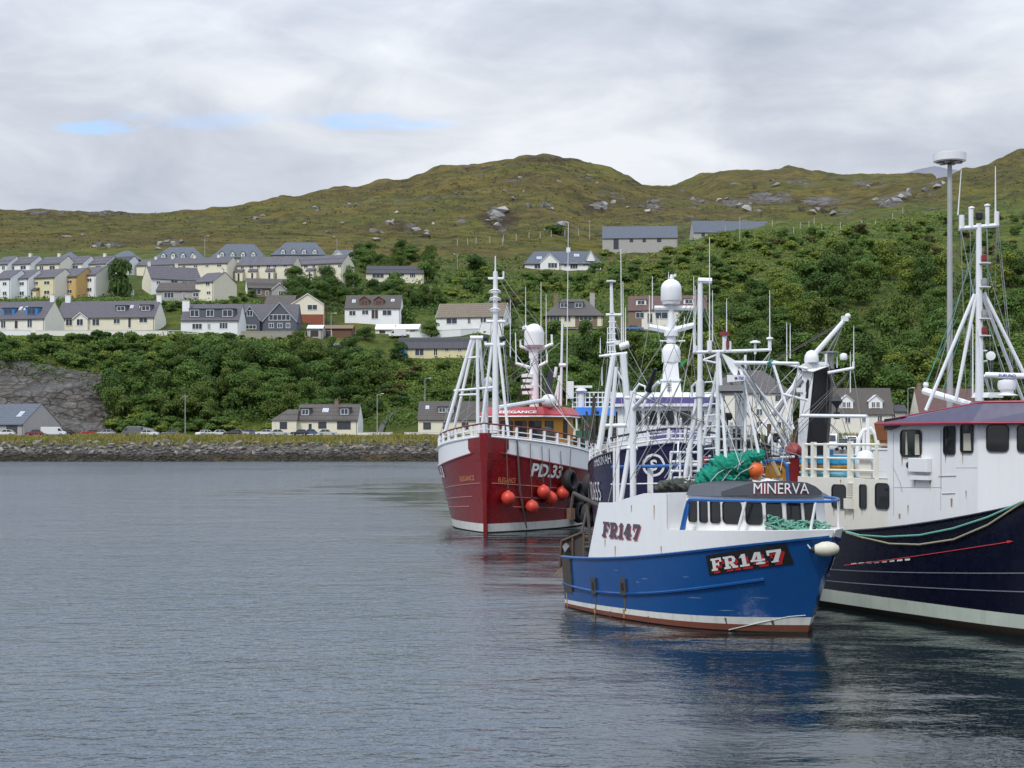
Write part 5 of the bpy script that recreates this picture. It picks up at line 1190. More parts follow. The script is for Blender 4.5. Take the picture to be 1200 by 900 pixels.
def cubic(xs, ys, d=2):
    c = np.polyfit(xs, ys, min(d, len(xs) - 1)); return lambda t: float(np.polyval(c, t))
class Boat:
    def __init__(s, name, label, org, th, L, B, zsheer, cat='fishing boat', zk=-.9, rake=.6, zb=2.7, wl=.93, s0=(.45, .45), p=(2.8, 3.2), kst=.25, sb=.5, group=None):
        s.root = thing(name, label, cat, (org[0], org[1], 0), R(th), group)
        s.o = Vector((org[0], org[1], 0)); c, n = math.cos(R(th)), math.sin(R(th))
        s.M = Matrix(((c, -n, 0), (n, c, 0), (0, 0, 1))); s.Mi = s.M.transposed()
        s.L, s.B, s.zs, s.zk, s.rake, s.zb, s.wl, s.s0, s.p, s.kst, s.sb = L, B, zsheer, zk, rake, zb, wl, s0, p, kst, sb
    def W(s, l): return s.o + s.M @ Vector(l)
    def loc(s, w): return s.Mi @ (Vector(w) - s.o)
    def at(s, px, py, D): return s.loc(P(px, py, D))
    def ray(s, px, py):
        a = s.loc((0, 0, CAMH)); return a, s.Mi @ Vector(((px - 600) / F, 1, -(py - CY) / F))
    def on(s, ax, val, px, py):
        a, d = s.ray(px, py); t = (val - a[ax]) / d[ax]; return a + d * t
    def ony(s, px, py, y): return s.on(1, y, px, py)
    def onx(s, px, py, x): return s.on(0, x, px, py)
    def onz(s, px, py, z): return s.on(2, z, px, py)
    def xs(s, z): return s.L + s.rake * (max(z, -.5) / s.zb if z > 0 else .35 * z / s.zb)
    def halfi(s, xi, z):
        ze = min(max((z - s.zk) / (s.zs(xi) - s.zk), 0), 1)
        s0 = s.s0[0] + (s.s0[1] - s.s0[0]) * ze; p = s.p[0] + (s.p[1] - s.p[0]) * ze
        sh = 1 - (max(0, xi - s0) / (1 - s0)) ** p if xi < 1 else 0
        st = 1 - s.kst * (max(0, (s.sb - xi)) / s.sb) ** 2
        vf = 0.35 + (s.wl - 0.35) * min(1, max(0, (z - s.zk)) / (-s.zk)) ** .6 if z < 0 else s.wl + (1 - s.wl) * min(1, z / s.zs(xi)) ** 1.2
        return s.B * vf * max(0, sh) * st
    def half(s, x, z): return s.halfi(min(1, max(0, x / s.xs(z))), z)
    def skin(s, x, z, side=-1, off=0.0):
        y = s.half(x, z); e = .03
        dy = (s.half(x + e, z) - s.half(x - e, z)) / (2 * e); dz = (s.half(x, z + e) - s.half(x, z - e)) / (2 * e)
        n = Vector((-dy, 1, -dz)).normalized(); q = Vector((x, y, z)) + n * off
        return Vector((q.x, side * q.y, q.z))
    def hit(s, px, py, side=-1):
        """where the sight line through a picture point meets the hull side"""
        a, d = s.ray(px, py); best = None
        for t in np.arange(20, 130, .02):
            q = a + d * float(t)
            if -.2 < q.x < s.xs(q.z) + .1 and side * q.y <= s.half(q.x, q.z) and side * q.y > -.3 and q.z > -1: return q
        return None
    def hull(s, bands, nx=56):
        """bands from the keel up: (name, material, ztop(xi), rows)"""
        ts = [1 - (1 - i / nx) ** 1.55 for i in range(nx + 1)]
        lo = lambda xi: s.zk
        par = s.root; first = None; tr = []
        for nm, m, zt, rows in bands:
            for sd in (0,):
                mb = MB()
                for side in (-1, 1):
                    g = []
                    for r in range(rows + 1):
                        f = r / rows; row = []
                        for xi in ts:
                            z = lo(xi) + (zt(xi) - lo(xi)) * f; row.append(Vector((xi * s.xs(z), side * s.halfi(xi, z), z)))
                        g.append(row)
                    mb.grid(g, flip=side > 0)
                    g0 = [r[0] for r in g]
                    if side < 0: left = g0
                    else: mb.grid([left, g0])
                o = mb.build(nm, m, par if first is None else first, smooth=True, fix=False)
                if first is None: first = o
            lo = zt
        s.hullo = first
        return first
    def edge(s, zf, x0, x1, r, m, name, sides=(-1, 1), off=.02, n=40, parent=None, flat=None):
        mb = MB()
        for sd in sides:
            pts = []
            for i in range(n + 1):
                xi = x0 + (x1 - x0) * i / n; z = zf(xi); x = xi * s.xs(z); pts.append(s.skin(min(x, s.xs(z) - .002), z, sd, off))
            mb.path(pts, r, 6)
        return mb.build(name, m, parent or s.root, smooth=True)
    def deck(s, z, x0, x1, m, name='deck'):
        mb = MB(); a = []; b = []
        for i in range(31):
            x = x0 + (x1 - x0) * i / 30; zz_ = z(x) if callable(z) else z
            h = max(0, s.half(x, zz_) - .04); a.append((x, -h, zz_)); b.append((x, h, zz_))
        mb.grid([a, b]); return mb.build(name, m, s.root)
    def pane(s, cs, name='window', frame=None, parent=None, rnd=.22, seal=.024, outward=None, th=.03, glassm=None):
        """rounded window: four local corners (lower left, lower right, upper right, upper left)"""
        c = [Vector(q) for q in cs]; n = (c[1] - c[0]).cross(c[3] - c[0]).normalized()
        if outward is not None and n.dot(Vector(outward)) < 0: n = -n
        def bil(u, v): return (c[0] * (1 - u) + c[1] * u) * (1 - v) + (c[3] * (1 - u) + c[2] * u) * v
        w = (c[1] - c[0]).length; h = (c[3] - c[0]).length; rr = min(w, h) * rnd
        def ring(e):
            pts = []; ru, rv = rr / w, rr / h; eu, ev = e / w, e / h
            for cx, cy, a0 in ((1 - ru, rv, -90), (1 - ru, 1 - rv, 0), (ru, 1 - rv, 90), (ru, rv, 180)):
                for k_ in range(5):
                    a = R(a0 + 22.5 * k_); pts.append(bil(cx + math.cos(a) * (ru + eu), cy + math.sin(a) * (rv + ev)))
            return pts
        o_ = ring(seal); i_ = ring(0); k_ = len(o_); mb = MB()
        mb.add([q + n * .002 for q in o_] + [q + n * th for q in o_] + [q + n * th for q in i_] + [q + n * .002 for q in i_],
               [(a, (a + 1) % k_, k_ + (a + 1) % k_, k_ + a) for a in range(k_)] + [(k_ + a, k_ + (a + 1) % k_, 2 * k_ + (a + 1) % k_, 2 * k_ + a) for a in range(k_)] + [(2 * k_ + a, 2 * k_ + (a + 1) % k_, 3 * k_ + (a + 1) % k_, 3 * k_ + a) for a in range(k_)])
        f = mb.build(name, frame or B_SEAL, parent or s.root)
        g = MB(); g.add([q + n * .008 for q in i_], [tuple(range(k_))]); g.build('pane', glassm or B_GLASS, f, fix=False)
        return f
    def write(s, txt, x, z, w, h, side=-1, m=None, name='lettering', slope=0.0, off=.02, parent=None, **kw):
        """writing on the hull skin starting at local x, z; starboard reads aft to bow, port bow to aft"""
        sg = 1 if side < 0 else -1
        def mp(u, v, o): 
            return s.skin(x + sg * u, z + v + slope * u, side, off + o)
        return letter(txt, w, h, mp, m or L_WHITE, parent or s.root, name, **kw)
    def rail(s, pts, h, name='rail', m=None, r=.03, post=.035, levels=(1.0, .5), every=1, parent=None, postm=None):
        t = None; pts = [Vector(q) for q in pts]; mb = MB()
        for l_ in levels: mb.path([q + Vector((0, 0, h * l_)) for q in pts], r, 6)
        for q in pts[::every]: mb.tube(q, q + Vector((0, 0, h)), post, n=6)
        return mb.build(name, m or B_WHITE, parent or s.root, smooth=True)
def bars(b, name, m, segs, parent=None, r=.06, n=8):
    """one part of straight tubes between local points"""
    mb = MB()
    for q in segs:
        rr = q[2] if len(q) > 2 else r; mb.tube(q[0], q[1], rr, q[3] if len(q) > 3 else None, n)
    return mb.build(name, m, parent or b.root, smooth=True)
def flatmap(o, u, v, n):
    o, u, v, n = Vector(o), Vector(u), Vector(v), Vector(n)
    return lambda a, b, off: o + u * a + v * b + n * (.012 + off)
def whip(b, px, pyt, pyb, D, r=.018, px2=None, name='whip_aerial', m=None):
    return bars(b, name, m or B_MAST, [(b.at(px, pyb, D), b.at(px2 or px, pyt, D), r, r * .5)], n=5)
def slab_letters(boat, txt, x, z, w, h, slope, off, side=-1, parent=None, depth=True):
    pass

# ================================================================== the blue and white boat in front
mv = Boat('fishing_boat', 'blue and white fishing boat with a rust-brown waterline, nearest the open water', (2.89, 46.79), -56.2, 8.53, 2.28, lambda t: 1.5 + .25 * t + .8 * t * t, rake=.95, zb=2.7, wl=.93, s0=(.42, .45), p=(2.9, 4.0), kst=.26)
zb1 = lambda t: .12 + .09 * t; zb2 = lambda t: .23 + .19 * t; zbl = mv.zs; zwt = lambda t: max(2.42 + .30 * t, mv.zs(t) + .10)
B_WEED = paint('weedy_waterline', (0.022, 0.026, 0.014), .9, .5, rust=0, grime=0, scale=5)
mv.hull([('hull', B_WEED, lambda t: .03, 3), ('antifouling', B_ANTI, zb1, 2), ('boot_top', B_BOOT, zb2, 2), ('topside', B_BLUE, zbl, 9)])
mv.edge(lambda t: .72 - .62 * t + 1.55 * t * t, .0, .90, .045, B_BLUE, 'rubbing_strake', off=.02)
mv.edge(zbl, .0, .995, .05, B_BLUE, 'gunwale', off=.0)
# white bulwark: rises to a high side plate aft
def patch(b, xa, xb, zl, zh, m, name, side=-1, nx=24, nv=6, parent=None, off=.0, solid=.05):
    mb = MB(); g = []
    for j in range(nv + 1):
        v = j / nv; row = []
        for i in range(nx + 1):
            f = i / nx; x = xa(v) + (xb(v) - xa(v)) * f; z = zl(x) + (zh(x) - zl(x)) * v; row.append(b.skin(min(x, b.xs(z) - .01), z, side, off))
        g.append(row)
    mb.grid(g, flip=side > 0); return mb.build(name, m, parent or b.root, smooth=solid == 0, solid=solid, fix=False)
q0 = mv.hit(690, 652); q1 = mv.hit(782, 645)
xA, xB = q0.x, q1.x
qa = mv.ony(711, 589, -mv.half(xA + .3, 1.6)); qm = mv.ony(758, 578, -mv.half(3, 1.7)); qb = mv.ony(782, 577.5, -mv.half(xB, 1.7))
zl_ = lambda x: mv.zs(min(1, x / 9.3)) - .02
for sd in (-1, 1):
    top = lambda x: float(np.interp(x, [xA, xA + .75, xA + 1.35, qm.x, xB], [qa.z - .02, qa.z, qa.z + .02, qm.z, qb.z]))
    patch(mv, lambda v: xA + v * .62, lambda v: xB, zl_, top, B_WHITE, 'side_plate', sd)
    patch(mv, lambda v: xB + .001, lambda v: mv.L + mv.rake * .99, zl_, lambda x: zwt(x / 9.45), B_WHITE, 'bulwark', sd, nx=40)
mv.deck(1.15, .05, xB, B_DECK); mv.deck(lambda x: zwt(x / 9.4) - .02, xB, 9.4, B_CREAMW, 'foredeck')
mb = MB(); hB = mv.half(xB, 2); mb.span((xB - .05, -hB + .04, 1.75), (xB + .03, hB - .02, qb.z)); mb.build('shelter_front', B_WHITE, mv.root)
# inside of the shelter, a beige lining along the port plate
mb = MB(); mb.prism([(xA + .9, hB - .35, 1.2), (xB - .1, hB - .35, 1.2), (xB - .1, hB - .35, qb.z + .32), (xA + 1.6, hB - .35, qb.z + .36), (xA + .9, hB - .35, qb.z - .05)], (0, .12, 0)); mb.build('shelter_lining', B_CREAMW, mv.root)
# lettering on the side plate: FR147
xL = mv.hit(707, 622).x; wL = mv.hit(750, 622).x - xL
# bow plate FR 147
h0 = mv.hit(832, 674); h1 = mv.hit(931, 660); h2 = mv.hit(829, 651); wP = h1.x - h0.x; hP = h2.z - h0.z; sl = (h1.z - h0.z) / wP
mb = MB(); g = [[mv.skin(h0.x + wP * i / 20, h0.z + sl * wP * i / 20 + hP * j / 4, -1, .022) for i in range(21)] for j in range(5)]; mb.grid(g); mb.build('number_plate', L_BLACK, mv.root, fix=False)
def rect(x0, y0, x1, y1): return [(x0, y0), (x1, y0), (x1, y1), (x0, y1)]
GLY = {'F': (.92, [rect(.12, .1, .40, .9), rect(0, 0, .52, .16), rect(0, .84, .9, 1), rect(.74, .66, .9, .86), rect(.38, .42, .66, .58), rect(.60, .34, .70, .66)]),
       'R': (1.04, [rect(.12, .1, .40, .9), rect(0, 0, .50, .16), rect(0, .84, .66, 1), rect(.38, .40, .66, .55), [(.62, .84), (.66, 1), (.86, .92), (.66, .80)], [(.66, .80), (.86, .92), (.95, .72), (.70, .70)], [(.70, .70), (.95, .72), (.86, .48), (.66, .58)], [(.66, .58), (.86, .48), (.66, .40), (.6, .55)], [(.42, .42), (.70, .44), (.92, .10), (.64, .10)], rect(.62, 0, 1.04, .16)]),
       '1': (.62, [rect(.20, .1, .48, 1), [(.0, .70), (.22, .74), (.22, .98), (.12, .86)], rect(.0, 0, .66, .16)]),
       '4': (.95, [[(.0, .26), (.22, .30), (.60, 1), (.36, 1)], rect(.0, .26, .92, .42), rect(.46, .1, .72, .98), rect(.32, 0, .88, .15)]),
       '7': (.85, [rect(.0, .80, .85, 1), rect(.0, .58, .14, .85), [(.22, 0), (.52, 0), (.85, .84), (.58, .84)], rect(.16, 0, .58, .12)])}
def slabtext(b, txt, org, w, h, slope, m, side=-1, off=.03, shear=0.0, dx=0.0, dz=0.0, name='lettering'):
    tot = sum(GLY[c][0] for c in txt) + .14 * (len(txt) - 1); k_ = w / tot; x = 0; mb = MB(); lay = 0; sg = 1 if side < 0 else -1
    for c in txt:
        gw, polys = GLY[c]
        for q in polys:
            lay += 1; pts = []
            for i in range(len(q)):
                (u0, v0), (u1, v1) = q[i], q[(i + 1) % len(q)]
                for f in (0, .5): pts.append((u0 + (u1 - u0) * f, v0 + (v1 - v0) * f))
            P_ = [b.skin(org[0] + sg * (dx + (x + u) * k_ + shear * v * h), org[1] + dz + v * h + slope * (x + u) * k_, side, off + .0007 * (lay % 11)) for u, v in pts]
            mb.add(P_, [tuple(range(len(P_)))])
        x += gw + .14
    return mb.build(name, m, b.root, fix=False)
lw, lh = wP * .86, hP * .62
for m_, dx, dz, of in ((L_RED, .045, -.065, .034), (L_WHITE, 0, 0, .046)):
    slabtext(mv, 'FR147', (h0.x + wP * .06, h0.z + hP * .24), lw, lh, sl, m_, dx=dx, dz=dz, off=of, shear=.06)
# port plate, a sliver seen past the stem
mb = MB(); g = [[mv.skin(8.75 - 1.6 * i / 12, 1.55 + hP * j / 3 - .15 * i / 12, 1, .022) for i in range(13)] for j in range(4)]; mb.grid(g); mb.build('number_plate', L_BLACK, mv.root, fix=False)
slabtext(mv, 'FR147', (8.7, 1.62), 1.4, lh, 0, L_WHITE, side=1, off=.04)
for m_, dx, dz, of in ((paint('rose_lettering', (.42, .14, .16), .5, .1), .04, -.05, .030), (paint('grey_violet_lettering', (.10, .075, .105), .5, .3, scale=6), 0, 0, .045)):
    slabtext(mv, 'FR147', (xL, 2.27), wL, .42, 0, m_, dx=dx, dz=dz, off=of, shear=.16)
# scuppers with rust runs, dark chafing plate at the stern
for px, py in ((697, 686), (731.5, 687)):
    c = mv.hit(px, py); mb = MB()
    g = [[mv.skin(c.x + dx, c.z + dz, -1, .035) for dx in (-.13, .13)] for dz in (-.24, .22)]; mb.grid(g); f = mb.build('scupper', B_OLDRUST, mv.root, solid=.05, fix=False)
    mb = MB(); mb.grid([[mv.skin(c.x + dx, c.z + dz, -1, .065) for dx in (-.06, .06)] for dz in (-.12, .1)]); mb.build('scupper_flap', B_BLACK, f, fix=False)
    mb = MB(); mb.grid([[mv.skin(c.x + dx * (1 - k_ * .1), c.z - .24 - .09 * k_, -1, .006) for dx in (-.05, .05)] for k_ in range(6)]); mb.build('rust_run', B_RUST, f, fix=False)
mb = MB(); mb.grid([[mv.skin(x, z, -1, .03) for x in (.10, .3, .5, .68)] for z in (.5, 1.0, 1.48)]); mb.build('chafing_plate', B_OLDRUST, mv.root, solid=.04, fix=False)
# wheelhouse: its wall runs round the bow a little inside the bulwark
zW = 2.45
INS = .50
def wcurve():
    half_ = [Vector((2.6 + 3.3 * i / 50, -1.68, 0)) for i in range(50)]
    for i in range(61):
        a = math.pi / 2 * i / 60; half_.append(Vector((5.9 + 2.7 * math.sin(a) ** (2 / 2.5), -1.68 * max(0, math.cos(a)) ** (2 / 2.3), 0)))
    return half_ + [Vector((p.x, -p.y, 0)) for p in half_[-2::-1]]
WC = wcurve()
def pxof(l): w = mv.W(l); return 600 + w.x / w.y * F
def wat(px, C=None):
    """point of the curve that shows at column px"""
    C = C or WC
    for p0, p1 in zip(C[:-1], C[1:]):
        a_, b_ = pxof(p0), pxof(p1)
        if a_ <= px <= b_: return p0.lerp(p1, (px - a_) / max(1e-6, b_ - a_))
    return max(C, key=pxof).copy()
def zrow(px, py, C=None):
    w = mv.W(wat(px, C)); return CAMH - (py - CY) / F * w.y
p_a = wat(804); zt = zrow(840, 581.5)
lean = .10
def up(p, z):
    f = (z - zW) / (zt - zW); c_ = Vector((3.5, 0, 0)); d_ = (Vector((p.x, p.y, 0)) - c_); d_ = d_ * (1 - lean * f / max(1.0, d_.length)); return Vector((c_.x + d_.x, c_.y + d_.y, z))
ring = [p_a] + [p for p in WC[::3] if p.x > p_a.x + .02] + [Vector((p_a.x, -p_a.y, 0))]
n = len(ring); mb = MB(); mb.add([up(q, zW - .05) for q in ring] + [up(q, zt) for q in ring], [(i, (i + 1) % n, n + (i + 1) % n, n + i) for i in range(n)] + [tuple(range(n, 2 * n))])
wh = mb.build('wheelhouse', B_WHITE, mv.root, smooth=True)
def wallwin(pa, pb, y0=612.5, y1=587):
    m_ = (pa + pb) / 2; A, Bq = wat(pa), wat(pb); z0, z1 = zrow(840, y0), zrow(840, y1)
    n_ = Vector(((Bq - A).y, -(Bq - A).x, 0)); o_ = n_.normalized() * .012
    mv.pane([up(A, z0) + o_, up(Bq, z0) + o_, up(Bq, z1) + o_, up(A, z1) + o_], parent=wh, outward=n_)
for a, b_ in ((808.5, 817), (821.5, 829.5), (834.5, 844.5), (849, 870), (876, 894), (900, 917), (924, 939), (945, 956)): wallwin(a, b_)
for x0, x1 in ((.0, .7), (-.9, -.2), (.9, 1.3)):
    pass
# grey roof with a raised name board
e = .20; c_ = Vector((3.5, 0, 0))
def grow(p, k_): d_ = p - c_; return c_ + d_ * (1 + k_ / max(.6, d_.length))
r0 = [grow(up(q, zt), e).to_2d() for q in ring]; zr1 = zt + .26
mb = MB(); mb.add([(q.x, q.y, zt + .004) for q in r0] + [(c_.x + (q.x - c_.x) * .90, q.y * .80, zr1) for q in r0] + [(5.2, 0, zr1 + .12)], [(i, (i + 1) % n, n + (i + 1) % n, n + i) for i in range(n)] + [(n + i, n + (i + 1) % n, 2 * n) for i in range(n)] + [tuple(range(n - 1, -1, -1))])
rf = mb.build('roof', B_ROOFGREY, wh)
RC = [Vector((q.x, q.y, 0)) for q in r0]
def board(px, py, off=0.0):
    p = wat(px, RC); w = mv.W(p); i0 = wat(px - 3, RC); i1 = wat(px + 3, RC); n_ = Vector(((i1 - i0).y, -(i1 - i0).x, 0)).normalized(); z = CAMH - (py - CY) / F * w.y
    return Vector((p.x, p.y, z)) + n_ * (.015 + off - (z - zt) * .04)
mb = MB(); topy = [(846, 576), (862, 571), (878, 566.5), (900, 563.5), (925, 563.5), (945, 565.5), (955, 570), (962, 576)]
mb.grid([[board(px, 580.5) for px, _ in topy], [board(px, py) for px, py in topy]]); nbo = mb.build('name_board', B_ROOFGREY, wh, solid=.04, fix=False)
for m_, dx, dy, of in ((L_RED, .8, 1.0, .035), (L_WHITE, 0, 0, .060)):
    letter('MINERVA', 62, 12.5, lambda u, v, o, dx=dx, dy=dy: board(884 + u + dx, 578.5 - v + dy, o), m_, nbo, bold=.0, off=of, shear=0)
# blue handrail outside the windows
HC = [Vector((x, -max(0, mv.half(x, 2.6) - .10), 0)) for x in np.linspace(2.6, mv.xs(2.6) - .03, 120)]
HC = HC + [Vector((p.x, -p.y, 0)) for p in HC[-2::-1]]
zR = zrow(850, 586.5, HC)
def hat(px, z): p = wat(px, HC); return Vector((p.x, p.y, z))
rail_ = [hat(797, 2.5), hat(803, zR - .3), hat(806, zR - .06), hat(809, zR)] + [hat(px, zR) for px in range(816, 984, 8)] + [hat(985, zR)]
mb = MB(); mb.path(rail_ + [Vector((p.x, p.y, zR)) for p in HC if p.y > hat(985, 0).y and p.x < hat(985, 0).x][::6], .042, 7); mb.path([hat(800, 2.5), hat(806, zR - .28), hat(806.5, zR - .12)], .034, 6); mb.build('handrail', B_RAILBLUE, mv.root, smooth=True)
bars(mv, 'stanchion', B_WHITE, [(hat(874, zR), hat(863, 2.52)), (hat(956, zR), hat(949, 2.6)), (hat(983, zR), hat(984, 2.6))], r=.036)
# searchlight
mb = MB(); c = hat(898, 2.68) + Vector((0, .12, 0)); mb.lathe(c, [(.09, 0), (.10, .05), (.07, .08)], 12, axis=(.4, -1, 0)); mb.tube(c, c + Vector((0, 0, -.15)), .02); mb.build('deck_lamp', B_GREYM, mv.root)
# aft: blue rail, white posts, gantry
D_g = 45.0
a1, a2 = mv.at(717, 547.5, 46.6), mv.at(832, 545, 43.6)
mb = MB(); mb.path([a1, a1.lerp(a2, .5), a2], .05, 7); p_ = mv.at(779, 546, 45.0); mb.path([p_, mv.at(784.5, 549, 44.9), mv.at(786, 556, 44.8), mv.at(786.5, 576, 44.8)], .05, 7); mb.build('aft_rail', B_RAILBLUE, mv.root, smooth=True)
for k_, (px, w, yt, yb) in enumerate(((719.5, 2.2, 548, 588), (723.6, 4.2, 548, 588), (762, 6.5, 546, 578))):
    a, b_ = mv.at(px, yb, 46.2 - k_ * .3), mv.at(px, yt, 46.2 - k_ * .3); mb = MB(); c = (a + b_) / 2; mb.box(c, (w / F * 46, .10, abs(b_.z - a.z) + 1.2 * (k_ < 2)), rot=R(56)); mb.build('rail_post', B_WHITE, mv.root)
bars(mv, 'guard_wire', B_WHITE, [(mv.at(716, 567.5, 46.4), mv.at(772, 566.5, 45))], r=.02)
def post(name, px0, py0, px1, py1, D, w, taper=1.0, m=None):
    a, b_ = mv.at(px0, py0, D), mv.at(px1, py1, D); return bars(mv, name, m or B_MAST, [(a, b_, w, w * taper)], n=10)
g1 = post('gantry_post', 742, 592, 741.5, 458, 45.6, .095); post('gantry_strut', 727, 590, 742, 500, 45.9, .075)
g2 = post('gantry_post', 820, 592, 820.5, 331, 43.3, .08, .85); post('gantry_collar', 820.3, 465, 820.3, 446, 43.3, .115); post('gantry_strut', 803, 560, 817, 468, 43.6, .075)
bars(mv, 'post_head', B_MAST, [(mv.at(818, 329, 43.3), mv.at(834, 329.5, 43.3), .09)])
for q_ in [(mv.at(735, 525, 45.7), mv.at(747, 525, 45.6), .06), (mv.at(733, 466, 45.8), mv.at(762, 466, 45.3), .05), (mv.at(803, 545, 43.7), mv.at(822, 545, 43.3), .05)]: bars(mv, 'gantry_crosspiece', B_MAST, [q_])
# hoops either side and derrick on the gantry
mb = MB(); hc = mv.at(752, 462, 45.4); mb.path([mv.at(742, 480, 45.6), mv.at(743, 458, 45.6), mv.at(749, 450, 45.5), mv.at(756, 453, 45.4), mv.at(758, 466, 45.4), mv.at(752, 480, 45.4)], .035, 6); mb.path([mv.at(811, 466, 43.5), mv.at(811, 453, 43.5), mv.at(815, 449, 43.4), mv.at(820, 449, 43.4)], .035, 6); mb.build('gantry_hoop', B_MAST, mv.root, smooth=True)
bars(mv, 'derrick', B_MAST, [(mv.at(743, 478, 45.5), mv.at(772, 448, 44.2), .07, .06)]); bars(mv, 'derrick_head', B_BLACK, [(mv.at(760, 458, 44.6), mv.at(768, 432, 44.2), .11, .05)])
# ladder frame in white beside the gantry
lad = [(mv.at(786, 530, 44.4), mv.at(786, 565, 44.4)), (mv.at(797, 530, 44.0), mv.at(797, 565, 44.0)), (mv.at(808, 530, 43.7), mv.at(808, 565, 43.7))] + [(mv.at(786, y, 44.4), mv.at(820, y, 43.4)) for y in (530, 541, 552, 563)]
bars(mv, 'guard_frame', B_WHITE, lad, r=.035)
# tripod mast over the wheelhouse with the aerial yard and landing derrick
DM = 42.6
segs = [(mv.at(841, 572, DM), mv.at(841.5, 412, DM), .065, .06), (mv.at(873, 572, DM), mv.at(873.5, 416, DM + .4), .038), (mv.at(852, 560, DM - .5), mv.at(843, 420, DM), .045), (mv.at(892, 545, DM - .4), mv.at(868, 432, DM), .042), (mv.at(824, 520, DM + .6), mv.at(840, 436, DM), .045)]
mast = bars(mv, 'mast', B_MAST, segs)
bars(mv, 'yard', B_MAST, [(mv.at(812, 413, DM), mv.at(904, 410, DM), .045)], mast)
bars(mv, 'mast_ladder', B_MAST, [(mv.at(826, y, DM + .5), mv.at(842, y - 1, DM), .022) for y in range(448, 545, 13)], mast)
mb = MB(); mb.prism([mv.at(845, 413, DM), mv.at(866, 425, DM), mv.at(863, 444, DM), mv.at(855, 432, DM)], mv.Mi @ Vector((0, .12, 0))); mb.build('mast_gusset', B_WHITE, mast)
bars(mv, 'radar_bracket', B_MAST, [(mv.at(824, 422, DM), mv.at(842, 415, DM), .03), (mv.at(824, 422, DM), mv.at(842, 426, DM), .03)], mast)
mb = MB(); c0, c1 = mv.at(843, 450, DM - .3), mv.at(872, 452, DM - .3); dd = (c1 - c0); mb.prism([mv.at(852, 439.5, DM - .3), mv.at(873, 439.5, DM - .3), mv.at(873, 446, DM - .3), mv.at(852, 448, DM - .3)], mv.Mi @ Vector((.05, .35, 0))); rb_ = mb.build('radar_scanner', B_WHITE, mast)
o_ = mv.at(861, 445, DM - .3); nv = mv.Mi @ Vector((0, -1, 0)); letter('M-TEK', 11 / F * DM, 3.6 / F * DM, flatmap(o_, (mv.at(873, 445, DM - .3) - o_).normalized(), (0, 0, 1), nv), L_BLUE, rb_, bold=.02)
mb = MB(); mb.box((mv.at(857, 455, DM - .2)), (28 / F * DM, .3, .16), rot=R(56)); mb.build('radar_base', B_GREYM, mast); mb = MB(); mb.box((mv.at(857, 459.3, DM - .2)), (26 / F * DM, .26, .05), rot=R(56)); mb.build('radar_underside', B_BLACK, mast)
for px, yt, yb in ((814.5, 335, 408), (831.5, 278, 400), (835, 340, 400), (851.5, 350, 394), (902, 340, 396)): whip(mv, px, yt, yb, DM)
bars(mv, 'aerial_base', B_MAST, [(mv.at(831.5, 412, DM), mv.at(831.5, 399, DM), .07), (mv.at(849, 412, DM), mv.at(849, 393, DM), .06), (mv.at(855, 412, DM), mv.at(855, 400, DM), .05), (mv.at(814.5, 413, DM), mv.at(814.5, 405, DM), .06), (mv.at(902, 411, DM), mv.at(902, 398, DM), .05), (mv.at(885, 415, DM), mv.at(885, 401, DM), .035)], mast)
mb = MB(); mb.lathe(mv.at(885, 401.5, DM), [(.02, -.02), (.15, -.01), (.14, .03), (.04, .06)], 14); mb.lathe(mv.at(902, 397, DM), [(.02, -.02), (.10, -.01), (.09, .03), (.03, .05)], 12); mb.build('gps_dome', B_WHITE, mast)
mb = MB(); mb.box(mv.at(849, 391, DM), (.18, .18, .10)); mb.box(mv.at(853, 404, DM), (.12, .12, .2)); mb.build('mast_lamp', paint('red_lamp', (.25, .04, .03), .4, .1), mast)
bars(mv, 'boom', B_MAST, [(mv.at(862, 425, DM), mv.at(936, 426, DM - 1.6), .055, .045)]); bars(mv, 'boom_rope', paint('teal_rope', (.05, .25, .27), .8, .1), [(mv.at(902, 423, DM - .9), mv.at(905, 428, DM - .9), .09)])
for q in (((864, 426), (928, 505)), ((866, 432), (921, 521))): bars(mv, 'mast_stay', B_MAST, [(mv.at(*q[0], DM), mv.at(*q[1], DM + .8), .038)])
mb = MB(); mb.prism([mv.at(832, 466, DM + .8), mv.at(837, 466, DM + .8), mv.at(835, 478, DM + .8), mv.at(829, 478, DM + .8)], (0.05, 0.05, 0)); mb.build('mast_shape', B_PURPLE, mast)
# winch, pipework and gear cluttering the deck behind the wheelhouse
mb = MB()
for px, yb, yt, w in ((856, 570, 495, .05), (862, 570, 485, .03), (849, 570, 500, .03), (880, 560, 500, .025), (868, 565, 470, .02)): mb.tube(mv.at(px, yb, DM + .8), mv.at(px + 1, yt, DM + .8), w, n=6)
for y in (500, 515, 528): mb.tube(mv.at(838, y, DM + .7), mv.at(880, y - 1, DM + .7), .028, n=6)
mb.build('deck_pipework', B_MAST, mv.root, smooth=True)
mb = MB(); mb.lathe(mv.at(846, 548, DM + 1.2), [(.3, -.4), (.3, -.36), (.12, -.35), (.12, .35), (.3, .36), (.3, .4)], 16, axis=(.3, .9, 0)); mb.lathe(mv.at(872, 525, DM + 1.1), [(.2, -.2), (.22, 0), (.2, .2)], 14, axis=(.8, .3, 0)); mb.build('net_hauler', B_OLDRUST, mv.root)
mb = MB(); mb.lathe(mv.at(862, 508, DM + 1), [(.06, -.12), (.14, -.1), (.14, .1), (.06, .12)], 14, axis=(0, 1, 0)); mb.lathe(mv.at(853, 488, DM + 1), [(.05, -.1), (.11, -.08), (.11, .08), (.05, .1)], 14, axis=(0, 1, 0)); mb.build('hauler_block', B_BLACK, mv.root)

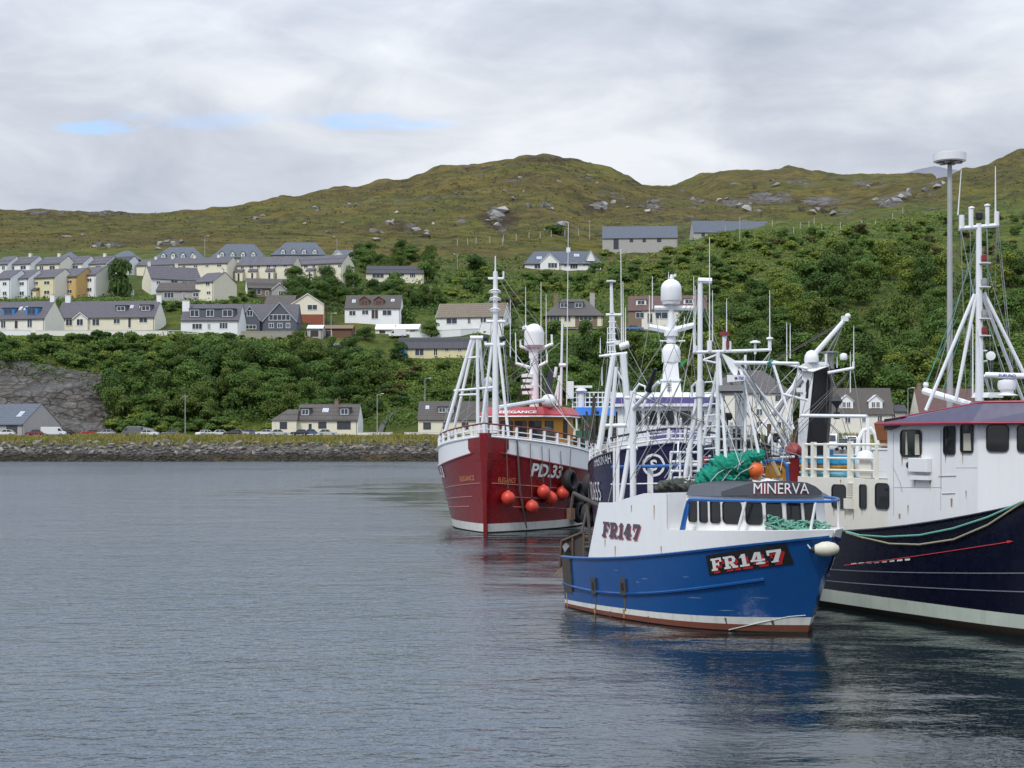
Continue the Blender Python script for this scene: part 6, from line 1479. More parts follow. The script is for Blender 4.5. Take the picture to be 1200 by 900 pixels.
# things lying on or hanging from this boat
def netheap(name, label, b, centres, m, seed, cat='net', sc=1.0):
    """heap of netting: soft overlapping folds in one mesh"""
    rg = np.random.default_rng(seed); bm = bmesh.new()
    c0 = b.W(centres[0][0])
    for c, r in centres:
        w = b.W(c) - c0; rr = bmesh.ops.create_icosphere(bm, subdivisions=4, radius=1.0, matrix=Matrix.Translation(w) @ Matrix.Diagonal((r[0], r[1], r[2], 1)))
        ph = rg.uniform(0, 9, 3)
        for v in rr['verts']:
            d = (v.co - w).normalized(); f = 1 + .20 * math.sin(7 * d.x + 5 * d.z + ph[0]) * math.sin(6 * d.y + 4 * d.x + ph[1]) + .10 * math.sin(15 * d.x + 11 * d.z + ph[2]) + .07 * math.sin(27 * d.z - 19 * d.y + ph[0]) + .04 * math.sin(43 * d.x + 37 * d.y); v.co = w + (v.co - w) * f
    me = bpy.data.meshes.new(name); bm.to_mesh(me); bm.free(); me.materials.append(m); me.shade_smooth()
    o = bpy.data.objects.new(name, me); COL.objects.link(o); o.location = c0; return tag(o, label, cat)
sc_ = lambda px, D=43.0: px / F * D
DN = 42.9
netheap('trawl_net', 'green trawl net heaped on the roof of the blue and white boat', mv, [(mv.at(835, 558, DN - .5), (.38, .35, .30)), (mv.at(850, 548, DN - .5), (.42, .4, .36)), (mv.at(866, 545, DN - .5), (.45, .4, .34)), (mv.at(882, 536, DN - .5), (.30, .35, .19)), (mv.at(826, 563, DN - .5), (.25, .3, .2)), (mv.at(858, 560, DN - .5), (.42, .4, .2)), (mv.at(880, 547, DN - .5), (.3, .3, .26)), (mv.at(843, 564, DN - .5), (.3, .3, .2)), (mv.at(890, 531, DN - .5), (.14, .2, .12))], B_NET, 1)
netheap('net_pile', 'dark tangle of chain and netting aft of the grey roof', mv, [(mv.at(783, 569, 44.3), (.30, .3, .16)), (mv.at(797, 568, 44), (.32, .3, .2)), (mv.at(810, 570, 43.7), (.3, .3, .17)), (mv.at(775, 572, 44.5), (.2, .2, .12))], B_NETD, 2)
netheap('folded_cover', 'white folded cover on the grey roof behind the name board', mv, [(mv.at(880, 569, DN - .5), (.32, .25, .13)), (mv.at(893, 567, DN - .6), (.4, .25, .14)), (mv.at(907, 568, DN - .7), (.3, .25, .12))], B_WHITE, 3, 'cover')
def buoy(label, w, r, m, rope_to=None, name='buoy', group=None, sq=1.05, loops=True):
    t = thing(name, label, 'buoy', w, 0, group); mb = MB(); mb.lathe((0, 0, 0), [(.02, -r * 1.12), (r * .35, -r * .98), (r * .75, -r * .68), (r * .97, -r * .2), (r, .08 * r), (r * .9, r * .48), (r * .62, r * .82), (r * .25, r * 1.0), (r * .14, r * 1.16), (.01, r * 1.2)], 20); mb.build('float', m, t, smooth=True)
    mb = MB(); mb.lathe((0, 0, r * 1.1), [(r * .13, 0), (r * .17, r * .08), (r * .13, r * .3), (.01, r * .32)], 10); mb.build('eye', B_RUBBER, t, smooth=True)
    if rope_to is not None:
        a = Vector(rope_to) - Vector(w); mb = MB(); mb.path([(0, 0, r * 1.3), a * .5 + Vector((.0, .0, -.02)), a], .022, 5); mb.build('rope', B_ROPE, t, smooth=True)
    return t
buoy('single orange buoy resting against the green net on the blue and white boat', mv.W(mv.at(885.5, 551, 42.2)), .235, B_BUOYO)
# cream fender at the bow and its line
c = mv.hit(955, 648) or mv.skin(8.6, 1.9, -1); ctr = mv.W(mv.at(969, 643.5, 38.75)); t = thing('fender', 'cream pear-shaped fender hanging at the bow of the blue and white boat', 'fender', ctr, R(-12))
mb = MB(); mb.lathe((0, 0, 0), [(.02, -.33), (.12, -.29), (.185, -.12), (.195, .04), (.15, .2), (.075, .29), (.02, .31)], 18, axis=(1, 0, .05)); mb.build('float', B_CREAMB, t, smooth=True)
mb = MB(); mb.lathe((-.30, 0, -.02), [(.09, 0), (.075, -.07), (.03, -.10)], 12, axis=(1, 0, .05)); mb.build('cap', B_RUBBER, t)
a = Matrix.Rotation(R(12), 3, 'Z') @ (mv.W(mv.at(912, 619, 39.9)) - ctr); mb = MB(); mb.path([(-.4, 0, 0), a * .5 + Vector((0, 0, .02)), a], .018, 5); mb.build('rope', B_ROPEW, t, smooth=True)
# green mooring rope heaped on the foredeck
rg = np.random.default_rng(5); mb = MB(); w0 = mv.W(hat(925, 2.7))
for k_ in range(14):
    pts = []
    for i in range(30):
        f = i / 29; px = 902 + (78 - (k_ % 5) * 6) * f + 3 * math.sin(i * 1.1 + k_); q = hat(px, 0); ins = .12 + .22 * (.5 + .5 * math.sin(i * .55 + k_ * 1.7)); c_ = Vector((6.2, 0, 0)); d_ = c_ - q; q = q + d_.normalized() * ins
        pts.append(mv.W(Vector((q.x, q.y, 2.72 + .05 * (k_ % 4) + .06 * math.sin(i * .9 + k_ * 2.1) + (.14 if i < 8 and k_ < 6 else 0)))) - w0)
    mb.path(pts, .026, 5)
o = mb.build('mooring_rope', paint('faded_green_rope', (.16, .40, .30), .9, .45, grime=0, scale=9), loc=w0, smooth=True); tag(o, 'tangled green rope lying on the foredeck under the wheelhouse windows', 'rope')
mb = MB(); a = mv.W(mv.hit(852, 737)) - Vector((0.02, 0.05, 0)); pts = [mv.hit(855, 738), mv.hit(890, 730), mv.hit(925, 722.5), mv.hit(945, 721)]; pts = [Vector((q.x, q.y - .03, q.z)) for q in pts if q]; w0 = mv.W(pts[0]); mb.path([mv.W(q) - w0 for q in pts], .014, 5); tag(mb.build('bow_line', B_ROPEW, loc=w0, smooth=True), 'thin pale line trailing along the waterline of the blue hull', 'rope')
# rusty trawl door hung on the stern quarter
td = thing('trawl_door', 'rusty trawl door hanging off the stern of the blue and white boat', 'trawl door', mv.W(mv.at(668, 650, 46.3)), R(-56.2)); o0 = mv.at(668, 650, 46.3)
q = lambda px, py, D: mv.at(px, py, D) - o0
mb = MB(); mb.prism([q(657, 664, 46.6), q(684, 653, 46.0), q(684.5, 628, 46.0), q(680, 624, 46.1), q(659, 634, 46.5)], mv.Mi @ Vector((.03, .09, 0))); mb.build('door_plate', B_OLDRUST, td)
mb = MB(); mb.prism([q(649, 674, 46.3), q(680, 668, 45.8), q(686, 653, 46.0), q(660, 664, 46.5)], mv.Mi @ Vector((.02, .05, .05))); mb.build('door_shoe', B_RUST, td)
bars(mv, 'door_frame', B_RUST, [(q(658, 634, 46.45), q(656, 665, 46.5), .035), (q(684, 626, 45.95), q(684, 653, 45.95), .035), (q(671, 630, 46.2), q(671, 658, 46.2), .03), (q(658, 634, 46.45), q(682, 624, 46), .035)], td)
mb = MB(); mb.prism([q(660, 640, 46.4), q(664, 636, 46.3), q(668, 640, 46.2), q(663, 647, 46.3)], mv.Mi @ Vector((-.03, -.06, 0))); mb.build('door_bracket', B_GREYM, td)
bars(mv, 'stern_davit', B_OLDRUST, [(mv.at(672, 578, 47.2), mv.at(712, 598, 46.2), .07), (mv.at(688, 592, 46.8), mv.at(693, 650, 46.3), .05), (mv.at(687, 600, 46.8), mv.at(681, 628, 46.3), .04), (mv.at(672, 578, 47.2), mv.at(669, 596, 47.2), .05), (mv.at(695, 618, 46.2), mv.at(712, 618, 46.0), .03), (mv.at(695, 632, 46.2), mv.at(712, 630, 46.0), .03), (mv.at(712, 596, 46.2), mv.at(700, 660, 46.2), .05)])
mb = MB(); mb.box(mv.at(669, 602, 47.2), (.22, .16, .34)); mb.build('davit_block', B_RUST, mv.root)

# rust and scuffs worn into the blue hull
for px, y0, y1, w in ((664, 690, 712, .05), (715, 716, 731, .035), (697, 712, 722, .05), (731, 714, 724, .05), (760, 722, 730, .025), (905, 726, 736, .03), (850, 724, 731, .025)):
    a, b_ = mv.hit(px, y0), mv.hit(px, y1)
    if a and b_:
        mb = MB(); mb.grid([[mv.skin(a.x + dx * (1 - .5 * k_ / 5), a.z + (b_.z - a.z) * k_ / 5, -1, .006) for dx in (-w, w)] for k_ in range(6)]); mb.build('rust_run', B_RUST if w < .04 else paint('tan_rust_run', (.42, .26, .10), .8, .4), mv.root, fix=False)
for px, py, l, sl_ in ((752, 678, .30, .05), (745, 682, .16, .02), (805, 700, .5, .03), (880, 700, .35, -.04), (720, 668, .2, .0), (800, 676, .22, .06), (842, 715, .4, .02)):
    a = mv.hit(px, py)
    mb = MB(); mb.grid([[mv.skin(a.x + l * i / 5, a.z + sl_ * l * i / 5 + dz * (1 - abs(i - 2.5) / 3), -1, .005) for i in range(6)] for dz in (-.012, .012)]); mb.build('scuff', paint('pale_scuff', (.20, .30, .42), .6, .3), mv.root, fix=False)
mb = MB(); mb.prism([mv.at(861, 516, 43.6), mv.at(875, 516, 43.6), mv.at(875, 458, 43.6), mv.at(861, 458, 43.6)], mv.Mi @ Vector((.05, .3, 0))); mb.build('winch_casing', B_WHITE, mv.root)
# ================================================================== red trawler
rd = Boat('fishing_trawler', 'dark red trawler with a white bow band and an ochre wheelhouse', (2.75, 101.4), -102, 20, 4.4, cubic([0, .5, .75, .9, 1], [3.1, 3.1, 3.45, 3.95, 4.45], 3), rake=.35, zb=5.2, wl=.86, s0=(.52, .55), p=(2.0, 2.5), kst=.25)
rw = cubic([0, .3, .55, .8, 1], [3.5, 3.7, 4.15, 4.7, 5.2], 3)
rd.hull([('hull', B_WEED, lambda t: .07, 3), ('boot_top', B_BOOT, lambda t: .50, 2), ('topside', B_RED, rd.zs, 10), ('bulwark', B_WHITE, rw, 4)])
rd.zs_ = rd.zs
rd.edge(rw, 0, .999, .07, B_WHITE, 'gunwale', off=0)
rd.edge(rd.zs, 0, .97, .06, B_RED, 'rubbing_strake', off=.0)
pale = paint('pale_red_line', (.50, .20, .19), .5, .2)
for f0, x0, x1 in ((lambda t: 1.75 + .95 * max(0, t - .5) * 2, .55, .985), (lambda t: 1.25 + .75 * max(0, t - .5) * 2, .6, .95), (lambda t: .85 + .6 * max(0, t - .5) * 2, .6, .93)):
    rd.edge(f0, x0, x1, .022, pale, 'plank_line', off=.012)
# stem post with its broad red head
mb = MB(); zz_ = [(-.3, .13), (1.5, .14), (3.2, .20), (4.3, .30), (5.35, .30)]
for (z0, w0), (z1, w1) in zip(zz_[:-1], zz_[1:]):
    a0, a1 = rd.xs(z0), rd.xs(z1); k0 = .55 if z0 < 3 else .75; k1 = .55 if z1 < 3 else .75
    mb.add([(a0 - k0, -w0 - .25 * (z0 > 4), z0), (a0 + .10, -w0 * .7, z0), (a0 + .10, w0 * .7, z0), (a0 - k0, w0 + .25 * (z0 > 4), z0), (a1 - k1, -w1 - .25 * (z1 > 4), z1), (a1 + .12, -w1 * .7, z1), (a1 + .12, w1 * .7, z1), (a1 - k1, w1 + .25 * (z1 > 4), z1)], [(0, 1, 5, 4), (1, 2, 6, 5), (2, 3, 7, 6), (4, 5, 6, 7)])
mb.build('stem_post', B_RED, rd.root)
for sd in (-1, 1):   # red cheek of the stem over the white band
    mb = MB(); mb.grid([[rd.skin(rd.xs(z) - d, z, sd, .025) for d in (1.0 - .5 * (4.5 - z > .4), .6, .3, .08)] for z in (3.9, 4.5, 5.1)]); mb.build('stem_cheek', B_RED, rd.root, fix=False)
rd.deck(2.7, .3, 19.5, B_DECK)
pa, pb = rd.hit(621, 557, 1), rd.hit(655.5, 561, 1); rd.write('PD.33', pa.x, pa.z - .05, pa.x - pb.x, .72, side=1, m=L_WHITE, slope=(pb.z - pa.z) / (pa.x - pb.x) + .03, bold=.03, off=.035); rd.write('PD.33', 13.6, 2.85, 2.6, .72, side=-1, m=L_WHITE, bold=.02, off=.035)
for sd, x, wt_ in ((1, rd.hit(583, 563, 1).x, 1.0), (-1, rd.hit(541, 567, -1).x, 1.0)): rd.write('ELEGANCE', x, 2.72, (x - rd.hit(603, 565, 1).x) if sd > 0 else (rd.hit(557, 562, -1).x - x), .26, side=sd, m=L_ORANGE, slope=-.08 if sd > 0 else .08, off=.04)
# bow rail
def topline(b, zf, x0, x1, n, side, ins=.0, dz=0.0):
    o = []
    for i in range(n + 1):
        xi = x0 + (x1 - x0) * i / n; z = zf(xi); o.append(Vector((xi * b.xs(z) - (.03 if xi > .99 else 0), side * max(0, b.halfi(xi, z) - ins), z + dz)))
    return o
xsr = [.40, .48, .56, .63, .70, .76, .81, .855, .895, .93, .96, .985]
lp = [Vector((x * rd.xs(rw(x)), s_ * max(0, rd.halfi(x, rw(x)) - .05), rw(x))) for s_ in (-1,) for x in xsr]; rp = [Vector((v.x, -v.y, v.z)) for v in lp]
loop = lp + [Vector((rd.xs(5.2) - .02, 0, 5.2))] + rp[::-1]
for q in loop:
    mb = MB(); mb.tube(q, q + Vector((0, 0, .62)), .085, n=6); mb.build('rail_stanchion', B_WHITE, rd.root)
mb = MB(); mb.path([q + Vector((0, 0, .36)) for q in loop], .035, 6); mb.path([q + Vector((0, 0, .12)) for q in loop], .03, 6); mb.build('guard_rail', B_WHITE, rd.root)
mb = MB(); mb.path([q + Vector((0, 0, .66)) for q in loop], .05, 6); mb.build('top_rail', paint('dark_red_rail', (.17, .025, .03), .4, .1), rd.root)
# wheelhouse
xw = 10.6; zd, ztp = 2.8, 6.34
foot = [(xw - 4.5, -2.3), (xw - .7, -2.3), (xw, -1.3), (xw, 1.3), (xw - .9, 2.35), (xw - 4.5, 2.35)]
mb = MB(); n = 6; mb.add([(x, y, zd) for x, y in foot] + [(x, y, ztp) for x, y in foot], [(i, (i + 1) % n, n + (i + 1) % n, n + i) for i in range(n)] + [tuple(range(n, 2 * n))]); wh = mb.build('wheelhouse', B_OCHRE, rd.root)
mb = MB(); e = .4; fo = [(foot[0][0] - .2, -2.3 - e), (xw - .5, -2.3 - e), (xw + e, -1.5), (xw + e, 1.5), (xw - .7, 2.35 + e), (foot[5][0] - .2, 2.35 + e)]
mb.add([(x, y, ztp + .003) for x, y in fo] + [(x, y, ztp + .14) for x, y in fo] + [(x - .35 * (x > xw - 2) + .2 * (x < xw - 2), y * .86, ztp + .60) for x, y in fo], [(i, (i + 1) % n, n + (i + 1) % n, n + i) for i in range(n)] + [(n + i, n + (i + 1) % n, 2 * n + (i + 1) % n, 2 * n + i) for i in range(n)] + [tuple(range(n - 1, -1, -1)), tuple(range(2 * n, 3 * n))]); rf = mb.build('roof', B_REDROOF, wh)
mb = MB(); mb.path([Vector((x, y, ztp + .02)) for x, y in fo], .045, 5, closed=True); mb.build('roof_edge', B_WHITE, rf)
wz0, wz1 = 5.12, 6.08
def rpane(A, Bq, f0, f1, z0=wz0, z1=wz1, **kw):
    A, Bq = Vector((*A, 0)), Vector((*Bq, 0)); d = Bq - A; nn = Vector((d.y, -d.x, 0)); q = lambda f, z: A + d * f + Vector((0, 0, z)) + nn.normalized() * .01
    return rd.pane([q(f0, z0), q(f1, z0), q(f1, z1), q(f0, z1)], parent=wh, outward=nn, rnd=.08, **kw)
rpane(foot[2], foot[3], .02, .30); rpane(foot[2], foot[3], .36, .62); rpane(foot[2], foot[3], .68, .96); rpane(foot[3], foot[4], .12, .50); rpane(foot[1], foot[2], .2, .8); rpane(foot[0], foot[1], .2, .45)
mb = MB()
for i in range(4): mb.span((xw - 1.15 - .36 * i, 2.36, wz0 - .05), (xw - .97 - .36 * i, 2.40, wz1 + .1))
mb.build('louvre', B_BLACK, wh)
letter('ELEGANCE', 2.25, .34, flatmap((xw + e + .0, -1.25, ztp + .20), (0, 1, 0), (-.35, 0, .46), (1, 0, .7)), L_WHITE, rf, bold=.03)
# lights and casing forward of the wheelhouse: masts in white
DR = 86.0
A = lambda px, py, D=DR: rd.at(px, py, D)
bars(rd, 'mast', B_MAST, [(A(580.5, 512), A(580.5, 318), .19, .125)], n=12)
bars(rd, 'mast_leg', B_MAST, [(A(563, 512), A(578, 392), .085), (A(596, 512, 85.4), A(583, 392), .085)])
bars(rd, 'mast_head', B_MAST, [(A(580.5, 318), A(580.5, 300), .05, .03), (A(572, 326.5), A(590, 326.5), .07), (A(590, 326), A(590, 318), .05), (A(570, 377), A(592, 377), .08), (A(568, 404), A(591, 404), .11), (A(569, 404), A(569, 398), .08), (A(590.5, 404), A(590.5, 398), .08)])
mb = MB()
for y in (343, 352, 365): mb.path([A(580 + 6.5 * math.cos(t), y - 3.5 * abs(math.sin(t)) * (1 if math.sin(t) > 0 else .2), DR - .3 * math.sin(t)) for t in np.linspace(0, 6.283, 15)[:-1]], .05, 5, closed=True)
mb.build('mast_ring', B_MAST, rd.root)
for px in (569, 590): 
    mb = MB(); mb.ball(A(px, 397), .16, 10, 6); mb.build('mast_light', B_BLACK, rd.root)
bars(rd, 'gantry', B_MAST, [(A(520, 512), A(553, 397), .10), (A(530, 512, 86.6), A(556, 397, 86.6), .085), (A(560, 503), A(559.5, 396), .10), (A(571, 512, 86.6), A(562, 396, 86.6), .085), (A(551, 396), A(566, 396), .13), (A(532, 458), A(578, 454), .07), (A(538, 463), A(560, 462), .06), (A(546, 420), A(562, 418), .06)])
bars(rd, 'inner_mast', B_MAST, [(A(569, 505, 87), A(569, 456, 87), .16)]); mb = MB(); mb.ball(A(572, 447, 87), .26, 12, 8, (1, 1, 1.1)); mb.lathe(A(572, 452, 87), [(.2, -.3), (.28, -.1), (.28, .0)], 12); mb.build('radome', B_WHITE, rd.root, smooth=True)
bars(rd, 'derrick', B_MAST, [(A(584, 478), A(637, 469, 90), .15, .12)]); bars(rd, 'stay', B_ROPE, [(A(583, 372), A(612, 470, 92), .025), (A(588, 400), A(640, 500, 92), .025)], n=4)
# satellite mast aft of the wheelhouse
DS = 95.0; S_ = lambda px, py, D=DS: rd.at(px, py, D)
mb = MB(); mb.tube(S_(626, 478), S_(626, 404), .30, .26, 10); mb.tube(S_(622, 420), S_(622, 402), .12, n=8); ms = mb.build('satellite_mast', B_MAST, rd.root, smooth=True)
mb = MB(); mb.ball(S_(626, 391), .62, 18, 12, (1, 1, 1)); mb.lathe(S_(626, 400), [(.45, -.4), (.62, -.25), (.62, .45)], 18); mb.build('radome', B_WHITE, ms, smooth=True)
mb = MB(); mb.lathe(S_(616, 384), [(.1, -.16), (.22, -.1), (.22, .06), (.05, .14)], 12); mb.build('radome', B_WHITE, ms, smooth=True)
bars(rd, 'mast_arm', B_MAST, [(S_(626, 412), S_(648, 403), .11), (S_(647, 404), S_(646.5, 392), .07), (S_(626, 412), S_(610, 406), .1), (S_(610, 407), S_(610, 398), .06), (S_(626, 432), S_(605, 426), .1), (S_(605, 427), S_(604, 390), .05, .03), (S_(626, 432), S_(641, 424), .1), (S_(641, 425), S_(641, 414), .06)], ms)
mb = MB()
for y, w in ((440, .42), (446, .35), (453, .45), (460, .38)): mb.lathe(S_(619, y), [(.05, -.13), (w, -.11), (w, .08), (.05, .12)], 14)
mb.build('radar_array', B_WHITE, ms, smooth=True)
mb = MB(); mb.ball(S_(643, 470, 91), .46, 16, 10, (1, 1, .9)); mb.build('radome', B_WHITE, rd.root, smooth=True)
mb = MB(); mb.prism([S_(637, 468), S_(645, 468), S_(650, 433), S_(643, 434)], rd.Mi @ Vector((0, .5, 0))); mb.build('exhaust_casing', paint('blue_black_paint', (.03, .035, .055), .5, .2), rd.root)
bars(rd, 'aft_rig', B_MAST, [(S_(648, 475), S_(657, 440), .07), (S_(653, 475), S_(655, 440), .07), (S_(657, 476), S_(659, 378), .09, .07), (S_(650, 442), S_(652, 430), .1), (S_(655, 428), S_(663, 428), .12)])
for px, yt, yb in ((664, 262, 475), (634, 330, 470), (616, 336, 404), (640, 345, 415), (598, 352, 420)): whip(rd, px, yt, yb, DS, .035, px2=px + (2 if px == 664 else 0))
# gear on deck behind the rail
mb = MB(); mb.lathe(rd.at(640, 520, 90), [(.5, -.1), (.5, .6), (.42, .9), (.05, 1.0)], 12); mb.box(rd.at(672, 524, 97), (1.2, .8, 1.1)); mb.build('deck_winch', B_OLDRUST, rd.root)
mb = MB(); mb.box(rd.at(683, 519, 99), (.9, .8, 1.6)); mb.build('deck_box', paint('green_box', (.06, .22, .14), .6, .2), rd.root)
# fender buoys over the port bow, each on its line
for i, (px, py, ly, r) in enumerate(((595.5, 584, 512, .385), (623.5, 594, 516, .365), (637, 576.5, 519, .37), (645.5, 584, 522, .37), (659, 578, 525, .37))):
    D = {595.5: 83.4, 623.5: 84.6, 637: 85.2, 645.5: 85.3, 659: 86.3}[px]
    h_ = rd.hit(px, py, 1)
    w = rd.W(h_) if h_ else P(px, py, D); w = w + (Vector((0, 0, CAMH)) - w).normalized() * (r + .15) * 1.0 if h_ else w
    tt = rd.hit(px - 2, ly + 6, 1); top = rd.W(tt) + Vector((0, -.12, .1)) if tt else w + Vector((0, 0, 3))
    buoy(['orange-red buoy nearest the stem of the red trawler', 'lowest orange-red buoy on the red trawler, second from the stem', 'highest orange-red buoy on the red trawler, under the number', 'orange-red buoy tucked between two others on the red trawler', 'orange-red buoy nearest the tyres on the red trawler'][i], w, r, B_BUOY, top)
a, b_ = rd.W(rd.hit(606, 516, 1)), rd.W(rd.hit(617, 619, 1)); mid_ = (a + b_) / 2 + Vector((-.1, -.35, -.3)); mb = MB(); mb.path([Vector((0, -.15, 0)), mid_ - a, b_ - a], .05, 6); tag(mb.build('mooring_rope', B_ROPE, loc=a, smooth=True), 'dark thick rope hanging down the bow of the red trawler', 'rope')
# tyre fenders between the red trawler and its neighbour
def tyre(label, w, R_, group, ax=(1, .2, 0)):
    mb = MB(); r = .17; pts = [(R_ + r * math.cos(t) * 1.0, r * 1.35 * math.sin(t)) for t in np.linspace(0, 2 * math.pi, 13)]
    vs = []; M_ = Vector((0, 0, 1)).rotation_difference(Vector(ax)).to_matrix(); fs = []; n = 22
    for i in range(n):
        a = 2 * math.pi * i / n
        for rr, z in pts[:-1]: vs.append(M_ @ Vector((rr * math.cos(a), rr * math.sin(a), z)))
    k_ = 12
    for i in range(n):
        for j in range(k_): fs.append((i * k_ + j, i * k_ + (j + 1) % k_, ((i + 1) % n) * k_ + (j + 1) % k_, ((i + 1) % n) * k_ + j))
    t = thing('tyre_fender', label, 'fender', w, 0, group); mb.add(vs, fs); mb.build('tyre', B_RUBBER, t, smooth=True)
    mb = MB(); mb.path([(0, 0, R_), (0, 0, R_ + .6), (.05, .05, R_ + 1.3)], .025, 5); mb.build('rope', B_ROPE, t, smooth=True)
def tyre_at(px, py, i):
    q = rd.hit(px, py, 1)
    if q is None or px > 686: return P(px, py, 79.0 - i * .3)
    w = rd.W(q); return w + (Vector((0, 0, CAMH)) - w).normalized() * .75
for i, (px, py) in enumerate(((668, 563), (676, 576), (684, 590), (692, 570), (700, 584), (690, 604), (678, 600))):
    tyre('black tyre fender hanging between the red trawler and the indigo trawler', tyre_at(px, py, i), .47, 'tyre fenders between the two trawlers', (.9, -.45, .05))

# ================================================================== indigo trawler behind the blue boat
sk = Boat('fishing_trawler', 'dark indigo trawler with a ringed letter S and a purple-striped wheelhouse', (7.5, 80), -93, 20, 3.45, cubic([0, .5, .8, 1], [3.4, 3.6, 4.3, 4.85], 3), rake=.3, zb=4.8, wl=.92, s0=(.6, .62), p=(2.4, 2.8), kst=.2)
sk.hull([('hull', B_ANTI, lambda t: .05, 3), ('boot_top', B_BOOT, lambda t: .4, 2), ('topside', B_INDIGO, sk.zs, 12)])
sk.edge(sk.zs, 0, .995, .06, B_INDIGO, 'gunwale', off=0); sk.deck(3.0, .3, 19.4, B_DECK)
h_ = sk.hit(697, 540) or Vector((14, -3.3, 4)); h2_ = sk.hit(716, 533) or Vector((17, -3, 4.2))
sk.write('SHEKINAH', h_.x, h_.z - .25, max(1.2, h2_.x - h_.x), .42, m=L_WHITE, slope=.10, off=.035)
h_ = sk.hit(696, 584) or Vector((14, -3.3, 2)); h2_ = sk.hit(705, 579) or Vector((15.6, -3.2, 2.2))
sk.write('BRD655', h_.x - 1.2, h_.z - .1, max(1.0, h2_.x - h_.x) + 1.2, .8, m=L_WHITE, slope=.02, off=.035)
# ringed S
hc = sk.hit(767, 545); 
def onbow(u, v, o):
    q = sk.hit(767 + u, 545 - v)
    if q is None: q = hc
    return sk.skin(q.x, q.z, -1 if q.y < 0 else 1, .035 + o)
mb = MB(); nn = 40; ri, ro = 10.6, 13.4
mb.add([onbow(ro * math.cos(2 * math.pi * i / nn), ro * math.sin(2 * math.pi * i / nn), 0) for i in range(nn)] + [onbow(ri * math.cos(2 * math.pi * i / nn), ri * math.sin(2 * math.pi * i / nn), 0) for i in range(nn)], [(i, (i + 1) % nn, nn + (i + 1) % nn, nn + i) for i in range(nn)]); mb.build('emblem_ring', L_WHITE, sk.root, fix=False)
letter('S', 8.5, 13, lambda u, v, o: onbow(u - 4.25, v - 6.5, o), L_WHITE, sk.root, bold=.03)
loop = topline(sk, sk.zs, .55, .985, 12, -1, .05); loop = loop + [Vector((v.x, -v.y, v.z)) for v in loop[::-1]]
mb = MB(); mb.path([q + Vector((0, 0, .62)) for q in loop], .045, 6); mb.build('top_rail', paint('dark_rail', (.03, .025, .06), .5, .1), sk.root)
mb = MB(); mb.path([q + Vector((0, 0, .22)) for q in loop], .04, 6); mb.path([q + Vector((0, 0, .42)) for q in loop], .03, 6)
for q in loop: mb.tube(q, q + Vector((0, 0, .62)), .06, n=6)
mb.build('guard_rail', B_WHITE, sk.root)
K = lambda px, py, D=69.0: sk.at(px, py, D)
c = K(783, 500); xw = c.x; yc = c.y; hw = 2.25
mb = MB(); fo = [(xw - 4.5, yc - hw), (xw - .5, yc - hw), (xw, yc - hw + .5), (xw, yc + hw - .5), (xw - .5, yc + hw), (xw - 4.5, yc + hw)]; z0, z1 = 3.0, K(780, 476.5).z; n = 6
mb.add([(x, y, z0) for x, y in fo] + [(x, y, z1) for x, y in fo], [(i, (i + 1) % n, n + (i + 1) % n, n + i) for i in range(n)] + [tuple(range(n, 2 * n))]); wh = mb.build('wheelhouse', B_WHITE, sk.root)
mb = MB(); zr = [K(780, y).z for y in (476.5, 473, 465.5)]; f1 = [(x + (.25 if x > xw - 2 else -.1), yc + (y - yc) * 1.08) for x, y in fo]
mb.add([(x, y, zr[0] + .004) for x, y in f1] + [(x, y, zr[1]) for x, y in f1], [(i, (i + 1) % n, n + (i + 1) % n, n + i) for i in range(n)] + [tuple(range(n - 1, -1, -1)), tuple(range(n, 2 * n))]); mb.build('roof_rim', B_WHITE, wh)
mb = MB(); mb.add([(x - .03, y, zr[1] + .002) for x, y in f1] + [(x - .1, y, zr[2]) for x, y in f1], [(i, (i + 1) % n, n + (i + 1) % n, n + i) for i in range(n)] + [tuple(range(n, 2 * n))]); mb.build('purple_band', B_PURPLE, wh)
mb = MB(); mb.add([(x - .1, y, zr[2] + .003) for x, y in f1] + [(x - .3, y, zr[2] + .22) for x, y in f1], [(i, (i + 1) % n, n + (i + 1) % n, n + i) for i in range(n)] + [tuple(range(n, 2 * n))]); rf = mb.build('roof', B_WHITE, wh)
yk = lambda px: sk.onx(px, 490, xw).y
zk = lambda py: sk.onx(780, py, xw).z
for a, b_ in ((742, 751), (756, 769), (774, 789), (794, 809), (814, 824)):
    sk.pane([(xw + .012, yk(a), zk(497)), (xw + .012, yk(b_), zk(497)), (xw + .012, yk(b_), zk(482)), (xw + .012, yk(a), zk(482))], parent=wh, outward=(1, 0, 0), rnd=.12)
for k_ in range(3): sk.pane([(xw - 1.2 - 1.1 * k_, yc - hw - .012, zk(497)), (xw - 2.0 - 1.1 * k_, yc - hw - .012, zk(497)), (xw - 2.0 - 1.1 * k_, yc - hw - .012, zk(482)), (xw - 1.2 - 1.1 * k_, yc - hw - .012, zk(482))], parent=wh, outward=(0, -1, 0), rnd=.12)
letter('SHEKINAH', abs(yk(797) - yk(769)), zk(501) - zk(505.5), flatmap((xw + .01, yk(769), zk(505.5)), (0, 1, 0), (0, 0, 1), (1, 0, 0)), L_BLUE, wh, bold=.02)
mb = MB(); mb.box(K(790, 511.5, 66.5), (1.5, 2.2, .35)); mb.box(K(793, 508, 66.3), (.6, .9, .3)); mb.build('hatch_cover', paint('purple_cover', (.16, .13, .36), .6, .15), sk.root)
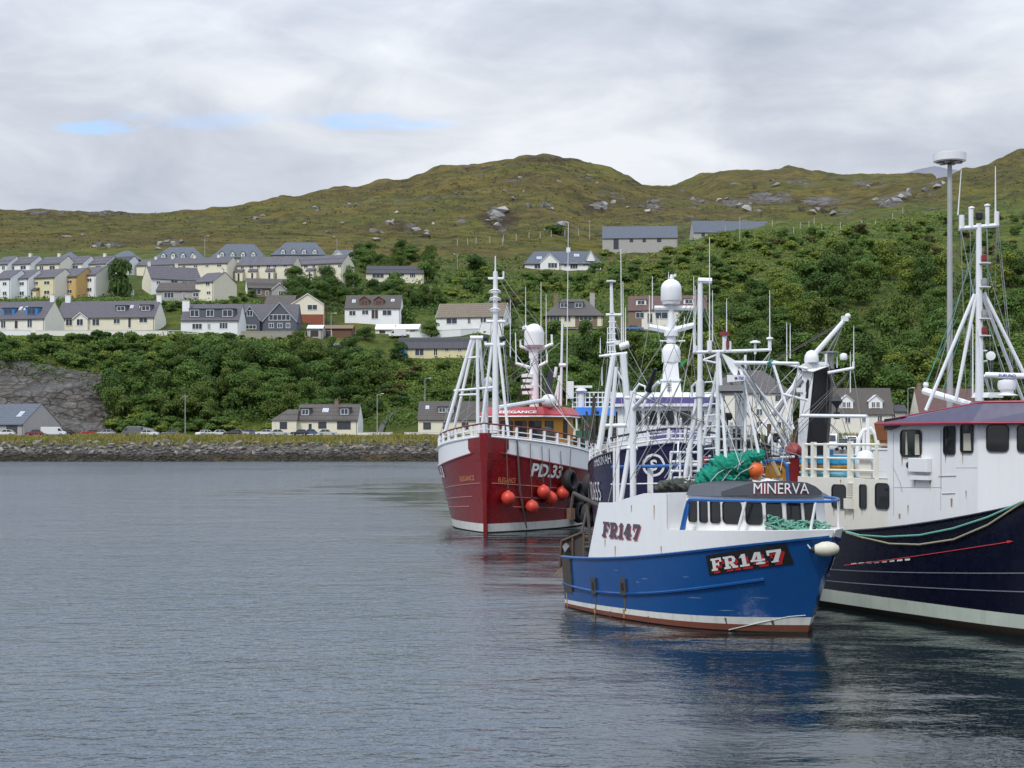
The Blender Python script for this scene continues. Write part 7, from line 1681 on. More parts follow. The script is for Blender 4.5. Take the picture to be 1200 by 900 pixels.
# satellite tower
DT = 71.0; T = lambda px, py, D=DT: sk.at(px, py, D)
mb = MB(); r_ = .55; c = T(786, 466)
for (y0, w0), (y1, w1) in (((466, 12.5), (447, 10.5)), ((447, 12), (444.5, 12)), ((444.5, 9.5), (425, 8.0))):
    a, b_ = T(786, y0), T(786, y1); k0, k1 = w0 / F * DT, w1 / F * DT; mb.add([a + Vector((sx_ * k0, sy_ * k0, 0)) for sx_, sy_ in ((-1, -1), (1, -1), (1, 1), (-1, 1))] + [b_ + Vector((sx_ * k1, sy_ * k1, 0)) for sx_, sy_ in ((-1, -1), (1, -1), (1, 1), (-1, 1))], [(0, 1, 5, 4), (1, 2, 6, 5), (2, 3, 7, 6), (3, 0, 4, 7), (4, 5, 6, 7)])
tw = mb.build('satellite_tower', B_MAST, sk.root)
def dome(px, yt, yb, w, par, D=DT):
    r = w / 2 / F * D; H_ = (yb - yt) / F * D; mb = MB(); c = sk.at(px, yb, D); prof = [(r * .7, -.02), (r * .95, .0), (r, .06), (r, H_ - r)] + [(r * math.cos(t), H_ - r + r * math.sin(t)) for t in np.linspace(.2, 1.5, 7)]
    mb.lathe(c, prof, 22); return mb.build('radome', B_WHITE, par, smooth=True)
dome(786.5, 402, 424.5, 22, tw); dome(786.5, 327, 353, 24.5, tw)
mb = MB(); mb.tube(T(786.5, 402), T(786.5, 394), .22, n=12); mb.tube(T(786.5, 394), T(786.5, 388), .33, n=14); mb.tube(T(786.5, 388), T(786.5, 362), .20, .12, 10); mb.tube(T(786.5, 362), T(786.5, 356.5), .12, .14, 12); mb.tube(T(786.5, 356.5), T(786.5, 353.3), .40, .44, 20); mb.build('tower_neck', B_MAST, tw, smooth=True)
bars(sk, 'tower_arm', B_MAST, [(T(767, 361), T(812, 361), .11), (T(760, 383), T(786, 388), .13, .15), (T(786, 388), T(813, 381), .15, .13), (T(773, 399.5), T(803, 399.5), .035)], tw)
bars(sk, 'horn', B_MAST, [(T(787, 327), T(788, 322), .1), (T(788, 323), T(791.5, 323.5), .05), (T(791.5, 324), T(791, 321), .05)], tw)
for px, yt, yb in ((764.5, 324, 362), (761, 346, 383), (813, 324, 408), (783.5, 319, 362), (773, 370, 384), (802, 371, 384)): whip(sk, px, yt, yb, DT, .03)
mb = MB(); mb.prism([T(797, 431), T(806, 422), T(807.5, 419.5), T(797, 426)], sk.Mi @ Vector((.0, .15, 0))); mb.build('green_flag', paint('green_cloth', (.03, .30, .12), .7, .2), tw)
mb = MB()
for i in range(9): mb.lathe(T(784, 466 - i * 2.0, DT - 1.2), [(.05, -.03), (.12, 0), (.05, .03)], 8)
mb.build('rusty_chain', B_RUST, sk.root)
# foremast: lattice on two raked legs
DL = 63.0; Lq = lambda px, py, D=DL: sk.at(px, py, D)
bars(sk, 'foremast_leg', B_MAST, [(Lq(702, 527), Lq(719, 416), .13, .11), (Lq(714, 522), Lq(722, 430), .085), (Lq(739, 518), Lq(730, 416), .12, .14), (Lq(704, 499), Lq(737, 498.5), .085), (Lq(722, 432), Lq(731, 448), .04)])
lm = bars(sk, 'lattice_mast', B_MAST, [(Lq(715, 420), Lq(715, 368), .035), (Lq(720.5, 420), Lq(719, 366), .04), (Lq(718, 418, 63.4), Lq(717, 367, 63.4), .035), (Lq(712, 414), Lq(712, 384), .02)] + [(Lq(713, y), Lq(722, y), .025) for y in (370, 377, 384, 391, 398, 405, 412)] + [(Lq(714.5, y), Lq(720.5, y - 7), .02) for y in (377, 391, 405)])
for q_ in [(Lq(717, 367), Lq(716.3, 330), .08, .06), (Lq(710, 369), Lq(728, 369), .06), (Lq(708, 417), Lq(735, 414), .07), (Lq(702, 417.5), Lq(716, 416), .05), (Lq(711, 402), Lq(722, 401), .05)]: bars(sk, 'mast_spreader', B_MAST, [q_], lm)
mb = MB(); mb.lathe(Lq(716.3, 329.5), [(.05, -.05), (.2, -.03), (.2, .03), (.05, .05)], 14); mb.build('gps_dome', B_WHITE, lm)
mb = MB(); mb.tube(Lq(726, 407), Lq(737, 403), .14, n=12); mb.tube(Lq(724, 404), Lq(724, 399), .12, n=10); mb.build('floodlight', B_WHITE, lm)
for px, yt, yb, p2 in ((728.5, 292, 402, 727.5), (730.5, 330, 402, 730), (733, 360, 402, 733), (703.5, 396, 414, 703.5), (705.5, 430, 452, 705.5)): whip(sk, px, yt, yb, DL, .028, px2=p2)

# ================================================================== white boat with a blue awning, behind the two trawlers
ab = Boat('fishing_boat', 'white boat with a bright blue awning behind the two dark trawlers', (7.6, 118), -93, 13, 2.6, cubic([0, .5, 1], [2.0, 2.2, 3.2]), rake=.4, zb=3.2)
ab.hull([('hull', B_ANTI, lambda t: .05, 3), ('topside', B_WHITE, ab.zs, 6)]); ab.deck(1.8, .3, 12.6, B_DECK)
Q = lambda px, py, D=106.0: ab.at(px, py, D)
c = Q(700, 505); mb = MB(); mb.box((c.x - 2.2, c.y, 3.7), (3.6, 3.6, 4.0)); ca = mb.build('cabin', B_CREAMW, ab.root)
for px in (684, 694, 706, 715): ab.pane([Vector((c.x - .38, Q(px, 500).y - .25, z)) for z in (4.9,)] + [Vector((c.x - .38, Q(px, 500).y + .25, 4.9)), Vector((c.x - .38, Q(px, 500).y + .25, 5.7)), Vector((c.x - .38, Q(px, 500).y - .25, 5.7))], parent=ca, outward=(1, 0, 0))
mb = MB(); a = Q(674, 486.5); b_ = Q(726, 487.5); t_ = Q(700, 477.5); mb.prism([(c.x + .9, a.y, a.z), (c.x + .9, b_.y, b_.z), (c.x + .7, b_.y, t_.z), (c.x + .7, a.y, t_.z)], (-4.5, 0, 0)); mb.build('awning', paint('bright_blue_awning', (.015, .17, .62), .6, .08, grime=.05), ab.root)
mb = MB()
for y in (460, 466, 471.5, 477): mb.tube(Q(671, y), Q(722, y), .045, n=6)
for px in range(671, 724, 5): mb.tube(Q(px, 478), Q(px, 460), .045, n=6)
for px in (671, 722):
    for y in (460, 471): mb.tube(Q(px, y), Q(px, y, 109.5), .045, n=6)
mb.build('top_deck_rail', B_WHITE, ab.root)
mb = MB(); mb.tube(Q(681, 478), Q(681, 458), .22, n=10); mb.lathe(Q(681, 458), [(.3, -.15), (.42, 0), (.3, .18)], 14); mb.build('radar_pedestal', B_WHITE, ab.root); mb = MB(); mb.box(Q(681, 453.2), (.35, 1.3 * 20 / F * 106, .16)); mb.build('radar_scanner', B_WHITE, ab.root)
bars(ab, 'awning_post', B_WHITE, [(Q(676, 520), Q(676, 487), .08), (Q(686, 520), Q(683, 487), .1), (Q(720, 520), Q(720, 487), .08)])
mb = MB(); mb.box(Q(668, 457), (.5, .5, 1.2)); mb.build('vent_casing', B_WHITE, ab.root)
mb = MB(); mb.box(Q(727, 493, 104), (.8, .7, .9)); mb.build('yellow_gear', paint('yellow_gear_paint', (.60, .42, .04), .5, .2), ab.root)

# ================================================================== navy boat with the white deckhouse
nv_ = Boat('fishing_boat', 'navy hulled fishing boat with a tall white deckhouse, cut off by the frame edge', (10.2, 50.8), -65.6, 18.5, 3.0, cubic([0, .27, .45, .7, 1], [2.2, 2.30, 2.72, 3.60, 5.2], 3), rake=1.5, zb=5, wl=.98, s0=(.5, .6), p=(2.2, 2.6), kst=.14)
nv_.hull([('hull', B_ANTID, lambda t: .12 + .22 * t, 3), ('boot_top', B_BOOTG, lambda t: .50 + .18 * t, 2), ('topside', B_NAVY, nv_.zs, 12)])
nv_.edge(nv_.zs, 0, .99, .045, B_NAVY, 'gunwale', off=0); nv_.deck(2.0, .3, 18, B_DECK)
gl_ = paint('grey_plank_line', (.15, .16, .21), .5, .3)
for z0, k_ in ((1.12, .95), (.78, .72)): nv_.edge(lambda t, z0=z0, k_=k_: z0 + k_ * max(0, t - .2) ** 1.3 * 1.6, .1, .95, .016, gl_, 'plank_line', off=.006)
ha, hb = nv_.hit(990, 662.5), nv_.hit(1190, 634)
mb = MB(); pts = [nv_.skin(*(lambda q: (q.x, q.z))(nv_.hit(px, 662.5 - 28.5 * ((px - 990) / 200) ** 1.12)), -1, .015) for px in range(990, 1194, 12)]; mb.path(pts, .014, 5); e_ = pts[-1]; mb.tube(e_, e_ + (pts[-1] - pts[-2]).normalized() * .18, .045, .002, 6); mb.build('red_arrow_line', L_RED, nv_.root)
wl_ = nv_.hit(1000, 662); 
mb = MB()
for i in range(8):
    a = nv_.hit(998 + i * 9, 662.2 - i * .75); b_ = nv_.hit(1004 + i * 9, 661.7 - i * .75)
    mb.grid([[nv_.skin(a.x, a.z, -1, .012), nv_.skin(b_.x, b_.z, -1, .012)], [nv_.skin(a.x, a.z + .05, -1, .012), nv_.skin(b_.x, b_.z + .05, -1, .012)]])
mb.build('white_dashes', L_WHITE, nv_.root, fix=False)
yS = -2.72; N = lambda px, py, y=yS: nv_.ony(px, py, y)
x0, x1 = N(935, 600).x, N(975, 600).x; xu = N(1040, 540).x; xk = N(1146, 500).x
zL = N(1000, 560.5).z
# low after house with railed top
mb = MB(); mb.span((x0, yS, 1.9), (xu - .004, 2.6, zL)); lh_ = mb.build('after_house', B_CREAMW, nv_.root)
def nwin(a, b_, yt, yb, par, rnd=.2, **kw): return nv_.pane([N(a, yb, yS - .01), N(b_, yb + (yb - CY) * .0, yS - .01), Vector((N(b_, yt, yS - .01).x, yS - .01, N(a, yt, yS - .01).z)), N(a, yt, yS - .01)] if False else [Vector((N(a, yb, yS).x, yS - .012, N((a + b_) / 2, yb, yS).z)), Vector((N(b_, yb, yS).x, yS - .012, N((a + b_) / 2, yb, yS).z)), Vector((N(b_, yt, yS).x, yS - .012, N((a + b_) / 2, yt, yS).z)), Vector((N(a, yt, yS).x, yS - .012, N((a + b_) / 2, yt, yS).z))], parent=par, outward=(0, -1, 0), rnd=rnd, **kw)
for a, b_ in ((976, 991.5), (1008.5, 1015.5)): nwin(a, b_, 568.5, 595, lh_)
mb = MB()
for i in range(8): mb.span((N(993.5, 580).x, yS - .06, N(995, 565 + i * 2.2).z - .05), (N(999.5, 580).x, yS - .003, N(995, 565 + i * 2.2).z - .015))
mb.span((N(992.5, 588).x, yS - .12, N(995, 596).z), (N(1000.5, 588).x, yS - .003, N(995, 584).z)); mb.build('vent', B_CREAMW, lh_)
# main deckhouse, chamfered forward
zT0 = N(1043, 503).z; zT1 = zT0 + .02
zTop = N(1146, 489.5).z; zT = (zT0 + zTop) / 2
foot = [(xu, yS), (xk, yS), (xk + 2.3, -1.2), (xk + 2.3, 1.6), (xk, 2.6), (xu, 2.6)]; n = 6
mb = MB(); mb.add([(x, y, 1.9) for x, y in foot] + [(x, y, zT) for x, y in foot], [(i, (i + 1) % n, n + (i + 1) % n, n + i) for i in range(n)] + [tuple(range(n, 2 * n))]); dh = mb.build('deckhouse', B_WHITE, nv_.root)
print('navy zT', zT0, zTop, xu, xk, zL)
for a, b_, t_, bt in ((1056.5, 1080, 504.5, 534.5), (1107, 1119.5, 500.5, 532), (1127, 1140.5, 498, 530)): nwin(a, b_, t_, bt, dh, rnd=.18)
nwin(1027, 1042, 567, 595.5, dh, rnd=.2) if N(1027, 580).x > xu else nwin(1027, 1042, 567, 595.5, lh_, rnd=.2)
# curtains and papers behind two panes
cu_ = paint('pale_curtain', (.50, .48, .38), .9, .1, grime=0)
for a, b_, yt, yb in ((1062, 1064.5, 506, 533), (1073, 1078.5, 509, 533), (1130, 1139, 508, 528)):
    mb = MB(); mb.prism([(N(a, yb).x, yS - .024, N(a, yb).z), (N(b_, yb).x, yS - .024, N(a, yb).z), (N(b_, yb).x - .03, yS - .024, N(a, yt).z), (N(a, yb).x, yS - .024, N(a, yt).z)], (0, -.003, 0)); mb.build('curtain', cu_, dh)
A3, B3 = Vector((*foot[1], 0)), Vector((*foot[2], 0)); dv3 = B3 - A3; n3 = Vector((dv3.y, -dv3.x, 0)).normalized()
def front(px, py):
    a, d = nv_.ray(px, py); t = (A3 - a).dot(n3) / d.dot(n3); return a + d * t + n3 * .012
for a, b_, t_, bt in ((1157, 1181.5, 498.5, 528.5), (1193, 1213, 499, 529)): nv_.pane([front(a, bt), front(b_, bt), front(b_, t_), front(a, t_)], parent=dh, outward=n3, rnd=.2)
# slate blue visor with red edges
e = .30; fo = [(xu - .15, yS - e), (xk + .1, yS - e), (xk + 2.3 + e, -1.35), (xk + 2.3 + e, 1.75), (xk, 2.6 + e), (xu - .15, 2.6 + e)]
zV = N(1146, 465).z - zTop
mb = MB(); inn = lambda x, y: (x - (.55 if x > xu + 1 else -.1) * (1 if x > xk + 1 else 0), y * .86)
lo_ = [(x, y, zT + .004) for x, y in fo]; hi_ = [(*inn(x, y), zT + (zV if x > xu + 1 else zV * .30)) for x, y in fo]; hi_[0] = (xu + .1, hi_[0][1], zT + zV * .28); hi_[5] = (xu + .1, hi_[5][1], zT + zV * .28)
mb.add(lo_ + hi_, [(i, (i + 1) % n, n + (i + 1) % n, n + i) for i in range(n)] + [tuple(range(n - 1, -1, -1)), (6, 7, 8, 9, 10, 11)]); vs_ = mb.build('visor', B_SLATE, dh)
mb = MB(); mb.path([Vector(q) for q in lo_], .045, 6, closed=True); mb.path([Vector(q) for q in hi_], .04, 6, closed=True); mb.build('visor_edge', B_PINK, vs_)
mb = MB(); q = [N(1036, 504, yS - .2), N(1036, 491, yS - .2), N(1058, 488.5, yS - .2), N(1048, 500, yS - .2)]; mb.prism(q, (0, .5, 0)); mb.build('black_cowl', B_BLACK, vs_)
# boxes, lamp and fittings on the side
mb = MB(); a, b_ = N(1070, 553), N(1092, 537); mb.span((a.x, yS - .18, a.z), (b_.x, yS - .003, b_.z)); bx = mb.build('locker', B_WHITE, dh, bevel=.02)
mb = MB(); a, b_ = N(1071, 562), N(1092, 557.5); mb.span((a.x, yS - .14, a.z), (b_.x, yS - .003, b_.z)); mb.build('ledge', B_WHITE, dh)
mb = MB(); c = N(1069, 545); mb.lathe(c, [(.03, .0), (.11, .02), (.12, .10), (.06, .16)], 12, axis=(-.5, -1, 0)); mb.build('horn', B_BLACK, dh)
mb = MB()
for (ax_, ay_, bx_, by_) in ((1102.6, 504, 1102.6, 573), (1100, 558, 1120, 557.5), (1104, 578.5, 1119, 578), (1046, 545, 1055, 566), (1055, 566, 1057, 576)): mb.tube(N(ax_, ay_, yS - .012), N(bx_, by_, yS - .012), .011, n=5)
mb.build('side_fittings', paint('grey_seam', (.45, .45, .46), .6, .2), dh)
for px, y0, y1 in ((1115, 584, 594), (1054, 602, 608)):
    mb = MB(); mb.grid([[N(px - 1.2, y0, yS - .008), N(px + 1.2, y0, yS - .008)], [N(px - .8, y1, yS - .008), N(px + .8, y1, yS - .008)]]); mb.build('rust_run', paint('tan_rust_run', (.42, .30, .17), .8, .3), dh, fix=False)
# rails on the after house
zr_ = [(943, 519, 562), (953.5, 518, 562), (968.5, 519, 562), (996.5, 517, 562), (1029, 520, 560)]
for px, yt, yb in zr_:
    mb = MB(); a = N(px, yb, yS + .1); h_ = N(px, yt, yS + .1).z; mb.box((a.x, yS + .1, (zL + h_) / 2), (.13, .13, h_ - zL)); mb.build('rail_post', B_CREAMW, lh_)
xr0, xr1 = N(939, 520).x, N(1036, 520).x; zt_ = [N(980, y).z for y in (521, 537, 551)]
mb = MB()
for z in zt_: mb.tube((xr0, yS + .1, z), (xr1, yS + .1, z), .035, n=6); mb.tube((xr0, yS + .1, z), (xr0, 2.4, z), .035, n=6)
mb.build('guard_rail', B_CREAMW, lh_)
def fishbox(label, px, py, D, c, dims, group=None, name='fish_box'):
    t = thing(name, label, 'crate', P(px, py, D), R(-65.6), group); l_, w_, h_ = dims; m = paint('plastic_' + '_'.join('%d' % int(100 * q) for q in c), c, .5, .1, grime=.1)
    mb = MB(); th = .04
    mb.box((0, 0, th / 2), (l_, w_, th))
    for sg in (-1, 1): mb.box((0, sg * (w_ / 2 - th / 2), h_ / 2), (l_, th, h_)); mb.box((sg * (l_ / 2 - th / 2), 0, h_ / 2 + .001), (th, w_ - 2 * th - .002, h_))
    mb.build('box', m, t); mb = MB()
    for sg in (-1, 1): mb.box((0, sg * (w_ / 2 + .012), h_ - .04), (l_ + .03, .022, .06)); mb.box((sg * (l_ / 2 + .012), 0, h_ - .04), (.022, w_ + .06, .058))
    mb.build('rim', m, t)
zt2 = zL
def onroof(px, d_in): q = nv_.onz(px, 560, zL); return None
def roofpt(px, y): q = N(px, 560, y); return nv_.W((q.x, y, zL + .01))
cy_ = (.03, .35, .62); og = (.62, .30, .05); lb_ = (.22, .55, .68)
for i, (px, y, c, dm, dz, lab) in enumerate(((962, -2.1, lb_, (1.15, .7, .15), 0, 'pale blue fish box at the bottom left of the railed stack on the navy boat'), (984, -2.1, lb_, (1.15, .7, .15), 0, 'pale blue fish box at the bottom right of the railed stack on the navy boat'), (962, -2.1, og, (1.15, .7, .19), .16, 'orange fish box in the middle of the left stack behind the rail'), (983, -2.0, og, (1.0, .7, .19), .16, 'orange fish box in the middle of the right stack behind the rail'),
                                             (961, -2.1, cy_, (1.15, .7, .26), .36, 'bright blue fish box on top of the left stack behind the rail'), (979, -2.0, cy_, (1.2, .75, .28), .36, 'bright blue fish box on top of the right stack behind the rail'))):
    w = roofpt(px, y); t_ = fishbox(lab, 0, 0, 50, c, dm); o = [q for q in COL.objects if q.name.startswith('fish_box')][-1]; o.location = w + Vector((0, 0, dz))
def drum(name, label, px, y, prof, m, cat, dz=0):
    mb = MB(); mb.lathe((0, 0, 0), prof, 18); o = mb.build(name, m, loc=roofpt(px, y) + Vector((0, 0, dz)), smooth=True); tag(o, label, cat)
drum('liferaft_canister', 'white rounded canister standing behind the rail near the deckhouse', 1014, -1.9, [(.1, 0), (.28, .02), (.30, .4), (.30, .55), (.2, .75), (.05, .80)], B_WHITE, 'canister')
mb = MB(); a = nv_.W((N(1030, 545).x, -2.3, zL)); mb.box((0, 0, .42), (.75, .7, .8), rot=R(-65.6)); mb.box((0, 0, .85), (.8, .75, .06), rot=R(-65.6)); tag(mb.build('deck_locker', B_WHITE, loc=a, bevel=.02), 'white square locker beside the deckhouse wall of the navy boat', 'locker')
mb = MB(); a = nv_.W((N(1008, 552).x, -2.3, zL)); mb.box((0, 0, .3), (.55, .5, .55), rot=R(-65.6)); mb.box((-.18, -.16, .34), (.34, .02, .34), rot=R(-65.6)); tag(mb.build('winch_box', B_CREAMW, loc=a), 'small cream winch box behind the rail of the navy boat', 'box')
mb = MB(); c = nv_.at(1023, 540, 49); mb.path([nv_.at(1003, 545, 49), nv_.at(1006, 515, 49), nv_.at(1012, 504, 49), nv_.at(1020, 502, 49), nv_.at(1026, 510, 49), nv_.at(1030, 530, 49)], .07, 7); mb.tube(nv_.at(1017, 540, 49), nv_.at(1017, 490, 49), .075, n=8); mb.tube(nv_.at(1012, 540, 49), nv_.at(1012, 507, 49), .05, n=6); mb.build('net_drum_frame', B_WHITE, nv_.root)
mb = MB(); mb.prism([nv_.at(1024, 496, 48), nv_.at(1030, 493, 48), nv_.at(1036, 512, 48), nv_.at(1028, 516, 48)], (.2, .2, 0)); mb.prism([nv_.at(1031, 516, 48), nv_.at(1040, 514, 48), nv_.at(1039, 530, 48), nv_.at(1032, 530, 48)], (.2, .2, 0)); mb.build('rusty_funnel', paint('rust_brown_funnel', (.17, .06, .02), .8, .3, rust=.2), nv_.root)
# ropes slung along the hull
for lab, m, pts, r in (('turquoise mooring rope slung along the navy hull', B_ROPEG, [(992, 622), (1010, 627), (1040, 629), (1080, 627), (1120, 619), (1160, 606), (1200, 588)], .028), ('straw coloured rope sagging below the turquoise one on the navy hull', B_ROPEY, [(992, 623), (1015, 630), (1045, 637), (1080, 638), (1120, 632), (1160, 615), (1205, 586)], .026)):
    w = []
    for px, py in pts: q = nv_.hit(px, py) or N(px, py, -2.9); w.append(nv_.W(nv_.skin(q.x, q.z, -1, .06)))
    w = [Vector(mv.W(hat(985, 2.62)))] + w; mb = MB(); mb.path([q - w[0] for q in w], r, 6); tag(mb.build('mooring_rope', m, loc=w[0], smooth=True), lab, 'rope')
# mast and derrick over the deckhouse
DN_ = 44.0; V = lambda px, py, D=DN_: nv_.at(px, py, D)
nm = bars(nv_, 'mast', B_MAST, [(V(1148, 470), V(1147, 262), .12, .075)], n=12)
bars(nv_, 'mast_leg', B_MAST, [(V(1085, 481), V(1142, 345), .052), (V(1120, 470), V(1144, 345), .052), (V(1216, 470), V(1153, 343), .052), (V(1199, 470, 45), V(1151, 345), .048), (V(1162, 466, 45), V(1154, 440), .04)])
bars(nv_, 'yard', B_MAST, [(V(1124, 268), V(1170, 264), .065), (V(1127, 268), V(1127, 252), .075), (V(1138, 266), V(1138, 244), .07), (V(1157, 265), V(1157, 241), .06), (V(1168, 264), V(1168, 248), .07)], nm)
mb = MB()
for px, y in ((1138.5, 243.5), (1157, 240.5)): mb.lathe(V(px, y), [(.02, -.03), (.09, -.02), (.08, .02), (.02, .04)], 12)
mb.build('gps_dome', B_WHITE, nm)
mb = MB(); mb.lathe(V(1147.5, 254), [(.06, -.1), (.11, -.05), (.11, .1), (.03, .14)], 12); mb.build('mast_lamp', B_BLACK, nm)
for px, py, m in ((1152, 303, 'r'), (1152, 331, 'w'), (1152, 368, 'w'), (1152, 388, 'r')):
    mb = MB(); c = V(px + 1.5, py, DN_ - .1); mb.lathe(c, [(.07, -.1), (.085, -.04), (.075, .1), (.04, .12)], 10); l_ = mb.build('mast_lamp', paint('dark_red_glass', (.20, .015, .02), .3, .1) if m == 'r' else B_GREYM, nm); mb = MB(); mb.box(c + Vector((0, 0, -.13)), (.26, .26, .03)); mb.build('lamp_bracket', B_MAST, l_)
mb = MB(); mb.lathe(V(1161, 417, DN_ - .2), [(.04, -.05), (.13, -.04), (.13, .04), (.04, .05)], 16, axis=nv_.Mi @ Vector((-.2, -1, 0))); mb.build('searchlight', B_WHITE, nm)
bars(nv_, 'searchlight_bracket', B_MAST, [(V(1147, 411), V(1157, 411), .02), (V(1147, 424), V(1157, 423), .02)], nm)
whip(nv_, 1166.5, 195, 248, DN_, .025); whip(nv_, 1122.5, 199, 252, DN_, .022, px2=1126.5); whip(nv_, 1140, 380, 466, 46, .03, name='vent_pipe')
bars(nv_, 'derrick', B_MAST, [(V(1083, 458, 46), V(1138, 474, 44.5), .11, .09)]); mb = MB(); mb.ball(V(1085, 451, 46), .09, 10, 6); mb.build('derrick_block', B_MAST, nv_.root)
bars(nv_, 'stay', B_ROPEG, [(V(1084, 450, 46), V(1122, 372), .012), (V(1086, 450, 46), V(1146, 288), .012), (V(1104, 460, 45.5), V(1146, 330), .012), (V(1157, 268), V(1158, 326), .010)], n=4)
mb = MB(); mb.lathe(V(1180, 463, 43), [(.30, -.02), (.30, .0), (.18, .04), (.18, .12), (.24, .16), (.26, .30), (.24, .40), (.10, .44)], 18); mb.build('radar_dome', B_WHITE, nv_.root, smooth=True)
mb = MB(); a, b_ = V(1155, 439.5, 43.2), V(1212, 441, 42.6); mb.tube(a, b_, .085, n=10); mb.tube(V(1180, 452, 43), V(1180, 441, 43), .06, n=8); rs_ = mb.build('radar_scanner', B_WHITE, nv_.root, smooth=True)
dd = (b_ - a).normalized(); wv = nv_.Mi @ Vector((-.1, -1, 0)); letter('FURUNO', 19 / F * 43, 4.2 / F * 43, flatmap(V(1170, 442, 43) + wv * .06, dd, (0, 0, 1), wv), L_BLUE, rs_, bold=.02)
mb = MB(); mb.prism([V(1138, 466), V(1158, 466), V(1154, 460), V(1142, 460)], (.3, .3, 0)); mb.build('mast_foot', B_MAST, nm)

# ================================================================== trawler with a black-faced gantry behind the navy boat
gb = Boat('fishing_trawler', 'white trawler with a black-faced gantry leg and a raised boom behind the navy boat', (10.3, 61.4), -75, 8.5, 2.3, cubic([0, .5, 1], [2.2, 2.3, 3.0]), rake=.5, zb=3)
gb.hull([('hull', B_ANTI, lambda t: .1, 3), ('topside', B_BLUE, gb.zs, 6)]); gb.deck(1.9, .3, 8.2, B_DECK)
DG_ = 57.0; Gq = lambda px, py, D=DG_: gb.at(px, py, D)
bk = gb.Mi @ Vector((.35, 1.0, 0))
# gantry leg: white face, black side
mb = MB(); f_ = [Gq(933, 548), Gq(942, 548), Gq(953.5, 435), Gq(940, 434)]; mb.prism(f_, bk * .6); gl1 = mb.build('gantry_leg', B_WHITE, gb.root)
mb = MB(); f_ = [Gq(944.2, 552, 57.05), Gq(965.5, 552, 57.4), Gq(975, 428.5, 57.4), Gq(954.8, 435, 57.05)]; mb.prism(f_, bk * .8); mb.build('black_casing', B_BLACK, gl1)
mb = MB(); mb.prism([Gq(944, 468, 56.98), Gq(947, 466, 56.98), Gq(948.5, 446, 56.98), Gq(946.5, 444, 56.98), Gq(944.5, 449, 56.98)], bk * .03); mb.build('leg_slot', B_BLACK, gl1)
mb = MB(); mb.prism([Gq(940, 434, 56.8), Gq(953, 435.5, 56.8), Gq(971, 429, 57), Gq(969, 424, 57), Gq(946, 424, 56.8), Gq(938, 428, 56.8)], bk * .9); gt_ = mb.build('gantry_head', B_WHITE, gb.root)
mb = MB(); mb.lathe(Gq(951, 425), [(.26, 0), (.27, .12), (.25, .26), (.17, .40), (.05, .46)], 18); mb.build('radome', B_WHITE, gt_, smooth=True)
bars(gb, 'vent_stack', B_GREYM, [(Gq(974, 432, 57.4), Gq(974, 414, 57.4), .10)], gt_, n=12); bars(gb, 'vent_flank', B_WHITE, [(Gq(968, 428), Gq(968, 415), .05)], gt_); mb = MB(); mb.lathe(Gq(972, 413, 57.4), [(.10, -.08), (.34, -.02), (.34, .02), (.1, .05)], 18); mb.build('vent_cap', B_GREYM, gt_)
bars(gb, 'aerial_yard', B_MAST, [(Gq(970, 437), Gq(1000, 431.5), .06), (Gq(1000, 432), Gq(1000, 424), .05)], gt_); dm_ = MB(); dm_.lathe(Gq(988.5, 422), [(.12, 0), (.14, .03), (.14, .18), (.10, .24), (.03, .26)], 14); dm_.build('radome', B_WHITE, gt_, smooth=True)
for px, yt, yb in ((1000.5, 382, 426), (996.5, 412, 460), (922, 378, 425), (926, 379, 420), (981, 418, 431)): whip(gb, px, yt, yb, DG_, .022)
bars(gb, 'boom', B_MAST, [(Gq(955, 415), Gq(992.5, 372), .105, .085)]); bars(gb, 'boom_heel', B_GREYM, [(Gq(906, 487), Gq(940, 445), .085)]); mb = MB(); mb.ball(Gq(993.5, 370.5), .11, 10, 6); mb.box(Gq(990, 373.5), (.2, .2, .2)); mb.build('boom_head', B_MAST, gb.root)
bars(gb, 'boom_wire', B_ROPE, [(Gq(992, 374), Gq(906, 423), .02), (Gq(992, 376), Gq(900, 428), .02), (Gq(906, 423), Gq(878, 436), .02)], n=4)
bars(gb, 'gantry_brace', B_MAST, [(Gq(938, 434), Gq(890, 540), .07), (Gq(943, 434), Gq(884, 510), .05), (Gq(905, 423), Gq(930, 503, 56.5), .0501), (Gq(918, 462, 56), Gq(946, 469, 56), .05), (Gq(942, 510, 56), Gq(1016, 487.5, 54), .09) if False else (Gq(940, 487, 56), Gq(1016, 488, 53.5), .065), (Gq(937, 490), Gq(950, 580), .08), (Gq(903, 423), Gq(946, 432, 56.8), .05)])
mb = MB(); c = Gq(980.5, 470, 55); s_ = 8 / F * 55; mb.lathe(c, [(.002, -s_ * 1.2), (s_, 0), (.002, s_ * 1.2)], 4); mb.tube(c, c + Vector((0, 0, -.55)), .035, n=6); mb.box(c + Vector((0, 0, -.52)), (.16, .16, .25)); mb.build('day_shape', B_BLACK, gb.root)
mb = MB(); mb.box(Gq(937, 457, 56), (.32, .1, .16)); mb.box(Gq(941, 461, 56), (.3, .1, .1)); mb.build('gantry_lamp', B_WHITE, gb.root)
c = Gq(912, 520, 60); mb = MB(); mb.box((c.x, c.y, 3.1), (2.6, 2.8, 2.6)); cb = mb.build('cabin', B_CREAMW, gb.root); mb = MB(); a = Gq(886, 507.5, 58.5); mb.box((c.x, c.y, 4.5), (3.0, 3.2, .22)); mb.build('cabin_roof', paint('light_blue_roof', (.06, .26, .55), .5, .1), cb)
mb = MB(); mb.box(Gq(909, 513, 57.5), (.3, .35, .35)); mb.box(Gq(897, 527, 57), (.6, .5, .35)); mb.build('hauler_motor', B_BLACK, gb.root)
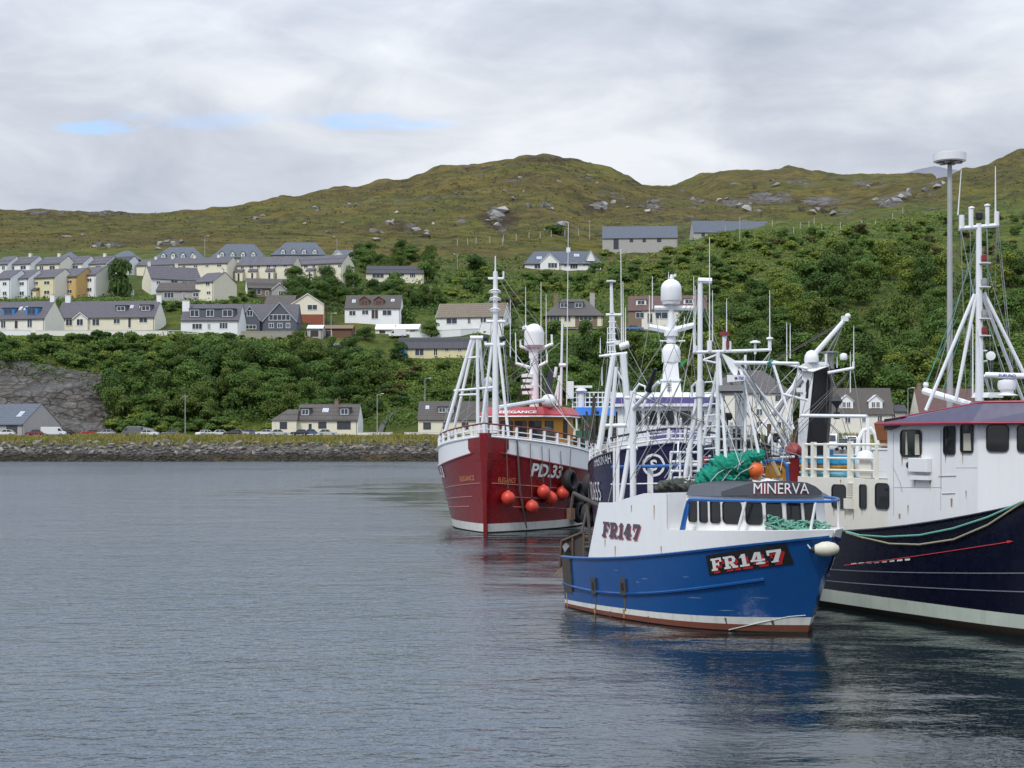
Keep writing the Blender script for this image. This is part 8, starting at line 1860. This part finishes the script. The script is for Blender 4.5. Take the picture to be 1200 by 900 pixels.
# timber and ochre panel, red fish room vent on the deck edge
mb = MB(); q = [mv.at(895, 574, 43.7), mv.at(921, 574, 43.3), mv.at(921, 545, 43.3), mv.at(917, 541, 43.35), mv.at(898, 542, 43.65)]; o0 = mv.W(q[0]); mb.prism([mv.W(v) - o0 for v in q], (.05, .12, 0)); t = thing('hatch_panel', 'ochre panel edged with blue pipe beside the orange buoy', 'panel', o0)
o = mb.build('board', B_OCHRE, t); mb = MB(); mb.path([mv.W(mv.at(*z)) - o0 for z in ((893, 541.5, 43.7), (905, 540, 43.5), (917, 540, 43.3), (922, 546, 43.2), (924, 575, 43.2))], .05, 6); mb.build('pipe_edge', B_RAILBLUE, t, smooth=True)
a = P(905, 541, 43.1); mb = MB(); mb.tube((0, 0, 0), P(913, 558, 43.0) - a, .07, n=8); tag(mb.build('timber_spar', paint('bare_timber', (.40, .29, .16), .8, .2), loc=a), 'short timber spar leaning on the ochre panel', 'spar')
t = thing('vent_cowl', 'dark red ventilator standing between the ochre panel and the white rail', 'ventilator', P(932, 560, 55)); m = paint('vent_red', (.26, .02, .02), .5, .2)
mb = MB(); mb.lathe((0, 0, -1.7), [(.22, 0), (.22, 2.4), (.26, 2.45)], 14); mb.build('pipe', m, t, smooth=True); mb = MB(); mb.lathe((-.06, -.05, .95), [(.27, -.2), (.30, 0), (.26, .2), (.1, .3)], 14, axis=(-.5, -.6, .5)); mb.build('cowl', m, t, smooth=True)

# ================================================================== quay on the right with its floodlight mast and parked vans
qy = MB(); qy.span((46, 150, -4), (260, 352, 3.6)); qy.span((26, 92, -4), (90, 149.99, 3.59)); tag(qy.build('quay', paint('quay_concrete', (.30, .29, .27), .9, .2)), 'concrete quay behind the moored boats', 'quay', kind='structure')
t = thing('floodlight_mast', 'tall grey floodlight mast with a white ring head above the navy boat', 'light mast', (P(1113, 480, 100).x, 100, 0))
mb = MB(); mb.tube((0, 0, -4), (0, 0, 5 + (515 - 192) / F * 100), .24, .15, 14); mb.build('pole', M_STEEL, t, smooth=True)
zt_ = 5 + (515 - 184) / F * 100; mb = MB(); mb.lathe((0, 0, zt_ - .3), [(.9, -.04), (1.04, .02), (1.06, .50), (.95, .53), (.05, .55)], 28); mb.build('lamp_ring', B_WHITE, t, smooth=True)
for i in range(6):
    a = i * math.pi / 3; mb = MB(); mb.lathe((.62 * math.cos(a), .62 * math.sin(a), zt_ - .42), [(.20, 0), (.17, .09), (.05, .1)], 12); mb.build('lamp', M_STEEL, t)
mb = MB(); mb.lathe((0, 0, zt_ - .34), [(.1, -.5), (.16, -.1), (.85, 0)], 18); mb.build('lamp_housing', paint('lamp_brown', (.10, .07, .06), .6, .1), t)
def quaycar(px, D, L, c, label, kind, rz=0): car(label, Vector(((px - 600) / F * D, D, 3.62)), L, c, kind, rz, group=None)
quaycar(972, 190, 5.4, WHT, 'white van parked on the quay behind the railed deck', 'van', R(75)); quaycar(1003, 195, 4.5, SIL, 'silver car on the quay seen through the white hoop frame', 'car', R(80)); quaycar(990, 215, 4.6, BLK, 'black car on the quay between the van and the silver car', 'car', R(60))
quaycar(996, 300, 5.2, WHT, 'white box van near the house with two pointed dormers', 'van', R(90))
q_ = rng.uniform
n = 1600; gx_ = rng.uniform(58, 96, n); gy_ = rng.uniform(296, 352, n); gx_ = gx_ * gy_ / 296; base = np.stack([gx_, gy_, np.full(n, 3.6)], 1); hh_ = rng.uniform(.5, 1.5, n); an = rng.uniform(-.9, .9, n); du2 = np.stack([np.cos(an), np.sin(an), np.zeros(n)], 1) * rng.uniform(.1, .22, n)[:, None]; tip = base + np.stack([rng.normal(size=n) * .2, rng.normal(size=n) * .2, hh_], 1)
q4 = np.stack([base - du2, base + du2, tip + du2 * .5, tip - du2 * .5], 1).reshape(-1, 3); o = bpy.data.objects.new('quay_grass', fastmesh('quay_grass', q4, 4, np.arange(4 * n), F_GRASS)); COL.objects.link(o); tag(o, 'yellow rough grass at the landward end of the quay', 'grass', kind='stuff')

# ------------------------------------------------------------------ running rigging, stays and small deck gear
W_THIN = paint('galvanised_wire', (.30, .31, .31), .5, .1, grime=0, bump=0)
def wires(b, D, lst, r=.013, m=None, name='rigging_wire'):
    for a in lst: bars(b, name, m or W_THIN, [(b.at(a[0], a[1], a[4] if len(a) > 4 else D), b.at(a[2], a[3], a[5] if len(a) > 5 else D), r)], n=4)
wires(rd, 88, [(581, 330, 522, 502), (581, 345, 600, 480), (580, 326, 569, 460), (590, 326, 640, 392), (581, 318, 626, 404), (553, 398, 516, 508), (560, 398, 545, 505), (592, 404, 596, 470), (569, 404, 560, 470), (626, 404, 690, 500)], .02)
wires(sk, 65, [(717, 368, 690, 520), (719, 368, 742, 470), (730, 418, 770, 470), (712, 420, 704, 520), (735, 416, 735, 516), (783, 466, 760, 512), (789, 466, 806, 512), (764, 362, 745, 466), (812, 362, 826, 466), (720, 420, 738, 498), (788, 402, 818, 470)], .016)
wires(mv, 43.5, [(820, 335, 742, 455), (820, 335, 742, 520), (841, 413, 790, 545), (841, 413, 820, 560), (873, 416, 905, 560), (903, 411, 873, 470), (812, 413, 824, 560), (862, 425, 900, 550), (742, 460, 712, 592), (742, 470, 786, 545), (841, 430, 862, 560), (873, 430, 852, 565), (820, 350, 841, 415), (936, 427, 912, 545), (936, 427, 921, 540), (885, 412, 878, 540)], .010)
wires(gb, 57, [(992, 374, 955, 436), (990, 376, 975, 414), (940, 436, 915, 545), (953, 436, 930, 520), (1000, 432, 1012, 520), (971, 430, 1000, 520), (906, 425, 880, 530), (893, 425, 925, 545)], .014)
wires(nv_, 44.5, [(1147, 270, 1086, 480), (1147, 300, 1120, 468), (1147, 280, 1204, 470), (1170, 265, 1190, 460), (1126, 268, 1132, 466), (1137, 268, 1138, 466), (1147, 330, 1178, 450), (1156, 268, 1162, 460)], .010)
rg = np.random.default_rng(77)
def clutter(b, name, m, n, bx, D0, D1, r0, r1, vert=.6):
    """standing pipes and short rails among the deck gear, each from real points on the deck upward"""
    for i in range(n):
        px = rg.uniform(bx[0], bx[1]); py = rg.uniform(bx[2], bx[3]); D = rg.uniform(D0, D1); l = rg.uniform(12, 42)
        if rg.random() < vert: q = (px + rg.normal() * 2, py - l)
        else: q = (px + l * .7, py + rg.normal() * 3)
        bars(b, name, m, [(b.at(px, py, D), b.at(q[0], q[1], D + rg.normal() * .3), rg.uniform(r0, r1))], n=6)
clutter(mv, 'deck_pipe', B_MAST, 26, (785, 905, 535, 572), 43.4, 44.6, .018, .045)
clutter(mv, 'deck_pipe', B_OLDRUST, 16, (835, 900, 530, 570), 43.6, 44.6, .018, .05)
clutter(mv, 'hose', B_RUBBER, 12, (838, 900, 520, 560), 43.6, 44.6, .02, .05)
clutter(sk, 'deck_pipe', B_MAST, 20, (740, 845, 512, 545), 62, 66, .025, .055)
clutter(sk, 'deck_gear', B_OLDRUST, 6, (745, 850, 512, 545), 63, 66, .03, .08)
clutter(gb, 'deck_pipe', B_MAST, 24, (868, 950, 520, 562), 56.5, 60, .025, .05)
clutter(gb, 'deck_gear', B_RUST, 12, (870, 945, 525, 562), 57, 60, .04, .10)
clutter(gb, 'hose', B_RUBBER, 8, (880, 945, 515, 558), 57, 60, .03, .09)
clutter(rd, 'deck_gear', B_OLDRUST, 8, (668, 700, 515, 530), 97, 100, .05, .12)
clutter(ab, 'deck_gear', B_OLDRUST, 10, (684, 730, 500, 525), 103, 106, .05, .14)
for i, (px, py, D, c) in enumerate(((905, 552, 58.5, (.45, .03, .03)), (926, 548, 58, (.10, .10, .11)), (862, 548, 44.6, (.04, .04, .05)), (836, 545, 44.8, (.35, .05, .04)), (800, 530, 63, (.05, .05, .12)))):
    b = (gb, gb, mv, mv, sk)[i]; mb = MB(); mb.box(b.at(px, py, D), (.55, .5, .5), rot=.4 * i); mb.build('gear_box', paint('gear_paint_%d' % i, c, .6, .2, rust=.1), b.root, bevel=.03)

def rigging(b, D, tops, feet, n, r, seed):
    rg = np.random.default_rng(seed)
    for i in range(n):
        a = tops[rg.integers(len(tops))]; c = feet[rg.integers(len(feet))]
        p0 = b.at(a[0], a[1], D); p1 = b.at(c[0] + rg.normal() * 5, c[1] + rg.normal() * 3, D + rg.normal() * 1.2); md = (p0 + p1) / 2 + Vector((0, 0, -.012 * (p0 - p1).length * rg.uniform(0, 3)))
        mb = MB(); mb.path([p0, (p0 + md) / 2 + (md - (p0 + p1) / 2) * .25, md, (md + p1) / 2 + (md - (p0 + p1) / 2) * .25, p1], r * rg.uniform(.7, 1.5), 4); mb.build('rigging_rope' if i % 3 else 'rigging_wire', (W_THIN, B_ROPE, B_ROPEW)[i % 3], b.root, smooth=True)
rigging(mv, 43.4, [(820, 340), (820, 400), (841, 414), (873, 418), (903, 412), (812, 413), (742, 460), (936, 427), (862, 426)], [(745, 560), (780, 560), (800, 560), (830, 560), (860, 550), (885, 545), (910, 550), (930, 535)], 26, .010, 1)
rigging(sk, 64.5, [(717, 370), (730, 416), (720, 416), (767, 362), (811, 362), (786, 445)], [(705, 520), (735, 518), (760, 512), (790, 512), (815, 514), (840, 515)], 16, .014, 2)
rigging(rd, 88, [(580, 330), (580, 378), (590, 404), (555, 397), (626, 420), (645, 404), (658, 400)], [(530, 500), (555, 490), (600, 490), (620, 478), (650, 478), (670, 500)], 14, .017, 3)
rigging(gb, 57.2, [(945, 430), (992, 374), (999, 432), (970, 432), (905, 424)], [(885, 540), (900, 535), (920, 530), (940, 525), (965, 540), (1000, 525)], 14, .012, 4)
rigging(nv_, 44.6, [(1147, 275), (1147, 345), (1168, 266), (1126, 268)], [(1085, 478), (1105, 472), (1135, 468), (1165, 464), (1195, 466)], 8, .009, 5)

# weathering on the white sides: weld seams, rust weeping from window corners and fittings
seam = paint('grey_seam', (.45, .45, .46), .6, .2); weep = paint('tan_rust_run', (.42, .30, .17), .8, .3)
mb = MB()
for px, y0, y1 in ((1047, 508, 604), (1102.5, 575, 598)): mb.tube(N(px, y0, yS - .004), N(px, y1, yS - .004), .008, n=5)
for px0, px1, y in ((1047, 1102, 571), (1120, 1145, 548)): mb.tube(N(px0, y, yS - .004), N(px1, y, yS - .004), .006, n=5)
mb.build('weld_seam', seam, dh)
for px, y0, l, w in ((1057, 535, 12, .9), (1079, 535, 8, .7), (1108, 533, 10, .7), (1128, 531, 14, .6), (1072, 562.5, 9, .8), (1090, 562.5, 13, .6), (1064, 592, 12, .8), (1132, 575, 10, .7)):
    mb = MB(); mb.grid([[N(px - w * (1 - .3 * k_), y0 + l * k_ / 3, yS - .006), N(px + w * (1 - .3 * k_), y0 + l * k_ / 3, yS - .006)] for k_ in range(4)]); mb.build('rust_run', weep, dh, fix=False)
for px, y0, l, w in ((977, 596, 9, .7), (990, 596, 12, .6), (1010, 596, 9, .6), (985, 562, 5, .9), (1000, 598, 12, .7)):
    mb = MB(); mb.grid([[N(px - w * (1 - .3 * k_), y0 + l * k_ / 3, yS - .006), N(px + w * (1 - .3 * k_), y0 + l * k_ / 3, yS - .006)] for k_ in range(4)]); mb.build('rust_run', weep, lh_, fix=False)
for px, y0, l in ((722, 640, 12), (768, 592, 16), (741, 592, 8), (776, 640, 8), (710, 632, 9)):
    a = mv.hit(px, 648)
    z0 = float(CAMH - (y0 - CY) * mv.W(a).y / F); mb = MB(); mb.grid([[mv.skin(a.x + dx * (1 - .25 * k_), z0 - l / F * 44 * k_ / 3, -1, .034) for dx in (-.022, .022)] for k_ in range(4)]); mb.build('rust_run', weep, mv.root, fix=False)
# lashings over the green net
for (x0, y0, x1, y1) in ((838, 575, 872, 540), (852, 572, 884, 546), (826, 572, 858, 546)):
    w0 = mv.at(x0, y0, 42.0); w1 = mv.at(x1, y1, 42.0); mb = MB(); mb.path([w0, (w0 + w1) / 2 + Vector((0, 0, .12)) , w1], .012, 4); mb.build('net_lashing', B_ROPEW, mv.root, smooth=True)
